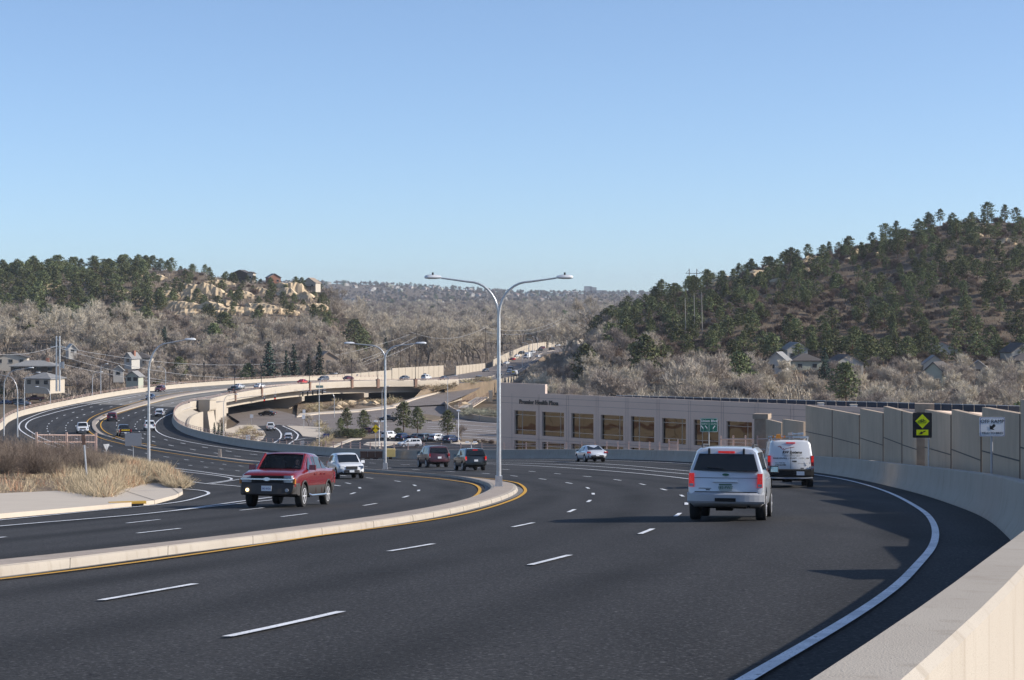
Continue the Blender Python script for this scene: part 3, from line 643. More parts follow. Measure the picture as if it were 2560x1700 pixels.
mb = MB(); mb.box((p.x-.5, p.y+2, p.z-1.2), (2.6, 3.6, 5.2), rz=math.atan2(t.y, t.x)-R(90)); mb.box((p.x-13, p.y+16, p.z-4), (26, 2, 8), rz=math.atan2(n.y, n.x)); kid(mb, 'abutment', M['cream'])
mbp = MB()
LAMPX = [582, 651, 771, 874.7, 940, 1033]
def rb_at_px(px, y0, y1, P=None):
    P = P or RBF; best = None
    for p in P:
        if y0 < p.y < y1:
            e = abs(p.x/p.y*F+CX-px)
            if best is None or e < best[0]: best = (e, p)
    return best[1]
for px in LAMPX:
    p = rb_at_px(px, 470, 660); i = near(RBF, p); t, n = cross_dir(RBF, i)
    mb = MB(); mb.box((p.x+n.x*.35, p.y+n.y*.35, p.z+.35), (1.0, .75, 2.5), rz=math.atan2(t.y, t.x)); mb.box((p.x+n.x*.35, p.y+n.y*.35, p.z+1.65), (1.15, .9, .14), rz=math.atan2(t.y, t.x))
    kid(mb, 'parapet_pilaster', M['brownp'])
_PM = {}
def unit_mesh(key, fn, m):
    if key not in _PM:
        o = fn().build(key[0], m); _PM[key] = o.data; bpy.data.objects.remove(o)
    return _PM[key]
def part_at(parent, name, me, loc, rz=0.0):
    o = bpy.data.objects.new(name, me); COL.objects.link(o); o.parent = parent; pl = parent.location; q = Matrix.Rotation(-parent.rotation_euler.z, 3, 'Z') @ Vector((loc[0]-pl.x, loc[1]-pl.y, loc[2]-pl.z)); o.location = q; o.rotation_euler = (0, 0, rz-parent.rotation_euler.z); return o
def bxm(d, m, name):
    def f(): b = MB(); b.box((0, 0, 0), d); return b
    return unit_mesh((name, tuple(round(x, 3) for x in d), m.name), f, m)
def railing(P, off, h0, step, hp, rails, mp, mr, pw=.09, rw=.05, parent=None):
    """returns posts and rails following a line"""
    Q = offs(P, off); Q = resample(Q, step=step); me = bxm((pw, pw, hp), M[mp], 'post')
    for q in Q: part_at(parent, 'post', me, (q.x, q.y, -road_d(q.x, q.y)+h0+hp/2))
    for r in rails:
        b = MB(); b.tube([(p.x, p.y, -road_d(p.x, p.y)+h0+r) for p in Q], rw/2*1.2, 4); kid(b, 'rail', M[mr], parent)
def rail_thing(P, off, h0, step, hp, rails, label, m='pink', pw=.09, rw=.05, name='railing', cat='railing', parent=None):
    c = P[len(P)//2]; r = empty(name, (c.x, c.y, c.z), label=label, cat=cat); railing(P, off, h0, step, hp, rails, m, m, pw, rw, r); return r
railing(BR, .2, 1.25, 2.4, .62, (.3, .58), 'pink', 'pink', .07, .05, br)
i0 = near(RBF, rb_at_px(1690, 150, 235)); i1 = near(RBF, rb_at_px(800, 200, 300))
rail_thing(RBF[i0:i1], .38, 1.05, 2.9, .85, (.38, .68), 'pinkish metal railing with square posts on the grey barrier before the parking lot', pw=.14)
rail_thing(sub(RBF, tuple(RBF[i1])[:2], (-75, 463)), .38, 1.05, 2.6, .6, (.3, .56), 'pinkish two-bar railing on the barrier curving to the bridge abutment', pw=.08)
rail_thing(sub(LBF, (-83, 325), (-45, 718)), -.38, 1.05, 4.6, .62, (.3, .58), 'pinkish two-bar railing on the outer cream barrier of the far left curve', pw=.1)
# dark portal frame sign lamps and traffic signals hanging beyond the bridge are built with the street furniture
# ---------------------------------------------------------------- sound walls
WL = offs(sub(RBF, (5, 20), (15.4, 203)), 2.9)
def wl_at(px):
    for p, q in zip(WL, WL[1:]):
        a = p.x/p.y*F+CX; b = q.x/q.y*F+CX
        if b <= px <= a: t = (a-px)/(a-b+1e-9); return p.lerp(q, t)
    return WL[0] if px > 2600 else WL[-1]
PAN = [(2014, 2080.5, 1013, 1024.6, 1078.8, 1092.5), (2081.4, 2148.5, 1024.6, 1037.4, 1093.5, 1111), (2150, 2207.7, 1021.3, 1032.8, 1094.8, 1113), (2209, 2255, 1015.4, 1027.3, 1093.5, 1111),
       (2256, 2293, 1028.2, 1036, 1112, 1124), (2312, 2377.7, 1023.5, 1036.5, 1117.8, 1137), (2379, 2452.6, 1023.6, 1041, 1123.3, 1151), (2455, 2550.5, 1018, 1034.5, 1127, 1152.5), (2551.3, 2700, 997.5, 1030, 1118, 1160), (2703, 2960, 985, 1045, 1130, 1200), (2964, 3500, 990, 1110, 1180, 1330)]
sw = empty('sound_wall', (20, 90, -9), label='tall grey concrete sound wall of stepped slanting panels right of the road', cat='wall')
mbg = MB()
for x0, x1, ya, yb, ga, gb in PAN:
    p, q = wl_at(x0), wl_at(x1); d = (q-p); d.z = 0; d.normalize(); n = Vector((d.y, -d.x, 0))
    if n.x < 0: n = -n
    za = -(ya-YH)/F*p.y; zb = -(yb-YH)/F*q.y; la = -road_d(p.x, p.y)-1.0; lb = -road_d(q.x, q.y)-1.0
    mb = MB(); pr = [Vector((p.x, p.y, la)), Vector((q.x, q.y, lb)), Vector((q.x, q.y, zb)), Vector((p.x, p.y, za))]
    mb.prism([v+n*.15 for v in pr], n, .3)
    gza = -(ga-YH)/F*p.y; gzb = -(gb-YH)/F*q.y
    o = kid(mb, 'panel', M['wallc'], sw)
    mb2 = MB(); mb2.bar((p.x-n.x*.002, p.y-n.y*.002, gza), (q.x-n.x*.002, q.y-n.y*.002, gzb), .03, .05); g = mb2.build('groove', M['joint']); g.parent = o
    mb3 = MB(); mb3.bar((q.x-n.x*.002, q.y-n.y*.002, lb), (q.x-n.x*.002, q.y-n.y*.002, zb), .05, .05); g = mb3.build('joint', M['joint']); g.parent = o
M['block'] = mat('split_block', (0.36, 0.28, 0.21), .95, n=[(3, (0.29, 0.225, 0.17), .4, .7)], bump=.006, bscale=25)
def block_pillar(c, w, z0, z1, label, rz=0.0):
    r = empty('brick_pillar', (c[0], c[1], z0), label=label, cat='pillar'); mb = MB(); h = z1-z0-.45; n = int(h/.3)
    for i in range(n): mb.box((c[0], c[1], z0+(i+.5)*h/n), (w, w, h/n-.018), rz=rz)
    mb.box((c[0], c[1], z0+h/2), (w-.03, w-.03, h), rz=rz); kid(mb, 'shaft', M['block'], r)
    mb = MB(); mb.box((c[0], c[1], z1-.22), (w*1.22, w*1.22, .44), rz=rz); kid(mb, 'cap', M['block'], r)
pp = wl_at(2303); block_pillar((pp.x+.05, pp.y-.6), .82, -road_d(pp.x, pp.y)-.6, -(1007-YH)/F*pp.y, 'tall tan block pillar with a square cap behind the yellow bicycle sign', rz=R(-12))
pq = wl_at(2050); e0 = Vector((19.6*1, 163, 0))
far_p = Vector(((1905-CX)/F*172, 172, 0)); block_pillar((far_p.x, far_p.y), 1.1, -16, -(1034-YH)/F*172, 'tan block pillar with a slab cap at the far end of the grey wall, behind the van', rz=R(-20))
block_pillar((8.9, 27.2), 1.8, -6, -2.0, 'tan block pillar beside the near barrier, outside the frame')
for o in (bpy.data.objects.get('brick_pillar.002'),):
    pass
sq = empty('sound_wall', (20, 165, -14), label='short low grey wall of two panels between the far block pillar and the tall stepped wall', cat='wall')
for x0, x1, ya, yb in ((1918.5, 1957.5, 1047.5, 1057), (1960, 2013, 1047.5, 1055)):
    p = Vector(((x0-CX)/F*(172-(x0-1905)*.10), 172-(x0-1905)*.10, 0)); q = Vector(((x1-CX)/F*(172-(x1-1905)*.10), 172-(x1-1905)*.10, 0)); mb = MB()
    mb.prism([Vector((p.x, p.y, -18)), Vector((q.x, q.y, -18)), Vector((q.x, q.y, -(yb-YH)/F*q.y)), Vector((p.x, p.y, -(ya-YH)/F*p.y))], (q-p).cross(Vector((0, 0, 1))), .3); kid(mb, 'panel', M['wallc'], sq)
# walk behind the near barrier
mb = MB(); Pw = sub(RBF, (-2.6, -6), (20.3, 135)); a = offs(Pw, .5); b = offs(Pw, 4.2)
mb.grid([[(p.x, p.y, -road_d(p.x, p.y)+.12), (q.x, q.y, -road_d(q.x, q.y)+.12)] for p, q in zip(a, b)]); struct(mb, 'pavement', M['walk'], smooth=40, fix=False)
def photo_wall(pts, label, cat='wall', m='cream', th=.4, down=2.5, step=None, name='sound_wall', posts=True):
    """pts = (px, top row, bottom row, distance)"""
    r = empty(name, pt(pts[0][0], pts[0][2], pts[0][3]), label=label, cat=cat); mb = MB(); mp = MB()
    T = [pt(a, b, y) for a, b, c, y in pts]; Bm = [pt(a, c, y)-Vector((0, 0, down)) for a, b, c, y in pts]
    for i in range(len(pts)-1):
        n = (T[i+1]-T[i]).cross(Vector((0, 0, 1))); mb.prism([Bm[i], Bm[i+1], T[i+1], T[i]], n, th)
        L = (T[i+1]-T[i]).length; k = max(1, int(L/ (step or 7)))
        for j in range(k+1):
            q = T[i].lerp(T[i+1], j/k); q2 = Bm[i].lerp(Bm[i+1], j/k); (j or not i) and posts and part_at(r, 'post', bxm((.5, th+.25, round(q.z-q2.z+.15, 1)), M['cream'], 'post'), (q.x, q.y, (q.z+q2.z)/2+.06))
    kid(mb, 'panels', M[m], r); return r
photo_wall([(690, 944, 950, 640), (780, 940, 948, 672), (860, 935.5, 945, 698), (978, 925, 941, 745)], 'cream sound wall rising behind the far end of the bridge')
photo_wall([(979, 920.5, 940, 748), (1045, 917, 937, 782), (1108, 913.5, 934, 822)], 'cream sound wall section with a small dark diamond, left of the gap')
photo_wall([(1139, 915, 932, 862), (1212, 908, 925, 928)], 'short cream sound wall section standing between the two gaps')
photo_wall([(1232, 900, 920, 975), (1262, 884.5, 905, 1015), (1290, 873, 892, 1065), (1310, 865, 881, 1125), (1330, 859, 875, 1180), (1360, 855.5, 869, 1250), (1399, 852, 865, 1340), (1459, 847, 859.5, 1450)], 'long cream sound wall climbing with the far road up the valley', step=12)
photo_wall([(1191, 961, 985, 690), (1228, 955, 985, 725), (1240, 948, 980, 745), (1275, 942.6, 975, 800), (1302, 938.6, 970, 835), (1347, 933, 962, 900), (1383, 930, 955, 950)], 'cream stained retaining wall right of the far road, behind the office building', down=5, step=9, name='retaining_wall')
photo_wall([(1113, 1003, 1012, 600), (1150, 991, 1004, 640), (1188, 978, 992, 690)], 'cream parapet wall beside the ramp, by the foot bridge', down=.5, step=9, name='retaining_wall')
photo_wall([(1246, 1044, 1056, 505), (1200, 1039, 1051, 512), (1160, 1031, 1044, 525), (1130, 1019, 1033, 545), (1116, 1008, 1020, 568), (1113, 1003, 1012, 600)], 'low grey curved wall at the foot of the ramp', m='wallc', down=.4, name='retaining_wall', step=50)
# ---------------------------------------------------------------- foot bridge
fb = empty('foot_bridge', pt(1180, 1005, 590), label='rust brown steel foot bridge with post railings near the ramp', cat='foot bridge')
mb = MB(); md = MB()
for x0, y0, Y0, x1, y1, Y1 in ((1144, 1020, 560, 1190, 993, 640), (1180, 1018, 560, 1222, 992, 620)):
    A_, B_ = pt(x0, y0, Y0), pt(x1, y1, Y1)
    for k in range(13):
        q = A_.lerp(B_, k/12); part_at(fb, 'post', bxm((.12, .12, 1.5), M['brownp'], 'post'), (q.x, q.y, q.z+.7))
    for h in (.1, .75, 1.4): mb = MB(); mb.bar(A_+Vector((0, 0, h)), B_+Vector((0, 0, h)), .1); kid(mb, 'rail', M['brownp'], fb)
A_, B_, C_, D_ = pt(1144, 1021, 560), pt(1190, 994, 640), pt(1222, 993, 620), pt(1180, 1019, 560)
md.prism([A_, D_, C_, B_], (0, 0, 1), .3); kid(md, 'deck', M['walk'], fb)
for a_, b_, c_, h_ in ((1177, 1016, 558, 4), (1141, 1018, 558, 4), (1226, 1000, 622, 9)):
    e = pt(a_, b_, c_); part_at(fb, 'end_post', bxm((1.2, 1, h_), M['cream'], 'end_post'), (e.x, e.y, e.z-1.5))
# ---------------------------------------------------------------- office building
M['stucco'] = mat('mauve_stucco', (0.62, 0.50, 0.425), .9, spec=.2, n=[(.2, (0.58, 0.465, 0.395), .4, .7), (40, (0.52, 0.425, 0.37), .55, .7)])
def gold_glass():
    m = bpy.data.materials.new('bronze_mirror_glass'); m.use_nodes = True; t = m.node_tree; b = t.nodes['Principled BSDF']
    b.inputs['Base Color'].default_value = (0.078, 0.069, 0.056, 1); b.inputs['Metallic'].default_value = 1.0; b.inputs['Roughness'].default_value = 0.02
    tc = t.nodes.new('ShaderNodeTexCoord'); nz = t.nodes.new('ShaderNodeTexNoise'); nz.inputs['Scale'].default_value = .35; nz.inputs['Detail'].default_value = 1
    bp = t.nodes.new('ShaderNodeBump'); bp.inputs['Distance'].default_value = .03; t.links.new(tc.outputs['Object'], nz.inputs['Vector']); t.links.new(nz.outputs['Fac'], bp.inputs['Height']); t.links.new(bp.outputs['Normal'], b.inputs['Normal'])
    return m
M['goldglass'] = gold_glass(); M['mullion'] = mat('pale_mullion', (0.62, 0.60, 0.56), .5); M['bronze'] = mat('dark_bronze_letters', (0.035, 0.03, 0.028), .5)
P0 = Vector((-1.5, 330, 0)); UD = Vector((.734, -.679, 0)); ND = Vector((-.679, -.734, 0))     # along the front, outward
def uof(px): r = (px-CX)/F; return (r*330+1.5)/(.734+.679*r)
ob = empty('office_building', (P0.x, P0.y, -31.4), label='long mauve office building with bronze mirror windows and a flat roof beyond the barrier', cat='office building')
WX = [(1286, 1339.6), (1355, 1410), (1428, 1483.7), (1502, 1558), (1577, 1635.6), (1655, 1714.7), (1734, 1796), (1816, 1880)]
WU = [(uof(a), uof(b)) for a, b in WX]; du = (WU[-1][1]-WU[0][0])/8+.25
for k in range(4): WU.append((WU[-1][0]+6.35, WU[-1][1]+6.35))
UE = WU[-1][1]+3; rowsz = [(-22.0, -18.1), (-27.0, -23.0), (-31.0, -28.0)]
def fp(u, z, o=0.0): q = P0+UD*u+ND*o; return (q.x, q.y, z)
mb = MB(); us = [-.9]+[e for w_ in WU for e in w_]+[UE]; zs = [-32, -31.0, -28.0, -27.0, -23.0, -22.0, -18.1, -15.15]
for i in range(len(us)-1):
    for j in range(len(zs)-1):
        if i % 2 == 1 and j % 2 == 1:
            a, b, c, d = us[i], us[i+1], zs[j], zs[j+1]
            mb.add([fp(a, c), fp(b, c), fp(b, c, -.5), fp(a, c, -.5)], [(0, 1, 2, 3)]); mb.add([fp(a, d), fp(b, d), fp(b, d, -.5), fp(a, d, -.5)], [(3, 2, 1, 0)])
            mb.add([fp(a, c), fp(a, d), fp(a, d, -.5), fp(a, c, -.5)], [(0, 1, 2, 3)]); mb.add([fp(b, c), fp(b, d), fp(b, d, -.5), fp(b, c, -.5)], [(3, 2, 1, 0)])
        else: mb.add([fp(us[i], zs[j]), fp(us[i+1], zs[j]), fp(us[i+1], zs[j+1]), fp(us[i], zs[j+1])], [(0, 1, 2, 3)])
DEP = -27
mb.add([fp(-.9, -32), fp(-.9, -15.15), fp(-.9, -16.9, DEP), fp(-.9, -32, DEP)], [(0, 1, 2, 3)]); mb.add([fp(UE, -32), fp(UE, -15.15), fp(UE, -16.9, DEP), fp(UE, -32, DEP)], [(3, 2, 1, 0)])
mb.add([fp(-.9, -32, DEP), fp(UE, -32, DEP), fp(UE, -16.9, DEP), fp(-.9, -16.9, DEP)], [(3, 2, 1, 0)])
for (ua, ub, oa, obb) in ((-.9, UE, 0, -.35),):
    mb.add([fp(ua, -15.15, oa), fp(ub, -15.15, oa), fp(ub, -15.15, obb), fp(ua, -15.15, obb)], [(0, 1, 2, 3)]); mb.add([fp(ua, -15.15, obb), fp(ub, -15.15, obb), fp(ub, -17, obb), fp(ua, -17, obb)], [(0, 1, 2, 3)])
kid(mb, 'wall', M['stucco'], ob)
mb = MB(); mb.add([fp(-.9, -16.9, -.35), fp(UE, -16.9, -.35), fp(UE, -16.9, DEP), fp(-.9, -16.9, DEP)], [(0, 1, 2, 3)]); kid(mb, 'roof', M['lot'], ob)
mb = MB(); ut = uof(1363)
c = P0+UD*(ut/2-.45)+ND*(-.25); mb.box((c.x, c.y, -14.7), (ut+.9, .52, 2.1), rz=math.atan2(UD.y, UD.x)); kid(mb, 'raised_parapet', M['stucco'], ob)
mbl = MB()
for u in [e for w_ in WU for e in (w_[0]-.55, w_[1]+.55)]: mbl.bar(fp(u, -31, .004), fp(u, -15.3, .004), .05, .02)
for z in (-15.9, -16.9, -22.6, -27.6): mbl.bar(fp(-.9, z, .004), fp(UE, z, .004), .02, .05)
kid(mbl, 'wall_joints', mat('stucco_joint', (0.25, 0.22, 0.215), .9), ob)
for wi, (a, b) in enumerate(WU):
    for ri, (z0, z1) in enumerate(rowsz):
        mb = MB(); mb.add([fp(a, z0, -.42), fp(b, z0, -.42), fp(b, z1, -.42), fp(a, z1, -.42)], [(0, 1, 2, 3)]); wn = kid(mb, 'window', M['goldglass'], ob)
        mb = MB(); um = a+(b-a)*(.30 if wi % 2 == 0 else .78)
        mb.bar(fp(um, z0, -.4), fp(um, z1, -.4), .06); mb.bar(fp(a, z0+.75, -.4), fp(b, z0+.75, -.4), .05); mb.bar(fp(a, z1-.7, -.4), fp(b, z1-.7, -.4), .05)
        f = mb.build('mullions', M['mullion']); f.parent = wn
mb = MB(); uc = uof(1347); c = P0+UD*uc+ND*.08
put_text(mb, 'Premier Health Plaza', .98, (c.x, c.y, -(1006.5-YH)/F*c.y), UD, (0, 0, 1), depth=.12, bold=.028, spacing=1.02); kid(mb, 'sign_lettering', M['bronze'], ob)
# solar panels on the roof, seen from the back
M['navy'] = mat('solar_panel_back', (0.012, 0.02, 0.04), .45)
sp = empty('solar_panel_row', (70, 300, -17), label='long row of dark blue tilted solar panels on the office roof', cat='solar panels')
K = Vector((P0.x, P0.y, 0))-ND*20; mb = MB(); me_ = MB()
def su(px): r = (px-CX)/F; return (r*K.y-K.x)/(.734+.679*r)
u0, u1 = su(1540), su(2580); n = 42
for k in range(n):
    a = u0+(u1-u0)*k/n; b = u0+(u1-u0)*(k+1)/n-.12
    za = -16.2+.95*k/n; tp = [K+UD*a+Vector((0, 0, za)), K+UD*b+Vector((0, 0, za+.02))]
    bt = [p-ND*(1.6)*0-Vector((0, 0, 1.15)) for p in tp]
    mb = MB(); mb.prism([bt[0], bt[1], tp[1], tp[0]], ND, .06); q = kid(mb, 'panel', M['navy'], sp)
    me_ = MB(); me_.bar(tp[0]+Vector((0, 0, .02)), tp[1]+Vector((0, 0, .02)), .08); e = me_.build('top_edge', M['galv']); e.parent = q; e.matrix_parent_inverse = Matrix.Identity(4)
def roof_unit(px, py, Y, w, h, label):
    r = empty('roof_unit', pt(px, py, Y)-Vector((0, 0, h)), label=label, cat='roof unit'); mb = MB(); p = pt(px, py, Y); mb.box((p.x, p.y, p.z-h/2), (w, 1.2, h)); kid(mb, 'housing', M['galv'], r)
    mb = MB(); mb.box((p.x, p.y, p.z+.04), (w*1.15, 1.35, .09)); mb.cyl((p.x, p.y-.62, p.z-h*.45), (0, 1, 0), h*.3, .06, 12); kid(mb, 'cover', M['walk'], r)
roof_unit(2052, 1008, 300, .85, .75, 'small white roof unit, the left one of two above the grey wall')
roof_unit(2134, 1012, 296, .9, .7, 'small white roof unit, the right one of two above the grey wall')
# ---------------------------------------------------------------- houses
M['wh'] = mat('white_siding', (0.46, 0.44, 0.40), .8); M['gs'] = mat('pale_green_siding', (0.40, 0.42, 0.34), .8); M['tan'] = mat('tan_siding', (0.5, 0.44, 0.36), .85); M['bwood'] = mat('brown_wood', (0.10, 0.075, 0.055), .9)
M['groof'] = mat('grey_shingles', (0.27, 0.265, 0.26), .95, n=[(2, (.2, .2, .195), .4, .7)]); M['droof'] = mat('dark_shingles', (0.085, 0.075, 0.07), .95); M['rroof'] = mat('rosy_shingles', (0.27, 0.17, 0.15), .95); M['broof'] = mat('tan_shingles', (0.3, 0.235, 0.18), .95)
M['brick'] = mat('red_brick', (0.32, 0.15, 0.1), .9); M['hglass'] = mat('house_glass', (0.03, 0.035, 0.04), .15)
def house(px, pbase, Y, w, d, hw, hr, rz, wm, rm, label, chim=False, win=2, hip=False, deck=False, name='house', trim=True):
    p = pt(px, pbase, Y); r = empty(name, p, R(rz), label, 'house')
    def k(mb, nm, m, par=None): o = mb.build(nm, m); o.parent = par or r; return o
    mb = MB(); mb.box((0, 0, hw/2-1), (w, d, hw+2))
    if not hip:
        for s in (-1, 1): mb.prism([Vector((-w/2, s*(d/2-.1), hw)), Vector((w/2, s*(d/2-.1), hw)), Vector((0, s*(d/2-.1), hw+hr))], (0, 1, 0), .2)
    wl = k(mb, 'wall', M[wm]); mb = MB(); o = .5
    if hip:
        A_ = [Vector((-w/2-o, -d/2-o, hw)), Vector((w/2+o, -d/2-o, hw)), Vector((w/2+o, d/2+o, hw)), Vector((-w/2-o, d/2+o, hw))]; e = max(0, w/2-d/2); B_ = [Vector((-e-.1, 0, hw+hr)), Vector((e+.1, 0, hw+hr))]
        mb.add(A_+B_+[v-Vector((0, 0, .25)) for v in A_], [(0, 1, 5, 4), (1, 2, 5), (2, 3, 4, 5), (3, 0, 4), (6, 7, 1, 0), (7, 8, 2, 1), (8, 9, 3, 2), (9, 6, 0, 3), (9, 8, 7, 6)])
    else:
        sl = hr/(w/2)
        for s in (-1, 1):
            a = Vector((0, 0, hw+hr+.12)); b = Vector((s*(w/2+o), 0, hw-sl*o+.12)); nn = Vector((s*sl, 0, 1)).normalized()
            mb.prism([a+Vector((0, -d/2-o, 0)), b+Vector((0, -d/2-o, 0)), b+Vector((0, d/2+o, 0)), a+Vector((0, d/2+o, 0))], nn, .22)
    rf = k(mb, 'roof', M[rm])
    if chim: mb = MB(); mb.box((w*.28, 0, hw+hr*.8), (.9, .9, 2.2)); k(mb, 'chimney', M['brick'], rf)
    for i in range(win):
        mb = MB(); x = (-w/2+w*(i+.5)/win); mb.box((x, -d/2-.02, hw*.55), (1.3, .1, 1.2)); f = k(mb, 'window', M['hglass'], None)
        mb = MB(); mb.box((x, -d/2-.05, hw*.55-.68), (1.6, .16, .12)); mb.box((x, -d/2-.05, hw*.55+.66), (1.6, .12, .1)); k(mb, 'frame', M['wh'], f)
    if deck:
        mb = MB(); mb.box((0, -d/2-1.5, hw*.42), (w, 3, .25))
        for i in range(5): mb.box((-w/2+w*i/4, -d/2-2.9, hw*.2-1), (.25, .25, hw*.45+2))
        mb.box((0, -d/2-3, hw*.42+1), (w, .1, .12)); k(mb, 'deck', M['bwood'])
    return r
H_ = [
 (70, 692, 1250, 19, 9, 2.2, 1.6, 4, 'bwood', 'groof', 'long low dark house with a flat grey roof at the far left of the hilltop', dict(hip=True, win=5)),
 (605, 712, 1230, 12.5, 9, 6.5, 2.5, -12, 'bwood', 'droof', 'dark hilltop house with a tall tan chimney wall and a wooden deck', dict(deck=True, win=3)),
 (629, 706, 1226, 3.6, 5, 5.6, .8, -12, 'tan', 'droof', 'narrow tan tower wing at the right end of the dark hilltop house', dict(win=1)),
 (683, 712, 1220, 7.5, 8, 4.5, 2.2, 20, 'brick', 'groof', 'brick and grey hilltop house between two pines', dict(win=2)),
 (738, 719, 1215, 9.5, 8, 3.0, 2.0, -5, 'wh', 'groof', 'low pale hilltop house left of the cream gabled one', dict(hip=True, win=3)),
 (778, 722, 1205, 8.8, 9, 3.6, 2.9, -14, 'tan', 'broof', 'cream gabled house standing last on the hilltop to the right', dict(deck=True)),
 (462, 690, 1250, 6.0, 7, 3, 1.8, 10, 'wh', 'groof', 'small pale house half hidden by hilltop pines', dict()),
 (88, 932, 640, 14, 9, 2.4, 1.6, 5, 'bwood', 'groof', 'brown bungalow with a wide pale grey roof and red chimney behind the left curve', dict(hip=True, chim=True, win=4)),
 (112, 966, 612, 9, 8, 2.6, 1.7, -20, 'tan', 'groof', 'tan house with pale grey hip roof below the twin steel poles', dict(hip=True, win=3)),
 (30, 912, 700, 11, 8, 2.6, 1.6, 8, 'tan', 'droof', 'dark roofed house at the left edge behind bare trees', dict(win=3)),
 (178, 884, 760, 3.0, 5, 1.9, 1.7, 25, 'wh', 'wh', 'white pointed gable peeking between bare trees left of centre', dict(win=1)),
 (330, 908, 720, 3.2, 5, 2.0, 1.8, -25, 'wh', 'groof', 'bright white gabled house with a red chimney', dict(chim=True, win=1)),
 (352, 918, 740, 8, 8, 3.6, 2.0, 0, 'tan', 'droof', 'brown roofed house joined behind the bright white gable', dict(hip=True)),
 (296, 940, 660, 3.2, 5, 2.0, 1.4, 10, 'wh', 'groof', 'cream garden house with one small window left of the pale green one', dict(win=1)),
 (337, 955, 640, 4, 5, 1.9, 1.5, -8, 'gs', 'groof', 'pale green low house beside the cream garden house', dict(win=2)),
 (595, 890, 820, 3.0, 5, 3.2, 1.9, 12, 'wh', 'wh', 'tall narrow white gable left of the dark spruces', dict(win=0)),
 (622, 892, 830, 6, 7, 3.0, 1.8, -10, 'wh', 'groof', 'white house right behind the tall narrow gable', dict(win=2)),
 (815, 915, 760, 8, 7, 3.0, 2.4, 20, 'broof', 'broof', 'house with an orange tan roof right of the dark spruces', dict(win=1)),
 (1985, 905, 620, 6.5, 8, 4.0, 2.0, 8, 'wh', 'groof', 'house with white gable trim below the right hill, left of the spruce', dict(win=2)),
 (1948, 935, 590, 5.2, 7, 4.2, 2.2, -20, 'wh', 'groof', 'white gable among bare trees left of the blue green spruce', dict(win=2)),
 (2010, 930, 600, 9, 8, 3.6, 2.0, 6, 'gs', 'droof', 'dark roofed house just left of the blue green spruce', dict(hip=True)),
 (2110, 935, 585, 9, 8, 3.2, 2.4, 10, 'wh', 'droof', 'white house with a large dark roof right of the spruce', dict(win=3)),
 (2245, 905, 640, 8.5, 8, 3.4, 2.2, -8, 'wh', 'rroof', 'house with a rosy brown roof and small gable behind bare trees', dict(win=2)),
 (2345, 898, 640, 11, 8, 3.2, 2.4, 5, 'wh', 'rroof', 'wide house with a pinkish red roof at the foot of the hill', dict(win=3)),
 (2333, 945, 575, 6.2, 7, 4.0, 2.4, -6, 'wh', 'groof', 'white gabled house directly above the pale green one', dict(win=2)),
 (2345, 982, 548, 4.8, 8, 6.2, 2.2, -30, 'gs', 'droof', 'tall pale green two storey house with a steep roof', dict(win=2)),
 (2445, 940, 580, 4.6, 6, 2.6, 1.8, -12, 'wh', 'groof', 'small white gable alone among bare trees at the right', dict(win=1)),
 (2545, 905, 620, 8.0, 8, 3.2, 2.6, 12, 'wh', 'droof', 'dark roofed white house cut by the right edge of the view', dict(win=2)),
 (2560, 925, 590, 9, 8, 3.0, 2.0, 0, 'bwood', 'droof', 'low dark brown house at the right edge below the white one', dict(hip=True, win=2)),
 (2085, 885, 650, 5.5, 8, 3.2, 2.0, -15, 'tan', 'broof', 'small tan house close under the hill beside a round pine', dict(win=1)),
]
for h in H_: house(*h[:11], **h[11])
# ---------------------------------------------------------------- plants
M['bark'] = mat('grey_bark', (0.15, 0.125, 0.1), 1, spec=.1); M['pinebark'] = mat('pine_bark', (0.15, 0.09, 0.06), 1, spec=.1)
M['twigA'] = island_var(mat('pale_twigs', (0.50, 0.435, 0.345), 1, spec=.1), .3, .008)      # cottonwoods
M['twigB'] = island_var(mat('grey_twigs', (0.40, 0.34, 0.285), 1, spec=.1), .35, .012)
M['twigC'] = island_var(mat('brown_twigs', (0.22, 0.165, 0.13), 1, spec=.1), .35, .012)
M['fartwig'] = island_var(mat('far_brown_twigs', (0.21, 0.175, 0.145), 1, spec=.1), .2, .01); M['shrubtwig'] = island_var(mat('dark_twigs', (0.24, 0.19, 0.15), 1, spec=.1), .4, .012)
M['needle'] = island_var(mat('pine_needles', (0.135, 0.15, 0.068), .9, spec=.15), .5, .015)
M['spruce'] = island_var(mat('spruce_needles', (0.045, 0.068, 0.05), .9, spec=.15), .45, .015)
M['straw'] = island_var(mat('dry_grass', (0.62, 0.51, 0.335), 1, spec=.1), .3, .012)
M['straw2'] = island_var(mat('tan_brush', (0.42, 0.34, 0.22), 1, spec=.1), .35, .015)
M['sage'] = island_var(mat('sage_brush', (0.32, 0.31, 0.24), 1, spec=.1), .35, .015)
M['rust'] = island_var(mat('rusty_stems', (0.34, 0.17, 0.11), 1, spec=.1), .3, .01)
M['rock'] = mat('sandstone', (0.60, 0.47, 0.31), .95, spec=.1, n=[(.25, (.50, .38, .245), .4, .7, 6), (1.5, (.30, .22, .15), .56, .8, 6)])
def rv(r, s=1.0): return Vector((r.gauss(0, s), r.gauss(0, s), r.gauss(0, s)))
def ribbon(mb, a, b, w, r):
    d = b-a; s = d.cross(rv(r)).normalized()*w/2; mb.add([a-s, a+s, b+s*.4, b-s*.4], [(0, 1, 2, 3)])
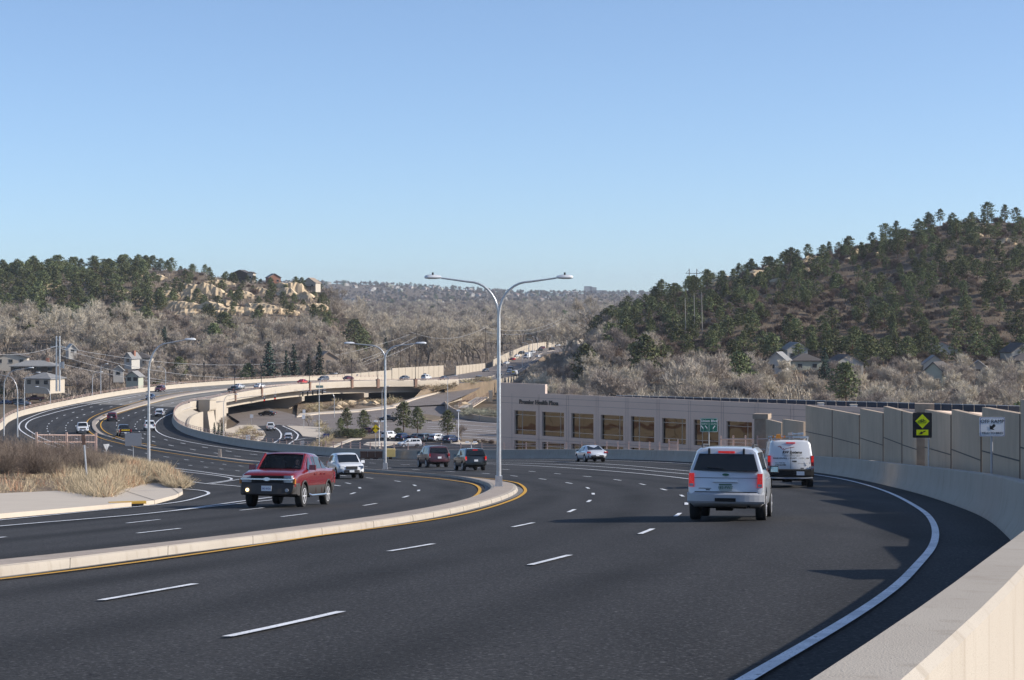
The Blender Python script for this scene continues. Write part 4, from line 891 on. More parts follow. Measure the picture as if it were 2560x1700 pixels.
def bare_tree(seed, h, spread, trunk_r, lv=5, twig_w=.05, droop=0.0, nsub=4, up=.35, multi=1, ntw=7):
    r = random.Random(seed); tr, cr = MB(), MB()
    def grow(p, d, L, rad, k):
        n = 3; pts = [p]; dd = d.copy()
        for i in range(n):
            dd = (dd+rv(r, .13)+Vector((0, 0, up*.25))).normalized(); pts.append(pts[-1]+dd*L/n)
        if k >= 3: tr.tube(pts, [rad*(1-.4*i/n) for i in range(n+1)], 5 if k >= 4 else 3, 0, False)
        elif k >= 1:
            for a, b in zip(pts, pts[1:]): ribbon(cr, a, b, max(twig_w, rad*1.6), r)
        if k == 0:
            for j in range(ntw):
                a = pts[r.randrange(n)+1]; e = (dd+rv(r, .55)+Vector((0, 0, .2-droop))).normalized(); ribbon(cr, a, a+e*L*r.uniform(.5, 1.1), twig_w, r)
            ribbon(cr, pts[0], pts[-1], twig_w*1.3, r); return
        for j in range(nsub+(1 if k < 3 else 0)):
            t = r.uniform(.35, 1.0) if j else 1.0; i = min(n-1, int(t*n)); q = pts[i].lerp(pts[i+1], t*n-i if t < 1 else 1)
            side = rv(r); side -= dd*side.dot(dd); side.normalize(); ang = r.uniform(.35, .95)*spread
            e = (dd*math.cos(ang)+side*math.sin(ang)+Vector((0, 0, up*.4))).normalized(); grow(q, e, L*r.uniform(.58, .8), rad*.6, k-1)
    for m_ in range(multi):
        b = Vector((r.uniform(-.3, .3), r.uniform(-.3, .3), -1))*(multi > 1) + Vector((0, 0, -.8 if multi == 1 else 0))
        grow(b, (Vector((0, 0, 1))+rv(r, .1 if multi == 1 else .35)).normalized(), h*.34, trunk_r, lv)
    zs = max(v[2] for v in cr.v); k = h/zs
    tr.v = [(v[0]*k, v[1]*k, v[2]*k) for v in tr.v]; cr.v = [(v[0]*k, v[1]*k, v[2]*k) for v in cr.v]
    return tr, cr
def quad(mb, c, s, r, flat=.5):
    n = Vector((r.gauss(0, 1), r.gauss(0, 1), r.gauss(0, 1)+flat)).normalized(); u = n.cross(rv(r)).normalized(); v = n.cross(u)
    a = r.uniform(.6, 1.3)*s/2; b = r.uniform(.3, .7)*s/2; mb.add([c-u*a, c-v*b, c+u*a, c+v*b], [(0, 1, 2, 3)])
def pine(seed, h, w, open_=.3, n=60, leaf=.55, per=11, cone=False):
    r = random.Random(seed); tr, cr = MB(), MB(); lean = Vector((r.gauss(0, .03), r.gauss(0, .03), 1))
    tr.tube([lean*z for z in (-1, h*.3, h*.7, h*.97)], [h*.022, h*.018, h*.011, h*.003], 6, 0, False)
    for i in range(n):
        t = open_+(1-open_)*((i+r.random())/n)**.9; z = h*t
        if cone: rad = w*(1-t)*.98+.05*w
        else:
            s = (t-open_)/(1-open_); rad = w*(math.sin(math.pi*min(1, s*.80+.2))**.7)*r.uniform(.55, 1.1)
        a = i*2.4+r.uniform(-.5, .5); e = Vector((math.cos(a), math.sin(a), r.uniform(-.12, .3) if not cone else -.15)); c0 = lean*z; c1 = c0+e*rad
        if i % 2 == 0 and not cone: tr.bar(c0, c1, h*.006)
        m = per if not cone else max(3, int(per*(1-t)+3))
        for k in range(m):
            f = min(1.15, r.gauss(.78, .22)) if not cone else r.uniform(.1, 1.03); c = c0.lerp(c1, f)+Vector((r.gauss(0, 1), r.gauss(0, 1), r.gauss(0, .55)))*leaf*.62*(.45 if cone else 1); quad(cr, c, leaf*r.uniform(.7, 1.3), r, .7)
    return tr, cr
def shrub(seed, h, w, n=90, tw=.03, leafy=False, sub=4):
    r = random.Random(seed); cr = MB()
    for i in range(n):
        a = r.uniform(0, 6.28); el = r.uniform(.15, 1.35); d = Vector((math.cos(a)*math.cos(el)*w/h*.9, math.sin(a)*math.cos(el)*w/h*.9, math.sin(el))); L = h*r.uniform(.6, 1.05)
        p0 = Vector((r.gauss(0, w*.12), r.gauss(0, w*.12), -.1)); p1 = p0+d*L*.55+rv(r, .06*h); p2 = p1+(d+rv(r, .25))*L*.45
        ribbon(cr, p0, p1, tw, r); ribbon(cr, p1, p2, tw*.8, r)
        for k in range(sub): q = p0.lerp(p2, r.uniform(.35, .95)); ribbon(cr, q, q+(d+rv(r, .6)).normalized()*L*r.uniform(.15, .35), tw*.7, r)
    return cr
PROTO = {}
def proto(kind, tr, cr, mt, mc, tn='trunk', cn='crown'):
    a = tr.build(tn, mt) if tr else None; b = cr.build(cn, mc, fix=False); PROTO.setdefault(kind, []).append((a.data if a else None, b.data, tn, cn))
    if a: bpy.data.objects.remove(a)
    bpy.data.objects.remove(b)
prx = random.Random(5)
for s in range(5): proto('cotton', *bare_tree(100+s, 18, .85, .42, 5, .065, nsub=3, ntw=8), M['bark'], M['twigA'])
for s in range(5): proto('bare', *bare_tree(200+s, 10, .95, .22, 4, .05, nsub=4, ntw=8), M['bark'], M['twigB'])
for s in range(4): proto('thicket', *bare_tree(300+s, 8, 1.0, .14, 4, .05, nsub=3, multi=3, ntw=8), M['bark'], M['twigA'])
for s in range(4): proto('oak', *bare_tree(400+s, 6, 1.1, .12, 3, .05, nsub=5, multi=3, ntw=9), M['bark'], M['twigC'])
for s in range(6): proto('pine', *pine(500+s, 9, prx.uniform(2.6, 3.5), prx.uniform(.08, .30), 40, .62, 32), M['pinebark'], M['needle'])
for s in range(5): proto('pinyon', *pine(550+s, 9, prx.uniform(3.4, 4.4), prx.uniform(.03, .14), 44, .75, 30), M['pinebark'], M['needle'])
for s in range(3): proto('lotpine', *pine(600+s, 9, 2.9, .16, 90, .6, 17), M['pinebark'], M['needle'])
for s in range(3): proto('spruce', *pine(700+s, 11, 2.5, .04, 110, .6, 16, True), M['pinebark'], M['spruce'])
for s in range(3): proto('fartree', *bare_tree(450+s, 10, 1.0, .2, 3, .12, nsub=4, ntw=9), M['bark'], M['fartwig'])
for s in range(3): proto('scrub', None, shrub(800+s, 1.9, 2.4, 60, .075, sub=5), None, M['twigC'], cn='branches')
for s in range(3): proto('tuft', None, shrub(820+s, 1.1, 1.2, 90, .05, sub=2), None, M['straw2'], cn='branches')
for s in range(2): proto('sagebush', None, shrub(840+s, 1.5, 2.0, 130, .06, sub=5), None, M['sage'], cn='branches')
for s in range(3): proto('nearshrub', None, shrub(860+s, 2.6, 2.3, 420, .014, sub=9), None, M['shrubtwig'], cn='branches')
NAMES = {'cotton': 'cottonwood', 'bare': 'bare_tree', 'thicket': 'bare_tree', 'oak': 'scrub_oak', 'fartree': 'bare_tree', 'pine': 'pine_tree', 'pinyon': 'pinyon_tree', 'lotpine': 'pine_tree', 'spruce': 'spruce_tree', 'scrub': 'shrub', 'tuft': 'dry_shrub', 'sagebush': 'sage_bush', 'nearshrub': 'shrub'}
H0 = {'fartree': 10, 'cotton': 18, 'bare': 10, 'thicket': 8, 'oak': 6, 'pine': 9, 'pinyon': 9, 'lotpine': 9, 'spruce': 11, 'scrub': 1.9, 'tuft': 1.1, 'sagebush': 1.5, 'nearshrub': 2.6}
pr = random.Random(77)
def plant(kind, p, h, label, group=None, wide=1.0, vi=None, cat=None):
    a, b, tn, cn = PROTO[kind][pr.randrange(len(PROTO[kind])) if vi is None else vi % len(PROTO[kind])]
    s = h/H0[kind]; nm = NAMES[kind]; rz = pr.uniform(0, 6.28)
    if a is None:
        o = bpy.data.objects.new(nm, b); COL.objects.link(o)
    else:
        o = bpy.data.objects.new(nm, None); COL.objects.link(o); o.empty_display_size = .5
        for me, n in ((a, tn), (b, cn)): c = bpy.data.objects.new(n, me); COL.objects.link(c); c.parent = o
    o.location = p; o.rotation_euler = (0, 0, rz); o.scale = (s*wide, s*wide, s)
    cat = cat or {'cotton': 'tree', 'bare': 'tree', 'thicket': 'tree', 'oak': 'tree', 'pine': 'pine', 'pinyon': 'pinyon', 'lotpine': 'pine', 'spruce': 'spruce'}.get(kind, 'shrub')
    return tag(o, label, cat, group)
def gp(px, Y): X = (px-CX)/F*Y; return Vector((X, Y, ground_z(X, Y)))
def onhw(X, Y):
    """is the point inside the far road corridor or near the walls"""
    px = X/Y*F+CX
    if Y > 640: 
        l = [p for p in LBF if abs(p.y-Y) < 6]; q = [p for p in RBF if abs(p.y-Y) < 8]
        if l and q and min(p.x for p in l)-14 < X < max(p.x for p in q)+9: return True
    return False
# --- tree sites read off the photograph: (px, base row or None, distance, height)
for px, yb, Y, h, vi, lb in ((851, 1078, None, 3.1, 0, 'small shaggy pine, leftmost of the parking lot pines'), (868, 1073, None, 5.0, 1, 'dark pine second from the left beside the parking lot'), (910, 1081, None, 5.2, 2, 'bushy dark pine leaning right, beside the yellow diamond sign'),
                              (1009, 1080, None, 7.0, 0, 'tallest pine behind the parked cars'), (1044, 1083, None, 5.9, 1, 'pine touching the tallest pine on its right, behind the parked cars'), (1119, 1091, None, 5.9, 2, 'single pine at the right end of the row of parked cars')):
    plant('lotpine', low(px, yb), h, lb, vi=vi)
for i, (px, Y, h) in enumerate(((673, 700, 17.5), (716, 695, 14.5), (738, 705, 16), (770, 698, 13), (797, 712, 16.5), (408, 830, 12))):
    plant('spruce', gp(px, Y), h, ['tall dark spruce, leftmost of the row beyond the bridge', 'slim dark spruce second from the left beyond the bridge', 'dark spruce in the middle of the row beyond the bridge', 'shortest dark spruce of the row beyond the bridge', 'dark spruce at the right end of the row beyond the bridge', 'round dark spruce alone below the sandstone cliffs'][i], wide=[1.3, .85, .9, 1, .9, 1.4][i])
plant('spruce', gp(2062, 545), 11.5, 'blue green spruce standing among the houses at the right', wide=1.2)
for px, Y, h, k, lb in ((536, 830, 13, 'lotpine', 'dark round evergreen left of the tall white gable'), (560, 880, 14, 'lotpine', 'tall evergreen behind the round one, left of the spruces'), (620, 700, 9.5, 'lotpine', 'broad dark evergreen in front of the tallest spruce'), (448, 740, 8.5, 'lotpine', 'dark evergreen right of the white gabled house'), (388, 700, 6, 'lotpine', 'low dark evergreen beside the brown roofed house'), (75, 860, 10, 'lotpine', 'dark evergreen among bare trees at far left'), (12, 640, 9, 'lotpine', 'evergreen at the left edge beside the bungalow'), (885, 1000, 17, 'lotpine', 'dark evergreen pair left of the double street lamp'), (905, 1020, 15, 'lotpine', 'dark evergreen right beside the pair left of the double street lamp'), (968, 980, 15, 'spruce', 'pointed evergreen right of the double street lamp'), (1002, 1100, 17, 'spruce', 'tall pointed evergreen left of the huge bare cottonwood'),
                       (1462, 610, 13, 'lotpine', 'dark round pine above the left end of the office roof'), (1608, 560, 14, 'lotpine', 'large dark pine among bare trees above the office building'), (1850, 520, 12, 'lotpine', 'dark pine among bare trees above the solar panels'), (2115, 500, 10.5, 'lotpine', 'dark pine right behind the solar panels near the spruce'), (2172, 590, 11, 'lotpine', 'wide round pine above the white houses'), (2290, 420, 6, 'lotpine', 'low dark evergreen just above the block pillar'), (2385, 420, 5.5, 'lotpine', 'low evergreen right of the block pillar'), (2545, 430, 7.5, 'lotpine', 'dark evergreen at the right edge above the wall'), (1515, 900, 12, 'lotpine', 'bushy pine at the foot of the hill beside the utility pole'), (1565, 860, 9, 'lotpine', 'green bushy pine right of the far road'), (1490, 950, 13, 'lotpine', 'pine beside the last utility pole of the far road')):
    plant(k, gp(px, Y), h, lb, wide=1.15)
# --- woods that nobody could count : one object each, instancing the tree shapes over many points
HID = {}
def hidden(kinds):
    if kinds not in HID:
        c = bpy.data.collections.new('woods_'+kinds[0])
        for kd in kinds:
            for a, b, tn, cn in PROTO[kd]:
                o = bpy.data.objects.new('tree_shape', b); c.objects.link(o); o.scale = (1/H0[kd],)*3
        HID[kinds] = c
    return HID[kinds]
def woods(name, pts, kinds, seed=0):
    me = bpy.data.meshes.new(name); me.from_pydata([tuple(p[:3]) for p in pts], [], []); at = me.attributes.new('hgt', 'FLOAT', 'POINT'); at.data.foreach_set('value', [p[3] for p in pts])
    o = bpy.data.objects.new(name, me); COL.objects.link(o); tag(o, kind='stuff')
    g = bpy.data.node_groups.new(name, 'GeometryNodeTree'); g.interface.new_socket('Geometry', in_out='INPUT', socket_type='NodeSocketGeometry'); g.interface.new_socket('Geometry', in_out='OUTPUT', socket_type='NodeSocketGeometry')
    N = g.nodes.new; L = g.links.new; gi = N('NodeGroupInput'); go = N('NodeGroupOutput'); ip = N('GeometryNodeInstanceOnPoints'); ci = N('GeometryNodeCollectionInfo'); ci.inputs['Collection'].default_value = hidden(kinds); ci.inputs['Separate Children'].default_value = True; ci.inputs['Reset Children'].default_value = False
    na = N('GeometryNodeInputNamedAttribute'); na.data_type = 'FLOAT'; na.inputs['Name'].default_value = 'hgt'; rv_ = N('FunctionNodeRandomValue'); rv_.data_type = 'FLOAT_VECTOR'; rv_.inputs['Min'].default_value = (0, 0, 0); rv_.inputs['Max'].default_value = (0, 0, 6.28); rv_.inputs['Seed'].default_value = seed
    ip.inputs['Pick Instance'].default_value = True; L(gi.outputs[0], ip.inputs['Points']); L(ci.outputs[0], ip.inputs['Instance']); L(rv_.outputs['Value'], ip.inputs['Rotation']); L(na.outputs['Attribute'], ip.inputs['Scale']); L(ip.outputs[0], go.inputs[0])
    m = o.modifiers.new('woods', 'NODES'); m.node_group = g; return o
def spread(n, fa, fy, fh, seed, ok=lambda X, Y, px: True):
    r = random.Random(seed); out = []; k = 0
    while len(out) < n and k < n*10:
        k += 1; px = fa(r); Y = fy(r, px); X = (px-CX)/F*Y
        if onhw(X, Y) or not ok(X, Y, px): continue
        out.append((X, Y, ground_z(X, Y)-.3, fh(r, px)))
    return out
# --- scattered woods
def scatter(n, kind, fa, fy, fh, label, group, ok=lambda X, Y, px: True, wide=(.9, 1.2), mind=0):
    k = 0; pts = []
    for _ in range(n*12):
        if k >= n: break
        px = fa(); Y = fy(px); X = (px-CX)/F*Y
        if onhw(X, Y) or not ok(X, Y, px): continue
        if mind and any((X-a)**2+(Y-b)**2 < mind*mind for a, b in pts): continue
        pts.append((X, Y)); plant(kind, Vector((X, Y, ground_z(X, Y)-.2)), fh(px, Y), label, group, pr.uniform(*wide)); k += 1
U = pr.uniform
# right valley behind the office building
inr = lambda X, Y, px: not (X+Y*.0 < 0)
hclear = lambda w: (lambda X, Y, px: not any(abs(px-h[0]) < w and Y < h[2] for h in H_ if h[0] > 1900))
scatter(165, 'thicket', lambda: U(1395, 2640), lambda p: U(372, 450), lambda p, Y: U(6.5, 10.0)*(.78 if p > 1950 else 1), 'pale brown bare tree in the thicket behind the office roof', 'bare thicket trees behind the office building', mind=3.0)
woods('bare_woods', spread(190, lambda r: r.uniform(1395, 2640), lambda r, p: r.uniform(440, 580 if p > 1700 else 640), lambda r, p: r.uniform(6.5, 10)*(.85 if p > 1900 else 1.1), 41, hclear(5)), ('bare', 'thicket'), 1)
scatter(26, 'bare', lambda: U(1330, 1560), lambda p: U(560, 860), lambda p, Y: U(6, 10), 'bare tree beside the far road at the foot of the hill', 'bare trees beside the far road', ok=lambda X, Y, px: px > 1395 or Y < 600 and px > 1385)
for i, (px, Y, h) in enumerate(((1505, 470, 11), (1535, 455, 13.5), (1570, 480, 12), (1690, 470, 14), (1725, 480, 13), (1760, 500, 14), (1800, 470, 11), (1880, 460, 11), (1935, 470, 10.5), (2230, 440, 8.5), (2420, 450, 11), (2480, 455, 10.5), (2520, 440, 10), (1660, 430, 9.5), (1420, 520, 11))):
    plant('bare' if i % 2 else 'cotton', gp(px, Y), h, 'tall bare tree rising above the thicket behind the office building', 'tall bare trees above the thicket', wide=1.1)
# valley left of the bridge
scatter(105, 'bare', lambda: U(-60, 900), lambda p: U(640, 800) if p > 300 else U(600, 800), lambda p, Y: U(7.5, 11.5), 'grey bare tree in the neighbourhood beyond the left curve', 'bare trees beyond the left curve', mind=6, ok=lambda X, Y, px: Y > 700 - min(0, px-500)*-.25 and not (640 < px < 830 and Y < 720) and not any(abs(px-h[0]) < 6 and Y < h[2]+8 for h in H_ if 0 < h[0] < 900 and h[1] > 800))
woods('bare_woods', spread(150, lambda r: r.uniform(-60, 1000), lambda r, p: r.uniform(780, 950), lambda r, p: r.uniform(8, 12), 42), ('bare', 'thicket'), 2)
woods('slope_woods', spread(95, lambda r: r.uniform(1325, 1520), lambda r, p: r.uniform(600, 980), lambda r, p: r.uniform(6, 11), 45), ('bare', 'thicket'), 11)
woods('valley_woods', spread(260, lambda r: r.uniform(820, 1560), lambda r, p: r.uniform(1150, 1900), lambda r, p: r.uniform(13, 22), 43, lambda X, Y, px: Y > 1460 or px < 1130 or Y > 1300 and px > 1500), ('cotton', 'bare'), 3)
scatter(60, 'cotton', lambda: U(-60, 330) if U(0, 1) < .5 else U(300, 960), lambda p: U(790, 940), lambda p, Y: U(16, 20) if p < 320 else U(10, 15), 'tall pale bare cottonwood on the valley floor left of centre', 'cottonwoods left of centre', mind=9)
scatter(95, 'cotton', lambda: U(860, 1490), lambda p: U(960, 1400), lambda p, Y: U(17, 25), 'tall pale bare cottonwood in the grove behind the far road', 'cottonwoods behind the far road', mind=9, ok=lambda X, Y, px: Y > 1010 or px < 1180)
scatter(100, 'cotton', lambda: U(800, 1560), lambda p: U(1400, 2100), lambda p, Y: U(17, 24), 'distant bare cottonwood in the river woods', 'distant cottonwoods')
plant('cotton', gp(1070, 1000), 26, 'huge wide bare cottonwood in the middle of the valley', wide=1.35, vi=2)
plant('cotton', gp(205, 860), 22, 'huge pale bare cottonwood on the left below the hill', wide=1.4, vi=1)
# pines on the hills
def hillok(X, Y, px):
    z = ground_z(X, Y); return True
def left_y(p): return U(975, 1275)
scatter(165, 'pinyon', lambda: U(-40, 400), lambda p: U(985, 1265), lambda p, Y: U(6.5, 10.5), 'dark green pinyon pine in the dense cover on the left part of the left hill', 'pinyons on the left hill', mind=6, wide=(.9, 1.2))
scatter(90, 'pinyon', lambda: U(380, 850), lambda p: U(1000, 1265), lambda p, Y: U(4.5, 8.5), 'dark green pinyon pine scattered among the pale cliffs of the left hill', 'pinyons among the cliffs', mind=7, wide=(.8, 1.1))
scatter(285, 'pine', lambda: 1500+1120*U(0, 1)**.8, lambda p: (U(605, 1005) if p < 1800 else U(605, 912)), lambda p, Y: U(4.6, 9.0)*(1 if p < 1800 else .95), 'dark green pine on the steep hill at the right', 'pines on the right hill', mind=5, wide=(.8, 1.15))
woods('pine_woods', spread(300, lambda r: r.uniform(1540, 2660), lambda r, p: r.uniform(620, 1000 if p < 1800 else 912), lambda r, p: r.uniform(4, 7.5), 44), ('pine',), 4)
plant('pine', gp(2470, 903), 9.0, 'big lone pine standing on the top of the right hill', wide=1.15, vi=1)
scatter(290, 'oak', lambda: U(1560, 2640), lambda p: U(600, 915), lambda p, Y: U(2.2, 4.2), 'low brown scrub oak on the slope of the right hill', 'scrub oaks on the right hill', mind=4)
scatter(60, 'oak', lambda: U(0, 840), lambda p: U(960, 1270), lambda p, Y: U(2.5, 4.5), 'low grey brown scrub oak on the left hill', 'scrub oaks on the left hill', mind=5, ok=lambda X, Y, px: px < 340 or Y > 1000)
# brush nobody could count
def brush(name, n, fa, fy, h, m, seed, tw=.12, dens=9):
    r = random.Random(seed); mb = MB()
    for _ in range(n):
        px = fa(r); Y = fy(r); X = (px-CX)/F*Y
        if onhw(X, Y): continue
        z = ground_z(X, Y); s = h*r.uniform(.5, 1.3)
        for k in range(dens):
            a = Vector((X+r.gauss(0, s*.6), Y+r.gauss(0, s*.6), z-.1)); b = a+Vector((r.gauss(0, s*.3), r.gauss(0, s*.3), s*r.uniform(.5, 1)))
            ribbon(mb, a, b, tw*r.uniform(.7, 1.5)*s, r)
    return struct(mb, name, m, kind='stuff', fix=False)
woods('hill_scrub', spread(800, lambda r: r.uniform(1540, 2680), lambda r, p: r.uniform(600, 1000 if p < 1800 else 912), lambda r, p: r.uniform(1.2, 3.2), 61), ('oak',), 9)
woods('hill_scrub', spread(260, lambda r: r.uniform(-60, 860), lambda r, p: r.uniform(960, 1260), lambda r, p: r.uniform(1.2, 3.0), 62), ('oak',), 10)
brush('hill_brush', 5200, lambda r: r.uniform(1480, 2700), lambda r: r.uniform(560, 930), 1.3, M['twigC'], 1)
brush('hill_brush', 2600, lambda r: r.uniform(-60, 860), lambda r: r.uniform(930, 1280), 1.4, M['twigB'], 2)
brush('hill_grass', 2200, lambda r: r.uniform(1500, 2650), lambda r: r.uniform(560, 930), .6, M['straw2'], 3, .2)
brush('hill_grass', 1500, lambda r: r.uniform(0, 860), lambda r: r.uniform(980, 1280), .7, M['straw2'], 4, .2)
brush('valley_brush', 5000, lambda r: r.uniform(-60, 1560), lambda r: r.uniform(640, 1500), 2.2, M['twigB'], 5, .09)
brush('valley_brush', 1800, lambda r: r.uniform(1390, 2650), lambda r: r.uniform(360, 600), 1.8, M['twigA'], 6, .07, 12)
# far woods on the plain and mesa
M['farA'] = island_var(mat('far_bare_woods', (0.27, 0.235, 0.19), 1, spec=.1), .18, .004); M['farB'] = island_var(mat('far_brown_woods', (0.19, 0.16, 0.135), 1, spec=.1), .18, .004)
def far_woods(name, n, y0, y1, m, seed, hs, px0=-100, px1=1760, k=15):
    r = random.Random(seed); mb = MB()
    for _ in range(n):
        px = r.uniform(px0, px1); Y = y0*(y1/y0)**r.random(); X = (px-CX)/F*Y; z = ground_z(X, Y); h = hs*r.uniform(.6, 1.25); w_ = h*r.uniform(.35, .6)
        for j in range(k):
            c = Vector((X+r.gauss(0, w_*.5), Y+r.gauss(0, w_*.5), z+h*(.25+.7*r.random()))); quad(mb, c, h*.36, r, .3)
    return struct(mb, name, m, kind='stuff', fix=False)
LG = lambda y0, y1: (lambda r, p: y0*(y1/y0)**r.random())
woods('distant_woods', spread(2600, lambda r: r.uniform(-100, 1760), LG(1850, 3700), lambda r, p: r.uniform(11, 20), 51), ('cotton', 'bare'), 5)
woods('distant_woods', spread(3000, lambda r: r.uniform(-100, 1760), LG(3500, 7000), lambda r, p: r.uniform(7, 15), 52), ('fartree',), 6)
woods('distant_evergreens', spread(900, lambda r: r.uniform(-100, 1760), LG(2000, 7000), lambda r, p: r.uniform(7, 15), 53), ('pinyon', 'spruce'), 7)
woods('distant_evergreens', spread(70, lambda r: r.uniform(850, 1600), LG(1480, 2300), lambda r, p: r.uniform(9, 15), 54), ('pinyon', 'spruce'), 8)
# sandstone ledges on the hills
def outcrop(px, Y, L, h, label, group, seed):
    r = random.Random(seed); p = gp(px, Y); mb = MB(); n = max(3, int(L/1.3))
    rows = []
    for j in range(5):
        row = []
        for i in range(n+1):
            t = i/n; x = (t-.5)*L; env = math.sin(math.pi*min(.97, max(.03, t)))**.5
            z = [-2.2, h*.25, h*.6, h*.95, h*.9][j]*env + r.uniform(-.3, .3)*h*.3; y = [-1.4, -1.2, -.5, .1, 3.0][j]+r.uniform(-.7, .7)
            row.append((x, y, z))
        rows.append(row)
    mb.grid(rows); mb.grid([rows[0], [(x, 3.2, -2.4) for x, y, z in rows[0]], ])
    o = mb.build('rock_outcrop', M['rock']); o.location = p; o.rotation_euler = (0, 0, r.uniform(-.4, .4)); return tag(o, label, 'rock', group)
def hill_at(px, py):
    Y = 700.0
    while Y < 1300:
        p = gp(px, Y)
        if YH-p.z/Y*F <= py: return Y
        Y += 3
    return 1255
rr = random.Random(9)
for i, (px, py, L, h) in enumerate(((505, 745, 26, 8.5), (478, 752, 16, 6), (440, 776, 34, 5), (400, 768, 26, 4.2), (520, 782, 22, 6), (560, 772, 16, 5), (735, 738, 17, 8), (715, 745, 12, 6), (760, 752, 12, 5), (590, 786, 24, 4), (640, 776, 26, 4), (680, 786, 30, 3.5), (350, 758, 16, 4), (290, 735, 14, 3), (330, 697, 18, 3), (385, 702, 16, 4), (545, 712, 20, 3), (60, 712, 16, 2.6), (130, 722, 14, 2.4), (600, 745, 16, 4), (650, 735, 12, 4), (455, 728, 18, 4), (700, 722, 12, 3.5), (420, 742, 14, 3.4), (790, 770, 14, 3), (745, 775, 26, 2.6), (540, 745, 12, 5), (480, 790, 18, 3.5))):
    outcrop(px, hill_at(px, py), L, h, 'pale tan sandstone cliff band on the left hillside', 'sandstone cliffs on the left hill', i)
for i in range(26):
    px = rr.choice([rr.uniform(1990, 2260), rr.uniform(1750, 2000), rr.uniform(2420, 2600)]); yc = 880 if px > 1900 else 905; outcrop(px, yc-rr.uniform(0, 55), rr.uniform(5, 13), rr.uniform(1.4, 3.2), 'tan sandstone ledge near the top of the right hill', 'sandstone ledges on the right hill', 100+i)
# far houses on the plain : small, single meshes with walls and roof
fr = random.Random(21)
for i in range(150):
    px = fr.choice([fr.uniform(800, 1560), fr.uniform(800, 1560), fr.uniform(-40, 1650)]); Y = fr.uniform(3300, 6700); p = gp(px, Y); w_ = fr.uniform(10, 20); mb = MB()
    mb.box((0, 0, 2), (w_, 10, 6)); mb.prism([Vector((-w_/2-.6, -5.6, 5)), Vector((w_/2+.6, -5.6, 5)), Vector((0, -5.6, 8.4))], (0, 1, 0), .3); mb.add([(-w_/2-.6, -5.7, 5), (0, -5.7, 8.5), (0, 5.7, 8.5), (-w_/2-.6, 5.7, 5), (w_/2+.6, -5.7, 5), (w_/2+.6, 5.7, 5)], [(0, 1, 2, 3), (1, 4, 5, 2)], 1)
    o = mb.build('house', [M[fr.choice(['wh', 'wh', 'tan', 'gs'])], M[fr.choice(['groof', 'broof', 'rroof'])]], fix=False); o.location = p; o.rotation_euler = (0, 0, fr.uniform(-1.2, 1.2)); tag(o, 'tiny distant house scattered over the far mesa and plain', 'house', 'distant houses on the mesa')
for i, (px, w_, h_, lb) in enumerate(((1470, 26, 26, 'pair of pale distant tower blocks on the horizon, the taller left one'), (1483, 22, 23, 'pale distant tower block on the horizon, right of the taller one'), (1500, 44, 13, 'long pale distant building on the horizon right of the tower blocks'))):
    p = gp(px, 6700); b = empty('apartment_building', p, label=lb, cat='building'); mb = MB(); mb.box((0, 0, h_/2), (w_, 14, h_)); kid2 = mb.build('wall', M['wh']); kid2.parent = b
    mb = MB(); mb.box((0, 0, h_+.3), (w_+1, 15, .7)); kk = mb.build('roof', M['groof']); kk.parent = b
# --- verge in the fork at the left : pale walk, soil mound, dry grass, shrubs
FR = resample([unproj(*p) for p in [(-420, 1347), (-200, 1320), (0, 1296.5), (166, 1281.6), (308, 1268), (385, 1261), (439, 1246), (457, 1236), (456, 1231)]], 90)
GE = resample([unproj(*p) for p in [(-420, 1262), (0, 1241), (148, 1234), (200, 1242), (262, 1254), (290, 1234), (340, 1219), (397, 1211), (425, 1216), (455, 1229)]], 90)
BE = resample([unproj(*p) for p in [(-420, 1118), (0, 1122), (120, 1130), (220, 1145), (300, 1163), (350, 1180), (385, 1196), (425, 1213), (454, 1228)]], 90)
def gz(p, h): return (p.x, p.y, -road_d(p.x, p.y)+h)
mb = MB(); mb.grid([[gz(f, -.05)]+[gz(f+(g-f)*t, .15+.0*t) for t in (0, .015, .5, 1)] for f, g in zip(FR, GE)]); struct(mb, 'pavement', M['walk'], smooth=30, fix=False)
mb = MB(); m0 = 0
for i in (52, 74):
    f, g = FR[i], GE[i]; mb.bar(gz(f, .156), gz(g, .156), .02, .006); mb.bar(gz(f+(f-g).normalized()*.004, 0), gz(f+(f-g).normalized()*.004, .156), .02, .006)
struct(mb, 'pavement_joints', M['joint'], fix=False)
def mound(i, t): s = i/89; return .14+(1.25*math.sin(math.pi*min(1, t*1.05))**.8*(1-s)**.5+.12*noise.noise(Vector((i*.3, t*6, 0))))*(0 if t in (0, 1) else 1)
mb = MB(); SG = [[Vector(gz(g+(b-g)*(j/14), mound(i, j/14))) for j in range(15)] for i, (g, b) in enumerate(zip(GE, BE))]
mb.grid([[tuple(p) for p in r] for r in SG]); struct(mb, 'soil_verge', M['dirt'], smooth=60, fix=False)
def on_mound(s, t):
    i = min(88, max(0, s*89)); j = min(13.999, max(0, t*14)); a = int(i); b = int(j); r0 = SG[a][b].lerp(SG[a][b+1], j-b); r1 = SG[a+1][b].lerp(SG[a+1][b+1], j-b); return r0.lerp(r1, i-a)
gr = random.Random(3); mb = MB()
for _ in range(11000):
    s = gr.uniform(.015, .985); t = gr.random()**1.15*.95; c = on_mound(s, t); hh_ = gr.uniform(.3, .72)*(.7 if s > .9 else 1)*(.6+.5*noise.noise(c*.6)+.3)
    for k in range(13):
        a = c+Vector((gr.gauss(0, .22), gr.gauss(0, .22), -.03)); b = a+Vector((gr.gauss(0, .24), gr.gauss(0, .24), hh_*gr.uniform(.4, 1.1))); ribbon(mb, a, b, .014, gr)
struct(mb, 'dry_grass', M['straw'], kind='stuff', fix=False)
mb = MB()
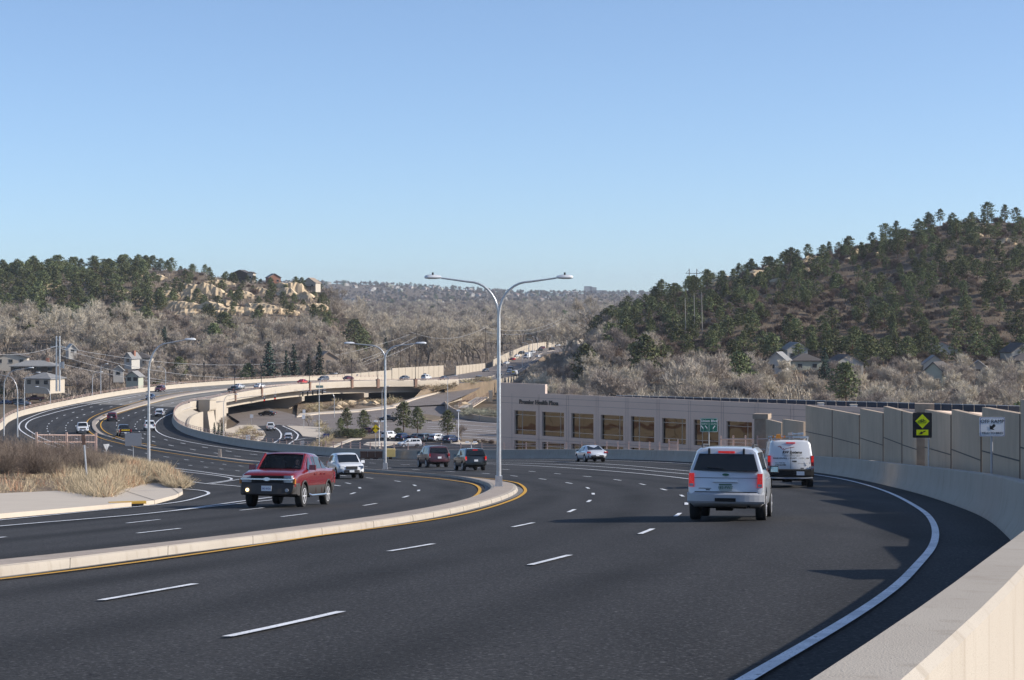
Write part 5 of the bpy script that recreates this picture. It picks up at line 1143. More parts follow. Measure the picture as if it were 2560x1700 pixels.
for _ in range(190):
    s = gr.choice([gr.uniform(.05, .22), gr.uniform(.60, .72), gr.uniform(.3, .97)]); t = gr.random()**2*.5; c = on_mound(s, t)
    for k in range(16): a = c+Vector((gr.gauss(0, .2), gr.gauss(0, .2), 0)); ribbon(mb, a, a+Vector((gr.gauss(0, .14), gr.gauss(0, .14), gr.uniform(.2, .65))), .018, gr)
struct(mb, 'rusty_weeds', M['rust'], kind='stuff', fix=False)
n = 0
for px, Y, h in ((8, 113, 3.0), (42, 118, 3.1), (85, 112, 2.6), (60, 135, 3.6), (110, 135, 2.9), (140, 122, 2.6), (165, 140, 3.0), (195, 130, 2.6), (215, 120, 2.3), (240, 138, 2.4), (262, 126, 2.2), (282, 136, 2.0), (20, 150, 4.4), (90, 160, 4.4), (150, 158, 3.9), (205, 158, 3.4), (-20, 125, 3.6), (228, 116, 1.9), (250, 112, 1.6), (300, 130, 1.4), (130, 112, 2.0)):
    X = (px-CX)/F*Y; c = Vector((X, Y, -road_d(X, Y)+.9))
    plant('nearshrub', c, h*.56, 'dense grey brown bare shrub on the verge in the left fork of the road', 'bare shrubs on the left verge', wide=1.15)
plant('sagebush', on_mound(.70, .04), .8, 'spiky green yucca clump at the edge of the pale pavement', cat='shrub')
bpy.context.view_layer.update()
# --- planting around the lot, the street corners and under the bridge
for px, py in ((572, 1092), (590, 1090), (605, 1083), (612, 1076), (625, 1072), (632, 1078), (640, 1086), (600, 1099), (618, 1097), (636, 1094), (582, 1101), (648, 1090), (615, 1087), (595, 1107), (628, 1103)): plant('tuft', low(px, py, .15), U(1.0, 1.8), 'straw coloured grass clump on the corner under the abutment tower', 'straw clumps by the bridge abutment', wide=1.3)
for px in range(778, 830, 6): plant('tuft', low(px, 1124-(px-778)*.52, .15), 1.7, 'tall straw plume grass in the row along the parking lot kerb', 'plume grasses along the lot kerb', wide=.9)
for px, py in ((775, 1020), (795, 1018), (812, 1021), (832, 1018), (850, 1021), (868, 1014), (890, 1009), (905, 1006), (925, 1010), (940, 1007), (955, 1009), (970, 1010), (985, 1006), (765, 1030), (790, 1027), (845, 1010), (880, 1018)): plant('tuft', unproj(px, py, 0, lambda X, Y: 30.6, 200), U(1.2, 2.2), 'tan dry bush on the rocky bed beside the bridge', 'dry bushes beside the bridge', wide=1.5)
for i in range(26):
    a_ = rl[6+int(pr.random()*22)]; b_ = top_[min(29, int((rl.index(a_)-6)*1.25))]; q = a_.lerp(b_, U(.15, .9)); plant('tuft', q, U(1.3, 2.3), 'dry tan bush on the bank right of the bridge end', 'dry bushes on the bank right of the bridge', wide=1.8)
for px, py in ((1166, 1037), (1180, 1034), (1192, 1036), (1205, 1037), (1218, 1038), (1232, 1040), (1244, 1041), (1175, 1028), (1215, 1030)): plant('sagebush', unproj(px, py, 0, lambda X, Y: 29.8, 200), U(1.2, 1.9), 'silvery sage bush behind the low grey curved wall', 'sage bushes behind the curved wall', wide=1.2)
for px, py, k in ((828, 1090, 'sagebush'), (838, 1092, 'sagebush'), (848, 1090, 'sagebush'), (800, 1064, 'tuft'), (812, 1078, 'tuft'), (1190, 1105, 'oak'), (1210, 1106, 'oak'), (1230, 1108, 'oak'), (1250, 1110, 'oak'), (1272, 1112, 'oak')): plant(k, low(px, py, .2), 2.0 if k != 'oak' else 1.0, {'sagebush': 'big pale sage bush left of the low evergreens by the lot', 'tuft': 'straw clump on the concrete corner island', 'oak': 'low brown shrub in the strip between lot and street'}[k], {'sagebush': 'pale bushes by the lot', 'tuft': 'straw clumps on the corner island', 'oak': 'low shrubs along the street strip'}[k], wide=1.3)
for px, py in ((868, 1094), (880, 1095), (893, 1095), (905, 1094), (858, 1092), (995, 1092)): plant('lotpine', low(px, py, .2), 2.2, 'low dark green juniper in the planted strip by the lot', 'junipers by the lot', wide=1.9, cat='shrub')
for px, py in ((537, 1094), (545, 1096), (554, 1095)): plant('spruce', low(px, py), 3.4, 'slim dark juniper at the foot of the abutment tower', 'junipers by the abutment tower', cat='shrub')
plant('bare', low(566, 1088), 4.8, 'reddish bare tree between the junipers and the bridge pier', vi=1)
plant('bare', low(1154, 1105), 4.2, 'small bare tree beside the lamp at the end of the lot', vi=2); plant('bare', low(772, 1066), 3.2, 'small bare tree on the corner island', vi=3); plant('bare', low(935, 1078), 3.6, 'small bare tree behind the double street lamp', vi=0)
plant('bare', low(1390, 985), 9, 'leaning bare tree with dark limbs left above the office roof', vi=4, wide=1.3)
for i, (px, py) in enumerate(((880, 1010), (903, 1010), (838, 1022), (855, 1014), (930, 1012), (1160, 1014))):
    p = unproj(px, py, 0, lambda X, Y: 30.4, 200); o = outcrop(px, p.y, 4.5, 1.4, 'pale boulder on the rocky bed beside the bridge', 'boulders beside the bridge', 300+i); o.location = p; o.name = 'boulder'; o.scale = (.8, .5, .9)
# ---------------------------------------------------------------- street lamps
M['lampglass'] = mat('lamp_lens', (0.62, 0.64, 0.66), .25); M['white'] = mat('sign_white', (0.78, 0.79, 0.8), .5); M['sgreen'] = mat('sign_green', (0.0, 0.13, 0.085), .45); M['sblue'] = mat('sign_blue', (0.02, 0.05, 0.22), .45)
M['syellow'] = mat('sign_yellow', (0.85, 0.58, 0.0), .45); M['slime'] = mat('sign_fluorescent_yellow', (0.62, 0.72, 0.0), .45); M['sgrey'] = mat('sign_back_aluminium', (0.38, 0.39, 0.41), .4, metal=.4)
M['wood'] = mat('pole_wood', (0.11, 0.085, 0.065), .95); M['ink'] = mat('sign_black', (0.01, 0.01, 0.012), .5)
def arm_pts(p, side, H, reach, rise, ang=0.0):
    """curved arm leaving the pole top, flattening out"""
    u = Vector((math.cos(ang), math.sin(ang), 0))*side; z0 = H-rise; out = []
    for i in range(15):
        t = i/14
        if t < .6: a = t/.6*math.pi/2*.97; x = reach*.5*(1-math.cos(a)); z = z0+rise*.9*math.sin(a)
        else: k = (t-.6)/.4; x = reach*(.5+.5*k)*1.0 if k > 0 else reach*.5; z = z0+rise*(.9+.1*k)
        out.append(p+u*x+Vector((0, 0, z)))
    return out, u
def head(mb, e, u, L=.85):
    pr = []
    for i, (t, w, h) in enumerate(((0, .07, .07), (.12, .1, .1), (.35, .17, .13), (.75, .19, .13), (.95, .12, .09), (1.0, .04, .03))):
        pr.append((e+u*t*L+Vector((0, 0, .03)), w, h))
    n = Vector((-u.y, u.x, 0)); k = 8; vs = []
    for c, w, h in pr:
        for j in range(k): a = 2*math.pi*j/k; vs.append(c+n*math.cos(a)*w+Vector((0, 0, 1))*math.sin(a)*h*(1 if math.sin(a) > 0 else .6))
    mb.add(vs, [(i*k+j, i*k+(j+1) % k, (i+1)*k+(j+1) % k, (i+1)*k+j) for i in range(len(pr)-1) for j in range(k)]+[tuple(range(k))[::-1], tuple(range((len(pr)-1)*k, len(pr)*k))])
def lamp(p, H, arms, label, r0=.13, reach=2.6, rise=2.0, ang=0.0, base=True, fork=None, hl=.85, group=None):
    r = empty('street_lamp', p, label=label, cat='street lamp', group=group); O = Vector((0, 0, 0))
    zt = fork if fork else H-rise
    mb = MB(); mb.tube([(0, 0, 0), (0, 0, zt*.5), (0, 0, zt)], [r0, r0*.82, r0*.66], 12); o = mb.build('pole', M['galv'], r, 40)
    if base:
        mb = MB(); mb.box((0, 0, .26), (r0*2.9, r0*2.9, .52), taper=.97); mb.box((0, 0, .03), (r0*3.3, r0*3.3, .06)); mb.build('base', M['galv'], r)
    for s in arms:
        pts, u = arm_pts(O, s, H, reach, rise if not fork else H-fork, ang)
        mb = MB(); mb.tube(pts, [r0*.6*(1-.45*i/14) for i in range(15)], 10); mb.build('arm', M['galv'], r, 60)
        mb = MB(); head(mb, pts[-1], u, hl); h = mb.build('lamp_head', M['lampglass'], r, 50)
        mb = MB(); mb.cyl(pts[-1]+u*hl*.5+Vector((0, 0, .2)), (0, 0, 1), .045, .14, 8); mb.build('sensor', M['black'], h)
    return r
def lamp_px(bx, by, tx, ty, arms, label, fn=None, reach=2.6, rise=2.2, r0=.11, **k):
    p = unproj(bx, by) if fn is None else fn(bx, by); H = (by-ty)/F*p.y
    return lamp(p, H, arms, label, r0=r0, reach=reach, rise=rise, **k)
e = unproj(1247, 1225); s = F/e.y
lamp(Vector((e.x, e.y, e.z+.16)), (1225-693)/s-.2, (-1, 1), 'tall double armed street lamp standing on the nose of the median in the middle', r0=.118, reach=(1262-1118)/s, rise=2.0, fork=(1225-792)/s-.2, hl=.8)
e = unproj(963, 1178); s = F/e.y
lamp(Vector((e.x, e.y, e.z+.16)), (1178-858)/s-.2, (-1, 1), 'double armed street lamp farther along the median, right of the white crossover', r0=.125, reach=(967-890)/s, rise=2.0, fork=(1178-897)/s-.2, hl=.85)
lamp_px(372, 1190, 450, 850, (1,), 'single armed street lamp at the tip of the grassy verge on the left', r0=.13, reach=2.75, rise=2.6)
lamp_px(559, 1093, 586, 974, (1,), 'single armed street lamp in front of the bridge abutment tower', fn=lambda a, b: low(a, b+12), reach=2.4, rise=2.2)
lamp_px(798, 1123, 836, 934, (1,), 'tall single armed street lamp beside the plume grasses and the bridge', fn=lambda a, b: low(a, b), reach=3.0, rise=3.0)
lamp_px(836, 1044, 816, 980, (-1,), 'single armed street lamp with its arm to the left in front of the bridge pier', fn=low, reach=2.2, rise=2.0, base=False)
lamp_px(955, 1044, 962, 966, (1,), 'thin single armed street lamp behind the double armed lamp by the bridge', fn=low, reach=1.2, rise=1.8, base=False, r0=.1)
lamp_px(1119, 1033, 1133, 939, (1,), 'single armed street lamp on the corner of the ramp, above the last pine', fn=low, reach=1.8, rise=2.0, base=False)
lamp_px(10, 1090, 70, 920, (1,), 'leftmost street lamp, its arm to the right over the curve', reach=4.0, rise=3.2, base=False)
lamp_px(44, 1093, 0, 936, (-1,), 'street lamp with its arm to the left, second from the left edge', reach=3.0, rise=3.2, base=False)
lamp_px(61, 1026, 88, 932, (1,), 'street lamp on the outer barrier, third from the left edge', reach=2.6, rise=2.6, base=False)
lamp_px(126, 1004, 100, 955, (-1,), 'short street lamp with its arm to the left behind the outer barrier', fn=lambda a, b: unproj(a, b+12), reach=2.6, rise=2.4, base=False)
lamp_px(231, 988, 246, 930, (1,), 'shorter of two neighbouring street lamps behind the left curve barrier', reach=1.8, rise=2.0, base=False)
lamp_px(252, 985, 259, 910, (1,), 'taller of two neighbouring street lamps behind the left curve barrier', reach=1.1, rise=1.8, base=False)
lamp_px(414, 966, 404, 918, (-1,), 'street lamp behind the bridge barrier above the red vehicle', reach=1.6, rise=1.6, base=False)
for i, (bx, by, tx, ty, a, Y) in enumerate(((1266, 922, 1244, 889, -1, 960), (1306, 919, 1318, 872, 1, 830), (1321, 902, 1306, 857, -1, 960), (1332, 893, 1320, 848, -1, 1030), (1344, 883, 1338, 842, -1, 1100), (1380, 872, 1374, 836, -1, 1180), (1418, 866, 1414, 831, -1, 1280))):
    p = pt(bx, by, Y); lamp(p, (by-ty)/F*Y, (a,), ['far lamp by the gap in the sound walls', 'far lamp right of the nearest far cars', 'far lamp beside the red far car', 'far lamp beside the white box truck', 'far lamp behind the box truck', 'far lamp above the dark far cars', 'last small lamp at the end of the climbing sound wall'][i]+' on the far road', r0=.14, reach=2.2, rise=1.8, base=False)
def lot_lamp(px, by, ty, label, heads=2):
    p = low(px, by); H = (by-ty)/F*p.y; r = empty('lot_lamp', p, label=label, cat='lamp'); mb = MB(); mb.tube([(0, 0, 0), (0, 0, H)], [.1, .07], 8); mb.build('pole', M['white'], r)
    for i in range(heads): mb = MB(); mb.box(((i-.5)*1.5*(heads > 1), 0, H), (.85, .5, .3), taper=.8); mb.build('lamp_head', M['white'], r)
    mb = MB(); mb.cyl((0, 0, .3), (0, 0, 1), .25, .6, 10); mb.build('base', M['walk'], r)
lot_lamp(948, 1122, 1053, 'white two headed parking lot lamp beside the yellow diamond sign'); lot_lamp(1146, 1107, 1026, 'tall white lot lamp at the right end of the parked cars', 1); lot_lamp(1178, 1150, 1105, 'low white two headed lot lamp behind the barrier')
# bridge lanterns
def lantern(p, H, label, group='black lanterns on the bridge'):
    r = empty('bridge_lantern', p, label=label, cat='lantern', group=group); mb = MB(); mb.tube([(0, 0, 0), (0, 0, H-.6)], [.1, .07], 8); mb.lathe((0, 0, 0), [(.2, 0), (.16, .3), (.09, .5)], 8); mb.build('post', M['black'], r)
    mb = MB(); mb.lathe((0, 0, H-.75), [(.08, 0), (.2, .15), (.26, .55), (.3, .6), (.08, .8), (.03, 1.0)], 8); mb.build('lantern_head', M['black'], r)
for i, px in enumerate((582, 651, 771, 874.7, 940, 1033)):
    p = rb_at_px(px, 470, 660); k = near(RBF, p); t, n = cross_dir(RBF, k); lantern(Vector((p.x+n.x*.35, p.y+n.y*.35, p.z+1.7)), [5.9, 5.9, 5.9, 6.2, 6.3, 6.0][i], ['black lantern on the first bridge pilaster, beside the dark pickup', 'black lantern on the second bridge pilaster, before the white sedan', 'black lantern on the third bridge pilaster, by the red car', 'black lantern on the fourth bridge pilaster', 'black lantern on the fifth bridge pilaster, left of the double lamp', 'black lantern on the last bridge pilaster'][i])
for i, px in enumerate((279, 513.7, 634.6)):
    p = rb_at_px(px, 480, 660, LBF); lantern(Vector((p.x-.4, p.y, p.z+1.1)), 5.6, ['black lantern on the outer barrier left of the red vehicle', 'black lantern on the outer barrier above the bridge start', 'black lantern on the outer barrier between the two sedans'][i])
# utility poles and wires
def upole(px, by, ty, Y, label, arms=1, m='wood', r0=.22, tw=1.0):
    p = pt(px, by, Y); H = (by-ty)/F*Y; r = empty('utility_pole', p-Vector((0, 0, 3)), label=label, cat='utility pole'); mb = MB(); mb.tube([(0, 0, 0), (0, 0, H+3)], [r0, r0*.6], 8); mb.build('pole', M[m], r)
    for k in range(arms): mb = MB(); mb.box((0, 0, H+3-.9-2.2*k), (2.8*tw, .16, .2)); mb.build('crossarm', M[m], r)
    return p+Vector((0, 0, H))
up = [upole(1214, 924, 818.5, 940, 'wooden utility pole by the gap between the far sound walls', 2), upole(1154.5, 916, 848, 900, 'wooden utility pole behind the short wall section', 1), upole(1403, 875, 797, 1250, 'wooden utility pole standing behind the far climbing road', 2), upole(1459, 868, 800, 1330, 'wooden utility pole at the end of the far sound wall', 2),
      upole(1025, 925, 829, 860, 'wooden utility pole left of its twin, above the first sound wall', 1), upole(1042, 925, 826, 866, 'wooden utility pole right of its twin, above the first sound wall', 1), upole(1002, 930, 874, 860, 'short dark pole behind the first sound wall', 0), upole(116, 912, 851, 690, 'wooden utility pole left of the twin steel poles', 1), upole(850, 935, 872, 760, 'dark utility pole behind the bridge lanterns', 1)]
r = empty('twin_steel_pole', pt(145, 970, 600), label='pair of tall galvanised steel utility poles joined by a crossarm at the left', cat='utility pole')
for x in (-.45, .5): mb = MB(); mb.tube([(x, 0, -1), (x, 0, 15.6)], [.3, .22], 10); mb.build('pole', M['galv'], r, 50)
mb = MB(); mb.box((0, 0, 12.4), (4.4, .25, .25)); mb.box((1.6, 0, 6.9), (.5, .5, 2)); mb.box((.9, 0, 6.9), (.35, .3, 1.8)); mb.build('crossarm', M['galv'], r)
def hframe(px, by, ty, Y, w, label, brace=True, m='wood'):
    p = pt(px, by, Y); H = (by-ty)/F*Y; r = empty('power_pylon', p-Vector((0, 0, 4)), label=label, cat='power pylon')
    for s in (-1, 1): mb = MB(); mb.tube([(s*w/2, 0, 0), (s*w/2, 0, H+4)], [.3, .2], 8); mb.build('pole', M[m], r)
    mb = MB(); mb.box((0, 0, H+1.6), (w*1.95, .25, .3)); mb.bar((-w*.97, 0, H+1.5), (-w*.5, 0, H+3.6), .12); mb.bar((w*.97, 0, H+1.5), (w*.5, 0, H+3.6), .12); mb.build('crossarm', M[m], r)
    if brace: mb = MB(); mb.bar((-w/2, 0, H-6), (w/2, 0, H-.5), .14); mb.bar((w/2, 0, H-6), (-w/2, 0, H-.5), .14); mb.build('brace', M[m], r)
    return p+Vector((0, 0, H))
hf = hframe(1732.5, 740, 672, 1060, 4.0, 'two legged wooden power pylon on the crest of the right hill')
hf2 = hframe(1558, 812, 755, 1150, 7.0, 'wide two legged wooden pylon left of the hill top one', False)
M['pale_pole'] = mat('weathered_pole', (0.30, 0.28, 0.25), .9)
r = empty('power_pole_group', pt(1740, 848, 690), label='three thin weathered pole guys rising against the pines of the right hill', cat='power poles')
for px, ty in ((1714.6, 745), (1737, 735), (1756, 730)):
    a = pt(px, 848, 690); b = pt(px-2, ty, 690); mb = MB(); mb.tube([a, b], [.17, .1], 6); kid(mb, 'pole', M['pale_pole'], r)
def wire(a, b, sag, label, rr=.055):
    mb = MB(); mb.tube([a.lerp(b, i/16)-Vector((0, 0, sag*4*(i/16)*(1-i/16))) for i in range(17)], rr, 4, cap=False); o = mb.build('power_line', mat_wire, loc=(a+b)/2); tag(o, label, 'wire', 'power lines across the valley')
mat_wire = mat('wire', (0.5, 0.5, 0.5), .4, metal=.3)
T = pt(145, 866, 600)
for dz, e, sg, lb in ((0, pt(1025, 836, 860), 9, 'pale power line from the twin steel poles across the valley, uppermost'), (-.4, pt(1042, 842, 866), 13, 'pale power line from the twin steel poles across the valley, second'), (-2.5, pt(1025, 850, 860), 14, 'pale power line from the twin steel poles across the valley, third'), (-5.0, pt(1042, 858, 866), 12, 'pale power line from the twin steel poles across the valley, lowest'), (.3, pt(-120, 858, 560), 3, 'pale power line running left out of view from the twin steel poles')):
    wire(T+Vector((0, 0, dz)), e, sg, lb)
for a, b, lb in ((up[4], up[0], 'power line between the twin wooden poles and the gap pole'), (up[0], up[2], 'upper power line along the far road to the climbing wall'), (up[2], up[3], 'power line between the last two far poles'), (up[0]-Vector((0, 0, 2)), up[2]-Vector((0, 0, 2)), 'lower power line along the far road to the climbing wall'), (up[3], hf2, 'power line from the last far pole to the wide pylon')): wire(a, b, 4, lb)
# ---------------------------------------------------------------- signs
def post_sign(p, top, w, h, label, facem, draw=None, back=False, postm='galv', pr_=.035, posts=(0,), yaw=0.0, name='road_sign', border=None, diamond=False):
    """p ground point, sign faces -Y turned by yaw"""
    r = empty(name, p, yaw, label, 'sign')
    for x in posts: mb = MB(); mb.tube([(x, .05, 0), (x, .05, top)], pr_, 8); mb.build('post', M[postm], r)
    mb = MB(); c = Vector((0, 0, top-h/2))
    def rr(w_, h_, y, q=.06):
        q *= min(w_, h_)
        out = []
        for cx, cz, a0 in ((w_/2-q, h_/2-q, 0), (-w_/2+q, h_/2-q, 90), (-w_/2+q, -h_/2+q, 180), (w_/2-q, -h_/2+q, 270)):
            for k in range(4): a = R(a0+k*30); x, z = cx+q*math.cos(a), cz+q*math.sin(a); out.append(Vector((x, y, z)))
        if diamond: out = [Vector(((v.x-v.z)*.7071, v.y, (v.x+v.z)*.7071)) for v in out]
        return [v+c for v in out]
    mb.prism(rr(w, h, 0), (0, -1, 0), .03); face = mb.build('panel', M[facem], r)
    if border: mb = MB(); o_ = rr(w*.97, h*.97, -.018); i_ = rr(w*.93, h*.93, -.018); n = len(o_); mb.add(o_+i_, [(k, (k+1) % n, n+(k+1) % n, n+k) for k in range(n)]); mb.build('border', M[border], face, fix=False)
    if draw: draw(face, c)
    return r
def arrow(mb, x, z, L, ang, w=.09, y=-.02, hw=2.6):
    a = R(ang); u = Vector((math.cos(a), 0, math.sin(a))); n = Vector((-u.z, 0, u.x)); c = Vector((x, y, z)); h = L*.45
    P = [c-u*L/2+n*w/2, c+u*(L/2-h)+n*w/2, c+u*(L/2-h)+n*w*hw/2, c+u*L/2, c+u*(L/2-h)-n*w*hw/2, c+u*(L/2-h)-n*w/2, c-u*L/2-n*w/2]
    mb.add(P, [tuple(range(7))])
def txt(face, s, size, x, z, m='white', y=-.019, **k):
    mb = MB(); put_text(mb, s, size, (x, y, z), (1, 0, 0), (0, 0, 1), depth=.004, **k); mb.build('lettering', M[m], face)
def draw_union(f, c):
    txt(f, 'Union Blvd', .33, 0, c.z+.38, bold=.006, spacing=1.05); txt(f, 'NORTH', .17, -.43, c.z+.09); txt(f, 'SOUTH', .17, .43, c.z+.09)
    mb = MB(); mb.box((0, -.018, c.z-.25), (.025, .01, .85))
    for x, s in ((-.62, -1), (-.25, -1), (.45, 1)):
        pts = [Vector((x-s*.07, -.02, c.z-.58)), Vector((x-s*.07, -.02, c.z-.32)), Vector((x+s*.03, -.02, c.z-.18))]
        for a, b in zip(pts, pts[1:]): mb.bar(a, b, .01, .09)
        arrow(mb, x+s*.07, c.z-.13, .20, 50 if s > 0 else 130, .07, -.02, 2.2)
    mb.build('arrows', M['white'], f)
def bx(px, Yg, off):   # a spot just behind the barrier
    P_ = [q for q in offs(RBF, off) if Yg[0] < q.y < Yg[1]]; p = min(P_, key=lambda q: abs(q.x/q.y*F+CX-px)); return Vector((p.x, p.y, -road_d(p.x, p.y))), 0
p, a = bx(1771, (150, 225), .8); s = F/p.y; post_sign(p, (p.z-0)+(750-1045)/-1/s*0+(-(1045-YH)/F*p.y-p.z) if False else (-(1045-YH)/F*p.y-p.z), 44/s, 35/s, 'green road sign with white arrows on a white post before the office windows', 'sgreen', draw_union, border='white', pr_=.05)
def draw_bike(f, c):
    BK = 48/s/.80
    w = .5; mb = MB(); z = c.z+.17; q = .30
    mb.prism([Vector((0, -.02, z+q)), Vector((-q, -.02, z)), Vector((0, -.02, z-q)), Vector((q, -.02, z))], (0, -1, 0), .012); mb.prism([Vector((x, -.02, zz)) for x, zz in ((-.25, c.z-.42), (.25, c.z-.42), (.25, c.z-.19), (-.25, c.z-.19))], (0, -1, 0), .012); g = mb.build('yellow_face', M['slime'], f)
    mb = MB(); y = -.03
    for x in (-.1, .1):
        R_ = .062; ring = [Vector((x+R_*math.cos(t*math.pi/8), y, z-.02+R_*math.sin(t*math.pi/8))) for t in range(17)]
        for u, v in zip(ring, ring[1:]): mb.bar(u, v, .006, .012)
    for (a_, b_, c_, d_) in ((-.1, -.02, -.05, .07), (-.05, .07, .06, .06), (-.05, .05, .0, -.02), (.0, -.02, .06, .06), (-.1, -.02, .0, -.02), (.06, .06, .1, -.02), (.055, .09, .065, .05), (.03, .09, .06, .09), (-.07, .075, -.03, .075), (.0, -.02, .0, -.055)): mb.bar((a_, y, z+b_), (c_, y, z+d_), .006, .012)
    arrow(mb, 0, c.z-.305, .30, 208, .045, y, 3.2); mb.build('symbols', M['ink'], g)
p, a = bx(2303, (45, 110), .62); s = F/p.y; k = 48/s/.87*1.0
post_sign(p, (-(1031.5-YH)/F*p.y-p.z), 48/s, 63/s, 'black board with a fluorescent yellow bicycle diamond and arrow plate before the block pillar', 'ink', draw_bike, posts=(.28,))
def draw_off(f, c):
    q = OFFW; txt(f, 'OFF RAMP', .205*q, 0, c.z+.21*q, 'ink', spacing=1.0); txt(f, 'YIELD TO BIKES', .128*q, 0, c.z-.25*q, 'ink', spacing=.95); mb = MB(); arrow(mb, 0, c.z-.01*q, .27*q, 222, .11*q, -.02, 2.6); mb.build('arrow', M['ink'], f)
p, a = bx(2479, (40, 80), .62); s = F/p.y; OFFW = 63/s
post_sign(p, (-(1043-YH)/F*p.y-p.z), 63/s, 48/s, 'white sign reading OFF RAMP on a thin post before the grey wall', 'white', draw_off, border='sblue', postm='sgrey')
def draw_div(f, c):
    mb = MB(); arrow(mb, -.28, c.z, .42, 215, .13); arrow(mb, .28, c.z, .42, -35, .13); mb.build('arrows', M['ink'], f)
p, a = bx(938, (215, 280), 1.0); post_sign(p, (-(1064-YH)/F*p.y-p.z), .76, .76, 'yellow diamond sign with two diverging black arrows behind the barrier', 'syellow', draw_div, diamond=True, postm='sgrey')
def back_sign(px, by, ty, w_, h_, label, fn=unproj, m='sgrey', tilt=0.0, diamond=False):
    p = fn(px, by); s = F/p.y; r = post_sign(p, (by-ty)/s, w_/s, h_/s, label, m, postm='sgrey', diamond=diamond); r.rotation_euler[1] = tilt; return r
p = unproj(333, 1178); s = F/p.y; post_sign(p, (1178-1083)/s, 41/s, 32/s, 'grey back of a square sign standing at the end of the left verge', 'sgrey')
p = min((on_mound(a/200, .10) for a in range(60, 190)), key=lambda q: abs(q.x/q.y*F+CX-213)); s = F/p.y; r = post_sign(p, -(1086-YH)/F*p.y-p.z, 9/s, 26/s, 'leaning steel post with a narrow rusty marker on the left verge', 'brownp', pr_=.05); r.rotation_euler[1] = R(-4.5)
p = unproj(266, 1165); s = F/p.y; r = empty('yield_sign', p, R(55), 'grey back of a triangular sign among the bare shrubs', 'sign'); mb = MB(); mb.prism([Vector((-.45, 0, 2.3)), Vector((.45, 0, 2.3)), Vector((0, 0, 1.5))], (0, 1, 0), .02); mb.build('panel', M['sgrey'], r); mb = MB(); mb.tube([(0, 0, 0), (0, 0, 2.2)], .035, 6); mb.build('post', M['sgrey'], r)
for px, by, ty, w_, h_, m, lb in ((629, 1060, 1036, 8, 9, 'white', 'small white sign under the end of the bridge'), (620, 1118, 1087, 11, 17, 'white', 'white rectangular sign behind the barrier by the straw clumps'), (755, 1124, 1102, 11, 14, 'white', 'white regulatory sign behind the barrier beside the turning lane'), (760, 1070, 1024, 7, 9, 'white', 'upper white sign on the corner island'), (759, 1071, 1037, 8, 10, 'white', 'lower white sign on the corner island')):
    p = low(px, by+(14 if by > 1100 else 0)); s = F/p.y; post_sign(p, (by+(14 if by > 1100 else 0)-ty)/s, w_/s, h_/s, lb, m, draw=(lambda f, c: txt(f, 'BIKE\nLANE', .38, 0, c.z, 'ink')) if px == 755 else None)
p = low(815, 1101); s = F/p.y; post_sign(p, (1101-1084)/s, 15/s, 14/s, 'small blue board sign beside the lot corner and sage bushes', 'sblue', draw=lambda f, c: txt(f, 'CENTER', .25, 0, c.z, 'white'), posts=(-.5, .5)) if False else post_sign(p, (1101-1084)/s, 15/s, 14/s, 'small blue board sign beside the lot corner and sage bushes', 'sblue', posts=(-.5, .5))
for px, py, Y, w_, lb in ((995, 931, 772, 7, 'grey board sign in front of the first far sound wall'), (1062, 935, 796, 7, 'dark board sign before the wall with the diamond'), (893, 938, 700, 4, 'small grey board sign left of the first far sound wall panels')):
    p = pt(px, py+10, Y-10); s = F/p.y; post_sign(p, 12/s, w_/s, w_*.9/s, lb, 'sgrey')
# green street name board and traffic signals hanging under the bridge edge
def on_bridge(px, py, depth_off=1.2):
    p = rb_at_px(px, 480, 640); Y = p.y-depth_off; return pt(px, py, Y), F/Y
mast = empty('signal_mast', pt(700, 1062, 492), label='long traffic signal mast with dark signal heads before the bridge', cat='traffic signals')
A_ = pt(800, 975, 520); B_ = pt(740, 993, 516)
M['sigoff'] = mat('signal_black', (0.02, 0.02, 0.02), .5); M['sigred'] = mat('signal_red', (0.5, 0.02, 0.01), .4, emit=(1, .05, .02), es=.6)
for i, px in enumerate((757, 769, 782, 794, 806)):
    q = pt(px, 985-(px-757)*.11, 518); r = empty('traffic_signal', q, label='dark three light traffic signal, %s of the row of five below the bridge edge' % ['leftmost', 'second', 'third', 'fourth', 'last'][i], cat='traffic light', group=None)
    mb = MB(); mb.box((0, 0, 0), (.34, .3, 1.1)); mb.build('housing', M['sigoff'], r)
    for k in (-.33, 0, .33): mb = MB(); mb.cyl((0, -.24, k), (0, 1, 0), .13, .22, 10); mb.build('lens_hood', M['sigoff'], r)
    mb = MB(); mb.bar((0, 0, .5), (0, 1.2, 1.5), .06); mb.build('hanger', M['galv'], r)
mb = MB(); mb.tube([pt(750, 981.5, 519.2), pt(815, 974, 519.2)], .09, 8); kid(mb, 'arm', M['galv'], mast)
for i, px in enumerate((661, 687.5)):
    q = pt(px, 998-(px-661)*.18, 505); r = empty('traffic_signal', q, label='%s of two traffic signals with a red disc hanging at the near bridge end' % ['left', 'right'][i], cat='traffic light')
    mb = MB(); mb.box((0, 0, 0), (.4, .3, 1.25)); mb.build('housing', M['sigoff'], r)
    for k, m in ((-.3, 'sigred'), (.0, 'sigoff'), (.35, 'white')): mb = MB(); mb.cyl((0, -.18, k), (0, 1, 0), .15, .1, 10); mb.build('lens', M[m], r)
    mb = MB(); mb.bar((0, 0, .6), (0, 1.2, 1.6), .06); mb.build('hanger', M['galv'], r)
q = pt(799, 966.5, 522); r = empty('street_name_sign', q, label='small green street name board hung on the bridge parapet', cat='sign'); mb = MB(); mb.box((0, 0, 0), (1.9, .06, .62)); f = mb.build('panel', M['sgreen'], r); mb = MB(); put_text(mb, 'Union Blvd', .36, (0, -.04, 0), (1, 0, 0), (0, 0, 1), depth=.01); mb.build('lettering', M['white'], f)
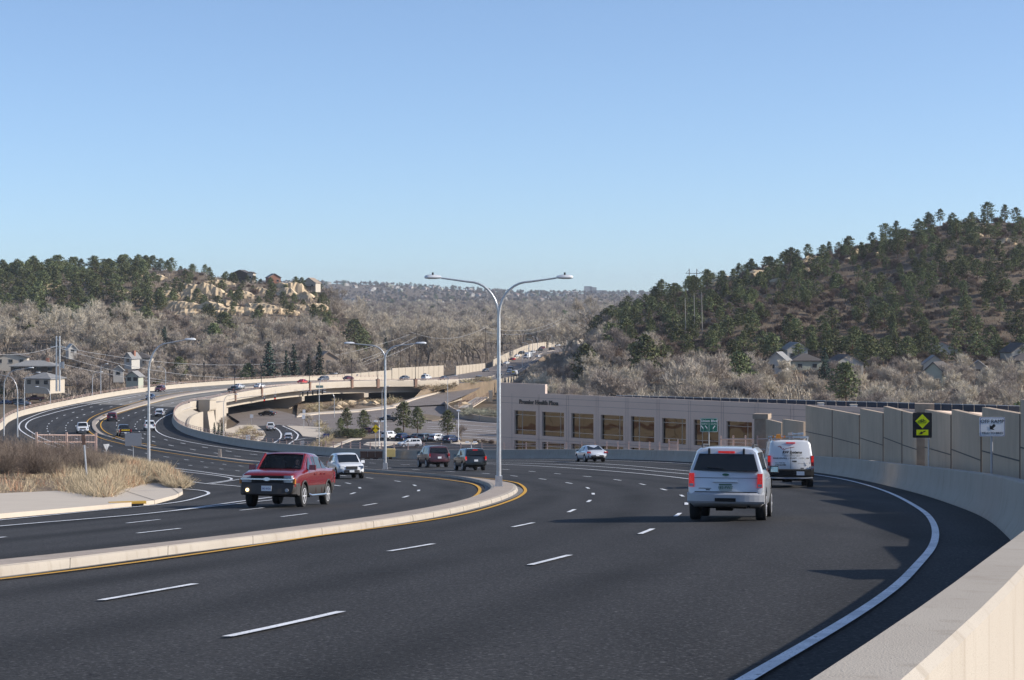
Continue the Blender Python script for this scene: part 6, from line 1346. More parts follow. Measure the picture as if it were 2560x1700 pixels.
# picket fences
def pickets(P, zb, H, label, group=None, every=.22, pstep=3.6, m='pink', pw=.22):
    """P plan points, zb bottom level function"""
    c = P[0]; r = empty('picket_fence', (c.x, c.y, zb(c)), label=label, cat='fence'); Q = resample(P, step=pstep); me = bxm((pw, pw, H+.25), M[m], 'post')
    for q in Q: part_at(r, 'post', me, (q.x, q.y, zb(q)+(H+.25)/2))
    mb = MB()
    for h in (H*.55, H*.97): mb.tube([(q.x, q.y, zb(q)+h) for q in resample(P, step=1.2)], .055, 4)
    kid(mb, 'rails', M[m], r); mb = MB(); L = resample(P, step=every)
    for q in L: mb.box((q.x, q.y, zb(q)+H*.5), (.03, .03, H))
    o = kid(mb, 'pickets', M[m], r); o['kind'] = 'stuff'; return r
i0 = near(RBF, rb_at_px(1900, 120, 175)); i1 = near(RBF, rb_at_px(1752, 150, 225)); P = offs(RBF[i0:i1], 1.6)
pickets(P, lambda q: -road_d(q.x, q.y)+.2, 2.1, 'pink metal picket fence right of the green sign, behind the silver vehicle roof', every=.5, pstep=5, pw=.14)
pa_, pb_ = pt(91, 1120, 232), pt(240, 1122, 238); pickets([pa_, pb_], lambda q: -(1128-YH)/F*q.y, 1.95, 'dusty pink picket fence behind the bare shrubs at the left')
i2 = near(RBF, rb_at_px(1690, 150, 235)); i3 = near(RBF, rb_at_px(1655, 150, 235)); pickets(offs(RBF[i2:i3], .4), lambda q: -road_d(q.x, q.y)+1.05, .9, 'short pink picket section on the grey barrier left of the green sign', every=.4, pstep=3, pw=.12)
# small things
q = unproj(549, 1142, .2); r = empty('kerb_marker', q+Vector((0, 0, .2)), label='small pale block marker standing on the median between the curves', cat='marker'); mb = MB(); mb.box((0, 0, .42), (.45, .3, .85), taper=.8); mb.build('block', M['conc_top'], r); mb = MB(); mb.box((0, 0, .9), (.38, .26, .12)); mb.build('cap', M['conc'], r)
q = unproj(318, 1266); r = empty('storm_drain', q, R(18), 'yellow painted kerb inlet where the two pale pavements meet', 'drain'); M['dyel'] = mat('drain_yellow', (.55, .33, .05), .8)
mb = MB(); mb.box((0, -.05, .14), (1.35, .28, .09)); mb.build('yellow_lid', M['dyel'], r); mb = MB(); mb.box((0, -.12, .03), (1.15, .16, .16)); mb.build('opening', M['black'], r)
q, a = bx(985, (215, 260), -1.4); r = empty('crash_cushion', q, R(2), 'row of rusty dark blocks with a yellow box end at the grey barrier', 'barrier')
mb = MB(); [mb.box((x, 0, .55), (.85, .7, .8)) for x in (-3.2, -2.3, -1.4)]; [mb.box((x, 0, .1), (.6, .5, .3)) for x in (-2.8, -1.8)]
M['rustd'] = mat('rusty_dark', (.05, .03, .025), .9); mb.build('blocks', M['rustd'], r); mb = MB(); mb.box((0, 0, .75), (1.1, .8, .95)); mb.build('yellow_box', M['dyel2'] if 'dyel2' in M else M.setdefault('dyel2', mat('cushion_yellow', (.75, .55, .2), .6)), r); mb = MB(); mb.box((0, 0, .14), (.4, .4, .3)); mb.build('foot', M['rustd'], r)
for i, (px, py) in enumerate(((260, 1039), (284, 1097))):
    q = unproj(px, py, .2); r = empty('reflector_block', q+Vector((0, 0, .2)), label='small orange reflector block on the median, %s' % ['behind the maroon vehicle', 'in front of the dark pickup'][i], cat='reflector'); mb = MB(); mb.box((0, 0, .1), (.6, .3, .2), taper=.8); mb.build('block', M['brownp'], r); mb = MB(); mb.box((0, -.19, .12), (.5, .02, .14)); mb.build('reflector', M['dyel'], r)
# ---------------------------------------------------------------- vehicles
def paint(name, c, metal=0.0, rough=.28): return mat(name, c, rough, metal=metal, coat=.8, n=[(1.3, tuple(x*.93 for x in c), .4, .7)])
PT = {'silver': paint('silver_paint', (.66, .68, .71), .3, .32), 'white': paint('white_paint_car', (.74, .75, .76)), 'red': paint('red_paint', (.21, .012, .014), .25, .22), 'maroon': paint('maroon_paint', (.11, .02, .03), .2), 'maroon2': paint('dull_maroon', (.06, .014, .02), .1, .4), 'charcoal': paint('charcoal_paint', (.022, .026, .026), .3), 'black': paint('black_car_paint', (.012, .012, .015)), 'blue': paint('dark_blue_paint', (.02, .035, .09), .2), 'grey': paint('grey_paint', (.16, .17, .19), .3), 'bright': paint('bright_red_paint', (.55, .02, .02)), 'teal': paint('slate_paint', (.08, .10, .12), .3)}
M['glass'] = mat('car_glass', (.012, .015, .018), .04, spec=.6); M['tyre'] = mat('tyre_rubber', (.02, .02, .02), .85); M['rim'] = mat('alloy_rim', (.72, .72, .74), .35, metal=.35); M['trim'] = mat('dark_plastic', (.03, .03, .032), .6); M['under'] = mat('underbody', (.012, .012, .012), .9)
M['tail'] = mat('tail_lens', (.32, .008, .01), .2, spec=.6); M['brake'] = mat('lit_brake_lens', (.5, .008, .008), .2, spec=.6, emit=(1, .03, .015), es=.2, n=[(9, (.85, .06, .04), .5, .62)]); M['hl'] = mat('headlamp_lens', (.33, .35, .38), .12, spec=.7); M['fog'] = mat('lit_fog_lamp', (.9, .75, .4), .3, emit=(1, .72, .35), es=2.2); M['amber'] = mat('amber_lens', (.45, .16, .02), .3)
M['plate'] = mat('plate_pale', (.42, .48, .44), .5); M['platew'] = mat('plate_white', (.72, .74, .76), .5); M['plateg'] = mat('plate_green', (.03, .12, .07), .5); M['chrome'] = mat('chrome', (.6, .62, .65), .15, metal=.9); M['mirrorgl'] = mat('mirror_glass', (.35, .42, .42), .06, metal=.8)
M['skin'] = mat('skin', (.55, .33, .24), .6); M['hair'] = mat('brown_hair', (.12, .07, .04), .8); M['cloth'] = mat('dark_shirt', (.03, .03, .035), .9)
# station: x, zbot, zbelt, ztop, w, wtop, dx(top shift)
K = {
 'suv': dict(L=4.8, R=.37, wb=(-1.38, 1.42), zc=.50, rf=7, cw=8, st=[(-2.40, .46, 1.20, 1.70, .84, .66, .30), (-2.37, .43, 1.22, 1.75, .895, .69, .30), (-2.22, .38, 1.23, 1.77, .92, .71, .24), (-1.9, .34, 1.22, 1.785, .93, .73, .12), (-1.0, .32, 1.20, 1.81, .93, .74, 0), (-.2, .32, 1.18, 1.82, .93, .745, 0), (.35, .32, 1.16, 1.795, .93, .73, -.05), (.60, .32, 1.15, 1.75, .925, .71, -.10), (1.28, .32, 1.13, 1.17, .915, .80, 0), (1.9, .33, 1.06, 1.11, .90, .76, 0), (2.22, .36, .98, 1.02, .86, .7, 0), (2.36, .40, .88, .92, .78, .64, 0), (2.40, .44, .80, .84, .72, .6, 0)]),
 'cuv': dict(L=4.6, R=.35, wb=(-1.32, 1.36), zc=.42, rf=6, cw=7, st=[(-2.30, .44, 1.02, 1.40, .76, .58, .55), (-2.22, .40, 1.06, 1.52, .87, .64, .50), (-1.8, .28, 1.08, 1.62, .915, .69, .2), (-1.0, .26, 1.06, 1.67, .92, .71, 0), (-.2, .26, 1.03, 1.68, .92, .71, 0), (.30, .26, 1.01, 1.64, .92, .70, -.05), (.50, .26, 1.0, 1.60, .915, .69, -.08), (1.38, .26, .98, 1.03, .90, .78, 0), (1.85, .28, .92, .98, .88, .74, 0), (2.15, .33, .82, .87, .82, .68, 0), (2.30, .40, .68, .72, .66, .55, 0)]),
 'sedan': dict(L=4.8, R=.33, wb=(-1.35, 1.42), zc=.33, rf=6, cw=7, st=[(-2.40, .42, .86, .90, .70, .6, 0), (-2.30, .34, .96, 1.00, .84, .72, 0), (-1.80, .24, .98, 1.03, .91, .78, 0), (-1.72, .24, .98, 1.05, .91, .78, 0), (-.95, .22, .96, 1.42, .915, .62, .05), (-.2, .22, .94, 1.46, .915, .64, 0), (.45, .22, .92, 1.42, .91, .62, -.08), (1.35, .22, .90, .94, .90, .76, 0), (1.9, .24, .84, .89, .88, .72, 0), (2.25, .28, .72, .77, .80, .64, 0), (2.40, .34, .58, .62, .66, .5, 0)]),
 'pickup': dict(L=5.7, R=.39, wb=(-1.75, 1.75), zc=.50, rf=7, cw=8, st=[(-2.85, .55, 1.20, 1.235, .93, .86, 0), (-2.80, .50, 1.22, 1.25, .97, .90, 0), (-1.9, .38, 1.22, 1.25, .985, .9, 0), (-.82, .36, 1.20, 1.24, .985, .9, 0), (-.74, .36, 1.20, 1.82, .985, .74, .12), (-.1, .36, 1.19, 1.87, .985, .77, 0), (.55, .36, 1.18, 1.86, .985, .765, 0), (.80, .36, 1.17, 1.80, .98, .75, -.1), (1.45, .36, 1.15, 1.19, .975, .85, 0), (2.2, .40, 1.10, 1.15, .97, .82, 0), (2.72, .44, 1.02, 1.07, .94, .8, 0), (2.85, .5, .9, .94, .85, .7, 0)]),
 'avalanche': dict(L=5.63, R=.41, wb=(-1.72, 1.62), zc=.86, rf=7, cw=8, st=[(-2.82, .55, 1.28, 1.31, .95, .88, 0), (-2.75, .5, 1.31, 1.34, .99, .92, 0), (-2.0, .40, 1.31, 1.35, 1.01, .92, 0), (-1.65, .38, 1.31, 1.42, 1.01, .88, .05), (-.85, .38, 1.31, 1.86, 1.01, .78, 0), (-.1, .38, 1.30, 1.90, 1.01, .79, 0), (.45, .38, 1.29, 1.89, 1.01, .785, 0), (.68, .38, 1.29, 1.84, 1.005, .77, -.1), (1.35, .38, 1.28, 1.33, 1.0, .87, 0), (2.1, .42, 1.22, 1.29, .99, .86, 0), (2.62, .46, 1.14, 1.20, .975, .84, 0), (2.76, .48, 1.08, 1.13, .95, .82, 0), (2.80, .50, 1.02, 1.06, .92, .80, 0)]),
 'van': dict(L=5.6, R=.36, wb=(-1.75, 1.95), zc=.45, rf=5, cw=6, st=[(-2.80, .55, 1.25, 2.00, .95, .80, .07), (-2.73, .50, 1.25, 2.07, 1.02, .86, .06), (-2.2, .38, 1.25, 2.10, 1.03, .87, 0), (-.5, .34, 1.25, 2.11, 1.03, .87, 0), (.9, .34, 1.25, 2.10, 1.03, .86, 0), (1.25, .34, 1.24, 2.04, 1.025, .84, -.1), (2.15, .36, 1.20, 1.25, 1.0, .85, 0), (2.55, .4, 1.05, 1.10, .95, .8, 0), (2.80, .45, .85, .9, .85, .7, 0)]),
 'boxtruck': dict(L=7.0, R=.42, wb=(-1.9, 2.3), zc=.6, rf=3, cw=4, st=[(1.15, .5, 1.5, 2.5, .95, .85, 0), (1.2, .45, 1.5, 2.55, 1.0, .9, 0), (1.9, .45, 1.5, 2.55, 1.0, .9, 0), (2.15, .45, 1.45, 2.45, 1.0, .88, -.1), (2.75, .45, 1.35, 1.4, .98, .85, 0), (3.35, .5, 1.1, 1.15, .9, .7, 0)]),
}
K['van']['zc'] = .0
def ring(s):
    x, zb, zl, zt, w, wt, dx = s; zm = zb+.42*(zl-zb); g = zt-zl; b = w*.955
    P = [(x, 0, zb), (x, w*.86, zb), (x, w*.965, zb+.09), (x, w, zm), (x, w*.99, zl-.10), (x, b, zl), (x+dx*.9, lerp(b, wt, .9), zl+g*.86), (x+dx, wt*.90, zl+g*.985), (x+dx, wt*.5, zt+.015), (x+dx, 0, zt+.02)]
    return [Vector(p) for p in P]
def sdisc(mb, c, rads, w, s, k=22, mi=0):
    pass
def bow(mb, x, w, d, z0, z1, sgn=1, curve=.22, low=.04, mi=0):
    """bumper bowed in plan and rounded at its top and bottom edges"""
    rows = []
    for i in range(17):
        y = w*(-1+2*i/16); xx = x-sgn*curve*abs(y/w)**3.2; rows.append([(xx-sgn*d, y, z0), (xx-sgn*low, y, z0), (xx, y, z0+.05), (xx, y, z1-.05), (xx-sgn*.03, y, z1), (xx-sgn*d, y, z1)])
    n = 6; vs = [p for r in rows for p in r]; mb.add(vs, [(i*n+j, i*n+(j+1) % n, (i+1)*n+(j+1) % n, (i+1)*n+j) for i in range(16) for j in range(n)]+[tuple(range(n)), tuple(range(16*n, 17*n))], mi)
def lerp_st(st, x):
    for a, b in zip(st, st[1:]):
        if x <= b[0]: t = (x-a[0])/(b[0]-a[0]); return tuple(u+(v-u)*t for u, v in zip(a, b))
    return st[-1]
CACHE = {}
def body_mesh(kind, cut):
    if (kind, cut) in CACHE: return CACHE[(kind, cut)]
    k = K[kind]; st = k['st']; fine = [st[0]]
    for a, b in zip(st, st[1:]):
        n = 2 if b[0]-a[0] > .4 else 1
        for i in range(1, n+1): fine.append(tuple(u+(v-u)*i/n for u, v in zip(a, b)))
    rings = []
    for s in fine: h = ring(s); rings.append(h + [Vector((p.x, -p.y, p.z)) for p in h[-2:0:-1]])
    n = len(rings[0]); mb = MB(); vs = [p for r in rings for p in r]; mb.add(vs, [(i*n+j, i*n+(j+1) % n, (i+1)*n+(j+1) % n, (i+1)*n+j) for i in range(len(rings)-1) for j in range(n)]+[tuple(range(n)), tuple(range((len(rings)-1)*n, len(rings)*n))])
    o = mb.build('body', [M['trim'], M['trim'], M['under']]); me = o.data
    if cut:
        cb = MB()
        for x in k['wb']:
            if kind == 'boxtruck' and x < 0: continue
            for s in (-1, 1): cb.cyl((x, s*.95, k['R']+.02), (0, 1, 0), k['R']+.075, .60, 22)
        c = cb.build('cut', M['under']); md = o.modifiers.new('b', 'BOOLEAN'); md.object = c; md.operation = 'DIFFERENCE'; md.solver = 'EXACT'
        bpy.context.view_layer.update(); me2 = bpy.data.meshes.new_from_object(o.evaluated_get(bpy.context.evaluated_depsgraph_get())); bpy.data.objects.remove(c)
        me = me2
        while len(me.materials) < 3: me.materials.append(M['under'])
    bpy.data.objects.remove(o)
    for p in me.polygons:
        c = p.center; mi = 0
        if c.z < k['zc'] or p.normal.z < -.7: mi = 1
        for x in k['wb']:
            if math.hypot(c.x-x, c.z-k['R']-.02) < k['R']+.085 and abs(c.y) < .97 and abs(p.normal.y) < .9 or (abs(p.normal.y) > .9 and abs(c.y) < .7): 
                if abs(c.x-x) < k['R']+.1 and c.z < k['R']*2+.1: mi = 2
        p.material_index = mi
    me.polygons.foreach_set('use_smooth', [True]*len(me.polygons)); me.set_sharp_from_angle(angle=R(46)); me.name = 'body'; CACHE[(kind, cut)] = me; return me
def on_side(st, x, t, s): r = ring(lerp_st(st, x)); p = r[5].lerp(r[6], t); return Vector((p.x, s*p.y, p.z))
def patch(mb, c4, out=.012, th=.02, nu=1):
    """glass or lens panel given four corners, lifted off the surface"""
    a, b, c, d = [Vector(v) for v in c4]; n = (b-a).cross(d-a).normalized()
    if n.dot(Vector(((a+c)/2))-Vector((0, 0, .9))) < 0: n = -n
    o = [v+n*out for v in (a, b, c, d)]; i = [v-n*th for v in (a, b, c, d)]; mb.add(o+i, [(0, 1, 2, 3), (7, 6, 5, 4), (0, 4, 5, 1), (1, 5, 6, 2), (2, 6, 7, 3), (3, 7, 4, 0)])
def inset(c4, k):
    c = sum((Vector(v) for v in c4), Vector((0, 0, 0)))/4; return [c+(Vector(v)-c)*k for v in c4]
WHEEL = {}
def wheel(parent, x, y, Rr, side, detail):
    key = (Rr, detail)
    if key not in WHEEL:
        mb = MB(); k = 24 if detail else 12; mb.lathe((0, 0, 0), [(Rr*.62, -.12), (Rr*.93, -.125), (Rr, -.09), (Rr, .09), (Rr*.93, .125), (Rr*.62, .12)], k, axis='Y'); t = mb.build('wheel', M['tyre'], None, 40)
        mb = MB(); mb.lathe((0, 0, 0), [(Rr*.66, .06), (Rr*.66, .128), (Rr*.60, .128), (Rr*.57, .07)], k, axis='Y')
        if detail:
            for i in range(6):
                a = i*math.pi/3; mb.bar((Rr*.12*math.cos(a), .10, Rr*.12*math.sin(a)), (Rr*.62*math.cos(a), .10, Rr*.62*math.sin(a)), .07, .04)
            mb.cyl((0, .10, 0), (0, 1, 0), Rr*.2, .05, 10)
        else: mb.cyl((0, .1, 0), (0, 1, 0), Rr*.5, .04, 8)
        rm = mb.build('rim', M['rim']); WHEEL[key] = (t.data, rm.data); bpy.data.objects.remove(t); bpy.data.objects.remove(rm)
    t = bpy.data.objects.new('wheel', WHEEL[key][0]); COL.objects.link(t); t.parent = parent; t.location = (x, y, Rr); t.rotation_euler = (0, 0, 0 if side > 0 else math.pi)
    r = bpy.data.objects.new('rim', WHEEL[key][1]); COL.objects.link(r); r.parent = t
def vehicle(kind, col, p, rz, label, cat, braking=False, detail=1, cut=True, rack=False, group=None, scale=1.0, name='car', plate='platew', hlon=False, sidewin=None, clad=None, slope=True):
    k = K[kind]; st = k['st']; r = empty(name, p, rz, label, cat, group); r.scale = (scale,)*3
    if slope:
        e = .9; dx, dy = math.cos(rz), math.sin(rz); X, Y = p.x, p.y; z1 = -road_d(X+dx*e, Y+dy*e); z0 = -road_d(X-dx*e, Y-dy*e)
        if slope is True: r.rotation_euler = (0, -math.atan((z1-z0)/(2*e)), rz)
    me = body_mesh(kind, cut).copy(); me.materials[0] = PT[col]; me.materials[1] = clad or (M['trim'] if k['zc'] > 0 else PT[col]); b = bpy.data.objects.new('body', me); COL.objects.link(b); b.parent = r
    def prt(mb, nm, m, par=None): o = mb.build(nm, m, par or r); return o
    rf, cw = st[k['rf']], st[k['cw']]; A = ring(rf); B = ring(cw)
    def WS(s, v): a = A[7].copy(); a.y *= 1.08; bb = B[7].copy(); bb.y *= 1.05; q = bb.lerp(a, s); return Vector((q.x, q.y*v, q.z+(.02*(1-abs(v)))))
    mb = MB()
    for v0, v1 in ((-.93, 0), (0, .93)): patch(mb, [WS(.05, v0), WS(.05, v1), WS(.93, v1), WS(.93, v0)], .014)
    prt(mb, 'windshield', M['glass'])
    # side glass
    wins = sidewin or {'suv': ((-2.1, -1.35), (-1.27, -.42), (-.34, .62)), 'cuv': ((-1.95, -1.35), (-1.27, -.42), (-.34, .62)), 'sedan': ((-1.05, -.42), (-.34, .62)), 'pickup': ((-.64, -.02), (.06, .86)), 'avalanche': ((-1.35, -.93), (-.83, -.1), (-.0, .76)), 'van': ((1.0, 1.75),), 'boxtruck': ((1.35, 2.2),)}[kind]
    for s in (-1, 1):
        for i, (x0, x1) in enumerate(wins):
            xt1 = min(x1, rf[0]-.05) if x1 > rf[0]-.3 else x1; xb1 = x1+.35 if i == len(wins)-1 and kind not in ('van', 'boxtruck') else x1
            xt0 = x0+(.22 if i == 0 and kind == 'sedan' else 0); mb = MB()
            c = [on_side(st, x0, .08, s), on_side(st, min(xb1, cw[0]-.15), .08, s), on_side(st, xt1, .93, s), on_side(st, xt0, .93, s)]
            if kind == 'avalanche' and i == 0: c = [on_side(st, -1.6, .15, s), on_side(st, -.93, .08, s), on_side(st, -.93, .9, s), on_side(st, -1.05, .85, s)]
            patch(mb, c, .008, .01); prt(mb, 'side_window', M['glass'])
    x0, zb0, zl0, zt0, w0, wt0, dx0 = st[0]
    def RF(y, z):
        t = max(0, (z-zl0)/max(.05, zt0-zl0)); return Vector((x0+dx0*t, y, z))
    if kind in ('suv', 'cuv'):
        mb = MB(); yb, yt = w0*.93, wt0*1.0; zt_ = zt0-.07; patch(mb, [RF(-yb, zl0+.03), RF(yb, zl0+.03), RF(yt, zt_), RF(-yt, zt_)], .012, .01); g = prt(mb, 'rear_window', M['glass'])
        if detail: mb = MB(); mb.bar(RF(.05, zl0+.08)+Vector((-.03, 0, 0)), RF(.45, zl0+.11)+Vector((-.03, 0, 0)), .02); prt(mb, 'wiper', M['trim'], g)
    elif kind == 'sedan':
        a = ring(st[4]); bb = ring(st[3]); mb = MB(); patch(mb, [Vector((bb[7].x+.03, -bb[7].y*.95, bb[7].z+.02)), Vector((bb[7].x+.03, bb[7].y*.95, bb[7].z+.02)), Vector((a[7].x-.04, a[7].y*.98, a[7].z-.02)), Vector((a[7].x-.04, -a[7].y*.98, a[7].z-.02))], .02, .01); prt(mb, 'rear_window', M['glass'])
    elif kind in ('pickup', 'avalanche'):
        i = 4; a = ring(st[i]); bb = ring(st[i-1]); mb = MB(); patch(mb, [Vector((st[i][0]-.06, -.68, st[i][2]+.1)), Vector((st[i][0]-.06, .68, st[i][2]+.1)), Vector((st[i][0]+st[i][6]-.03, .6, st[i][3]-.1)), Vector((st[i][0]+st[i][6]-.03, -.6, st[i][3]-.1))], .02, .01); prt(mb, 'rear_window', M['glass'])
        if kind == 'pickup': mb = MB(); mb.box(((st[0][0]+st[3][0])/2+.02, 0, st[1][3]-.0), (st[3][0]-st[0][0]-.2, 1.55, .05)); prt(mb, 'bed', M['under'])
    # tail lamps, bumper, plate
    th, tz = {'suv': (.33, 1.00), 'cuv': (.30, .96), 'sedan': (.17, .86), 'pickup': (.42, .98), 'avalanche': (.42, 1.0), 'van': (.60, 1.12), 'boxtruck': (.2, .9)}[kind]; tm = M['brake'] if braking else M['tail']
    for s in (-1, 1):
        if kind == 'boxtruck': continue
        yw = st[1][4]; mb = MB(); mb.box((x0+.035, s*(yw-.07), tz), (.12, .13 if kind != 'sedan' else .34, th), taper=.93); l = prt(mb, 'tail_light', tm if kind != 'van' else M['tail'])
        if kind == 'van': mb = MB(); mb.box((x0-.032, s*(yw-.07), tz+.14), (.02, .11, .27)); prt(mb, 'brake_lens', M['brake'], l)
        if detail: mb = MB(); mb.box((x0-.028, s*(yw-.07), tz-th*.36), (.02, .10, th*.2)); prt(mb, 'reverse_lens', M['hl'], l)
    if kind != 'boxtruck':
        mb = MB(); bow(mb, x0-.05, st[1][4]*.99, .22, zb0-.02, zb0+.2, -1, .14); prt(mb, 'rear_bumper', {'suv': PT[col] if kind == 'suv' and detail < 3 else M['trim']}.get(kind, M['trim']) if kind != 'pickup' else M['chrome'])
        pz = {'suv': .83, 'cuv': .80, 'sedan': .62, 'pickup': .60, 'avalanche': .62, 'van': .62}[kind]; mb = MB(); mb.box((x0-.07, 0 if kind != 'van' else -.42, pz), (.02, .31, .16)); prt(mb, 'number_plate', M[plate])
    if (kind in ('suv', 'cuv', 'sedan', 'van')) and braking: mb = MB(); mb.box((RF(0, zt0-.03).x+(.0 if kind != 'sedan' else 1.25), 0, zt0-.02+(.3 if kind == 'sedan' else 0)), (.07, .40, .05)); prt(mb, 'high_brake_light', M['brake'])
    # nose
    xf, zf0, zfl, zft, wf = st[-1][:5]
    hz = {'suv': .80, 'cuv': .76, 'sedan': .66, 'pickup': .92, 'avalanche': .98, 'van': .88, 'boxtruck': .95}[kind]
    for s in (-1, 1):
        mb = MB(); mb.box((xf-.10, s*(st[-2][4]-.17), hz), (.24, .32, .17 if kind != 'avalanche' else .16), rz=-s*.35, taper=.9); prt(mb, 'headlight', M['hl'] if not hlon else M['fog'])
    if kind != 'avalanche': mb = MB(); mb.box((xf-.0, 0, hz-.04), (.06, wf*1.15, .2)); mb.box((xf-.0, 0, hz-.27), (.05, wf*1.2, .12)); prt(mb, 'grille', M['trim'])
    if detail or kind != 'sedan':
        mb = MB(); bow(mb, xf+.06, st[-2][4]*1.0, .28, zf0-.06, zf0+.19, 1, .24); prt(mb, 'front_bumper', M['trim'] if kind in ('suv', 'cuv', 'van') else PT[col] if kind in ('sedan',) else M['chrome'] if kind == 'pickup' else M['trim']); mb = MB(); mb.box((xf+.075, 0, zf0+.10), (.02, .31, .15)); prt(mb, 'number_plate', M['platew'])
    for s in (-1, 1):
        q = on_side(st, min(cw[0]-.45, rf[0]+.35), .02, s); mb = MB(); mb.box((q.x, s*(abs(q.y)+.14), q.z+.1), (.13, .24, .18), taper=.9); m_ = prt(mb, 'mirror', PT[col] if kind not in ('van', 'suv') else M['trim'])
        mb = MB(); mb.box((q.x-.068, s*(abs(q.y)+.15), q.z+.1), (.01, .18, .13)); prt(mb, 'mirror_glass', M['mirrorgl'], m_)
    if detail:
        for s in (-1, 1):
            for i, (xa, xb) in enumerate(wins):
                if kind in ('suv', 'cuv') and i == 0: continue
                mb = MB(); mb.bar((xa+.02, s*(st[4][4]*.995+.004), .45), (xa+.02, s*(st[4][4]*.955+.006), st[4][2]-.02), .012); mb.box((xa+.16, s*(st[4][4]*.99+.01), st[4][2]-.16), (.2, .04, .05)); prt(mb, 'door_handle', PT[col])
    for i, x in enumerate(k['wb']):
        for s in (-1, 1): wheel(r, x, s*(st[4][4]-.125) if kind != 'boxtruck' else s*.9, k['R'], s, detail)
    if detail: mb = MB(); mb.cyl((k['wb'][0], 0, k['R']), (0, 1, 0), .07, 1.5, 8); mb.box((k['wb'][0]+.1, .1, k['R']), (.5, .4, .26)); mb.box((-.4, 0, k['R']+.02), (2.6, .9, .18)); mb.tube([(x0+.1, -.55, .36), (x0+.9, -.5, .34)], .035, 8); prt(mb, 'underbody', M['under'])
    if rack:
        for s in (-1, 1): mb = MB(); zt = st[4][3]; mb.tube([(-1.75, s*.62, zt-.06), (-1.6, s*.62, zt+.05), (.1, s*.62, zt+.05), (.25, s*.62, zt-.05)], .025, 6); prt(mb, 'roof_rail', M['trim'])
        if rack == 2: mb = MB(); mb.bar((-1.1, -.62, st[4][3]+.05), (-1.1, .62, st[4][3]+.05), .04); mb.bar((-.2, -.62, st[4][3]+.05), (-.2, .62, st[4][3]+.05), .04); prt(mb, 'crossbars', M['trim'])
    return r
def lane_heading(p, out=True):
    best = None
    for L in (LA, LBn, LC, LD):
        i = near(L, p); d = (L[i].x-p.x)**2+(L[i].y-p.y)**2
        if best is None or d < best[0]: best = (d, L, i)
    _, L, i = best; t = L[min(i+6, len(L)-1)]-L[max(i-6, 0)]; a = math.atan2(t.y, t.x); return a if out else a+math.pi
BX = {}
# --- hero : silver sport utility vehicle seen from behind
p = unproj(1822, 1307); p = Vector((5.74, 52.2, 0)); p.z = -road_d(p.x, p.y)
PT['explorer_lower'] = mat('grey_lower_paint', (.42, .43, .45), .4, coat=.3)
v = vehicle('suv', 'silver', p, R(90-10.0), 'large silver sport utility vehicle braking with red tail lights, nearest on the right', 'car', braking=True, rack=1, name='silver_suv', clad=PT['explorer_lower'], plate='plate', scale=1.03)
def vk(mb, nm, m, par=None): return mb.build(nm, m, par or v)
x0 = -2.40
mb = MB(); bow(mb, x0-.12, .93, .3, .44, .70, -1, .16); vk(mb, 'rear_bumper_cover', PT['explorer_lower']); mb = MB(); mb.box((x0-.13, 0, .53), (.02, .50, .085)); vk(mb, 'tow_hitch', M['under'])
mb = MB(); mb.box((x0-.012, 0, .715), (.012, 1.5, .02)); vk(mb, 'tailgate_gap', M['under']); mb = MB(); mb.box((x0-.004, 0, 1.055), (.006, 1.56, .01)); vk(mb, 'glass_gap', M['under'])
mb = MB(); mb.box((x0-.03, 0, .985), (.07, .62, .06), taper=.9); vk(mb, 'tailgate_handle', PT['silver'])
mb = MB(); put_text(mb, '182-PWZ', .092, (x0-.086, 0, .822), (0, -1, 0), (0, 0, 1), depth=.003); vk(mb, 'plate_lettering', M['plateg'])
mb = MB(); mb.box((x0-.083, 0, .898), (.01, .31, .025)); vk(mb, 'plate_mountains', M['plateg'])
mb = MB(); [mb.add([Vector((x0-.012, .085*math.cos(t*math.pi/10), 1.135+.032*math.sin(t*math.pi/10))) for t in range(20)], [tuple(range(20))])]; vk(mb, 'oval_badge', M['plateg'])
mb = MB(); mb.box((x0-.006, .50, .80), (.008, .3, .014)); mb.box((x0-.006, .43, .765), (.008, .1, .024)); vk(mb, 'badge_lettering', M['trim'])
for s in (-1, 1): mb = MB(); mb.box((x0+.26, s*.42, 1.70), (.09, .05, .12), ry=-.3); vk(mb, 'glass_hinge', M['trim'])
# --- hero : white work van
p = Vector((13.15, 95.6, 0)); p.z = -road_d(p.x, p.y)
v = vehicle('van', 'white', p, R(90-4.5), 'white work van with company lettering and ladders on its roof rack, braking', 'van', braking=True, name='work_van', scale=1.05)
x0 = -2.80
mb = MB(); bow(mb, x0-.10, 1.02, .25, .49, .82, -1, .12); vk(mb, 'bumper_cover', M['under']); mb = MB(); mb.box((x0-.12, -.42, .64), (.02, .34, .17)); q = vk(mb, 'plate_panel', M['platew'])
mb = MB(); mb.tube([(x0-.02, -.95, .44), (x0-.08, -.6, .42), (x0-.08, .6, .42), (x0-.02, .95, .44)], .03, 8); vk(mb, 'step_bar', M['galv'])
mb = MB(); mb.box((x0-.006, 0, 1.28), (.008, .012, 1.05)); vk(mb, 'door_gap', M['trim'])
mb = MB(); mb.box((x0-.03, -.16, 1.17), (.06, .20, .05)); vk(mb, 'door_handle', M['trim']); mb = MB(); mb.box((x0-.012, -.50, .86), (.01, .15, .04)); vk(mb, 'oval_badge', M['trim'])
M['vred'] = mat('logo_red', (.35, .03, .03), .5)
def vt(s, size, y, z, m='ink', **k):
    mb = MB(); X = x0+.07*max(0, (z-1.25)/.75)-.014; put_text(mb, s, size, (X, y, z), (0, -1, 0), (.09, 0, 1) if z > 1.25 else (0, 0, 1), depth=.004, **k); vk(mb, 'lettering', M[m])
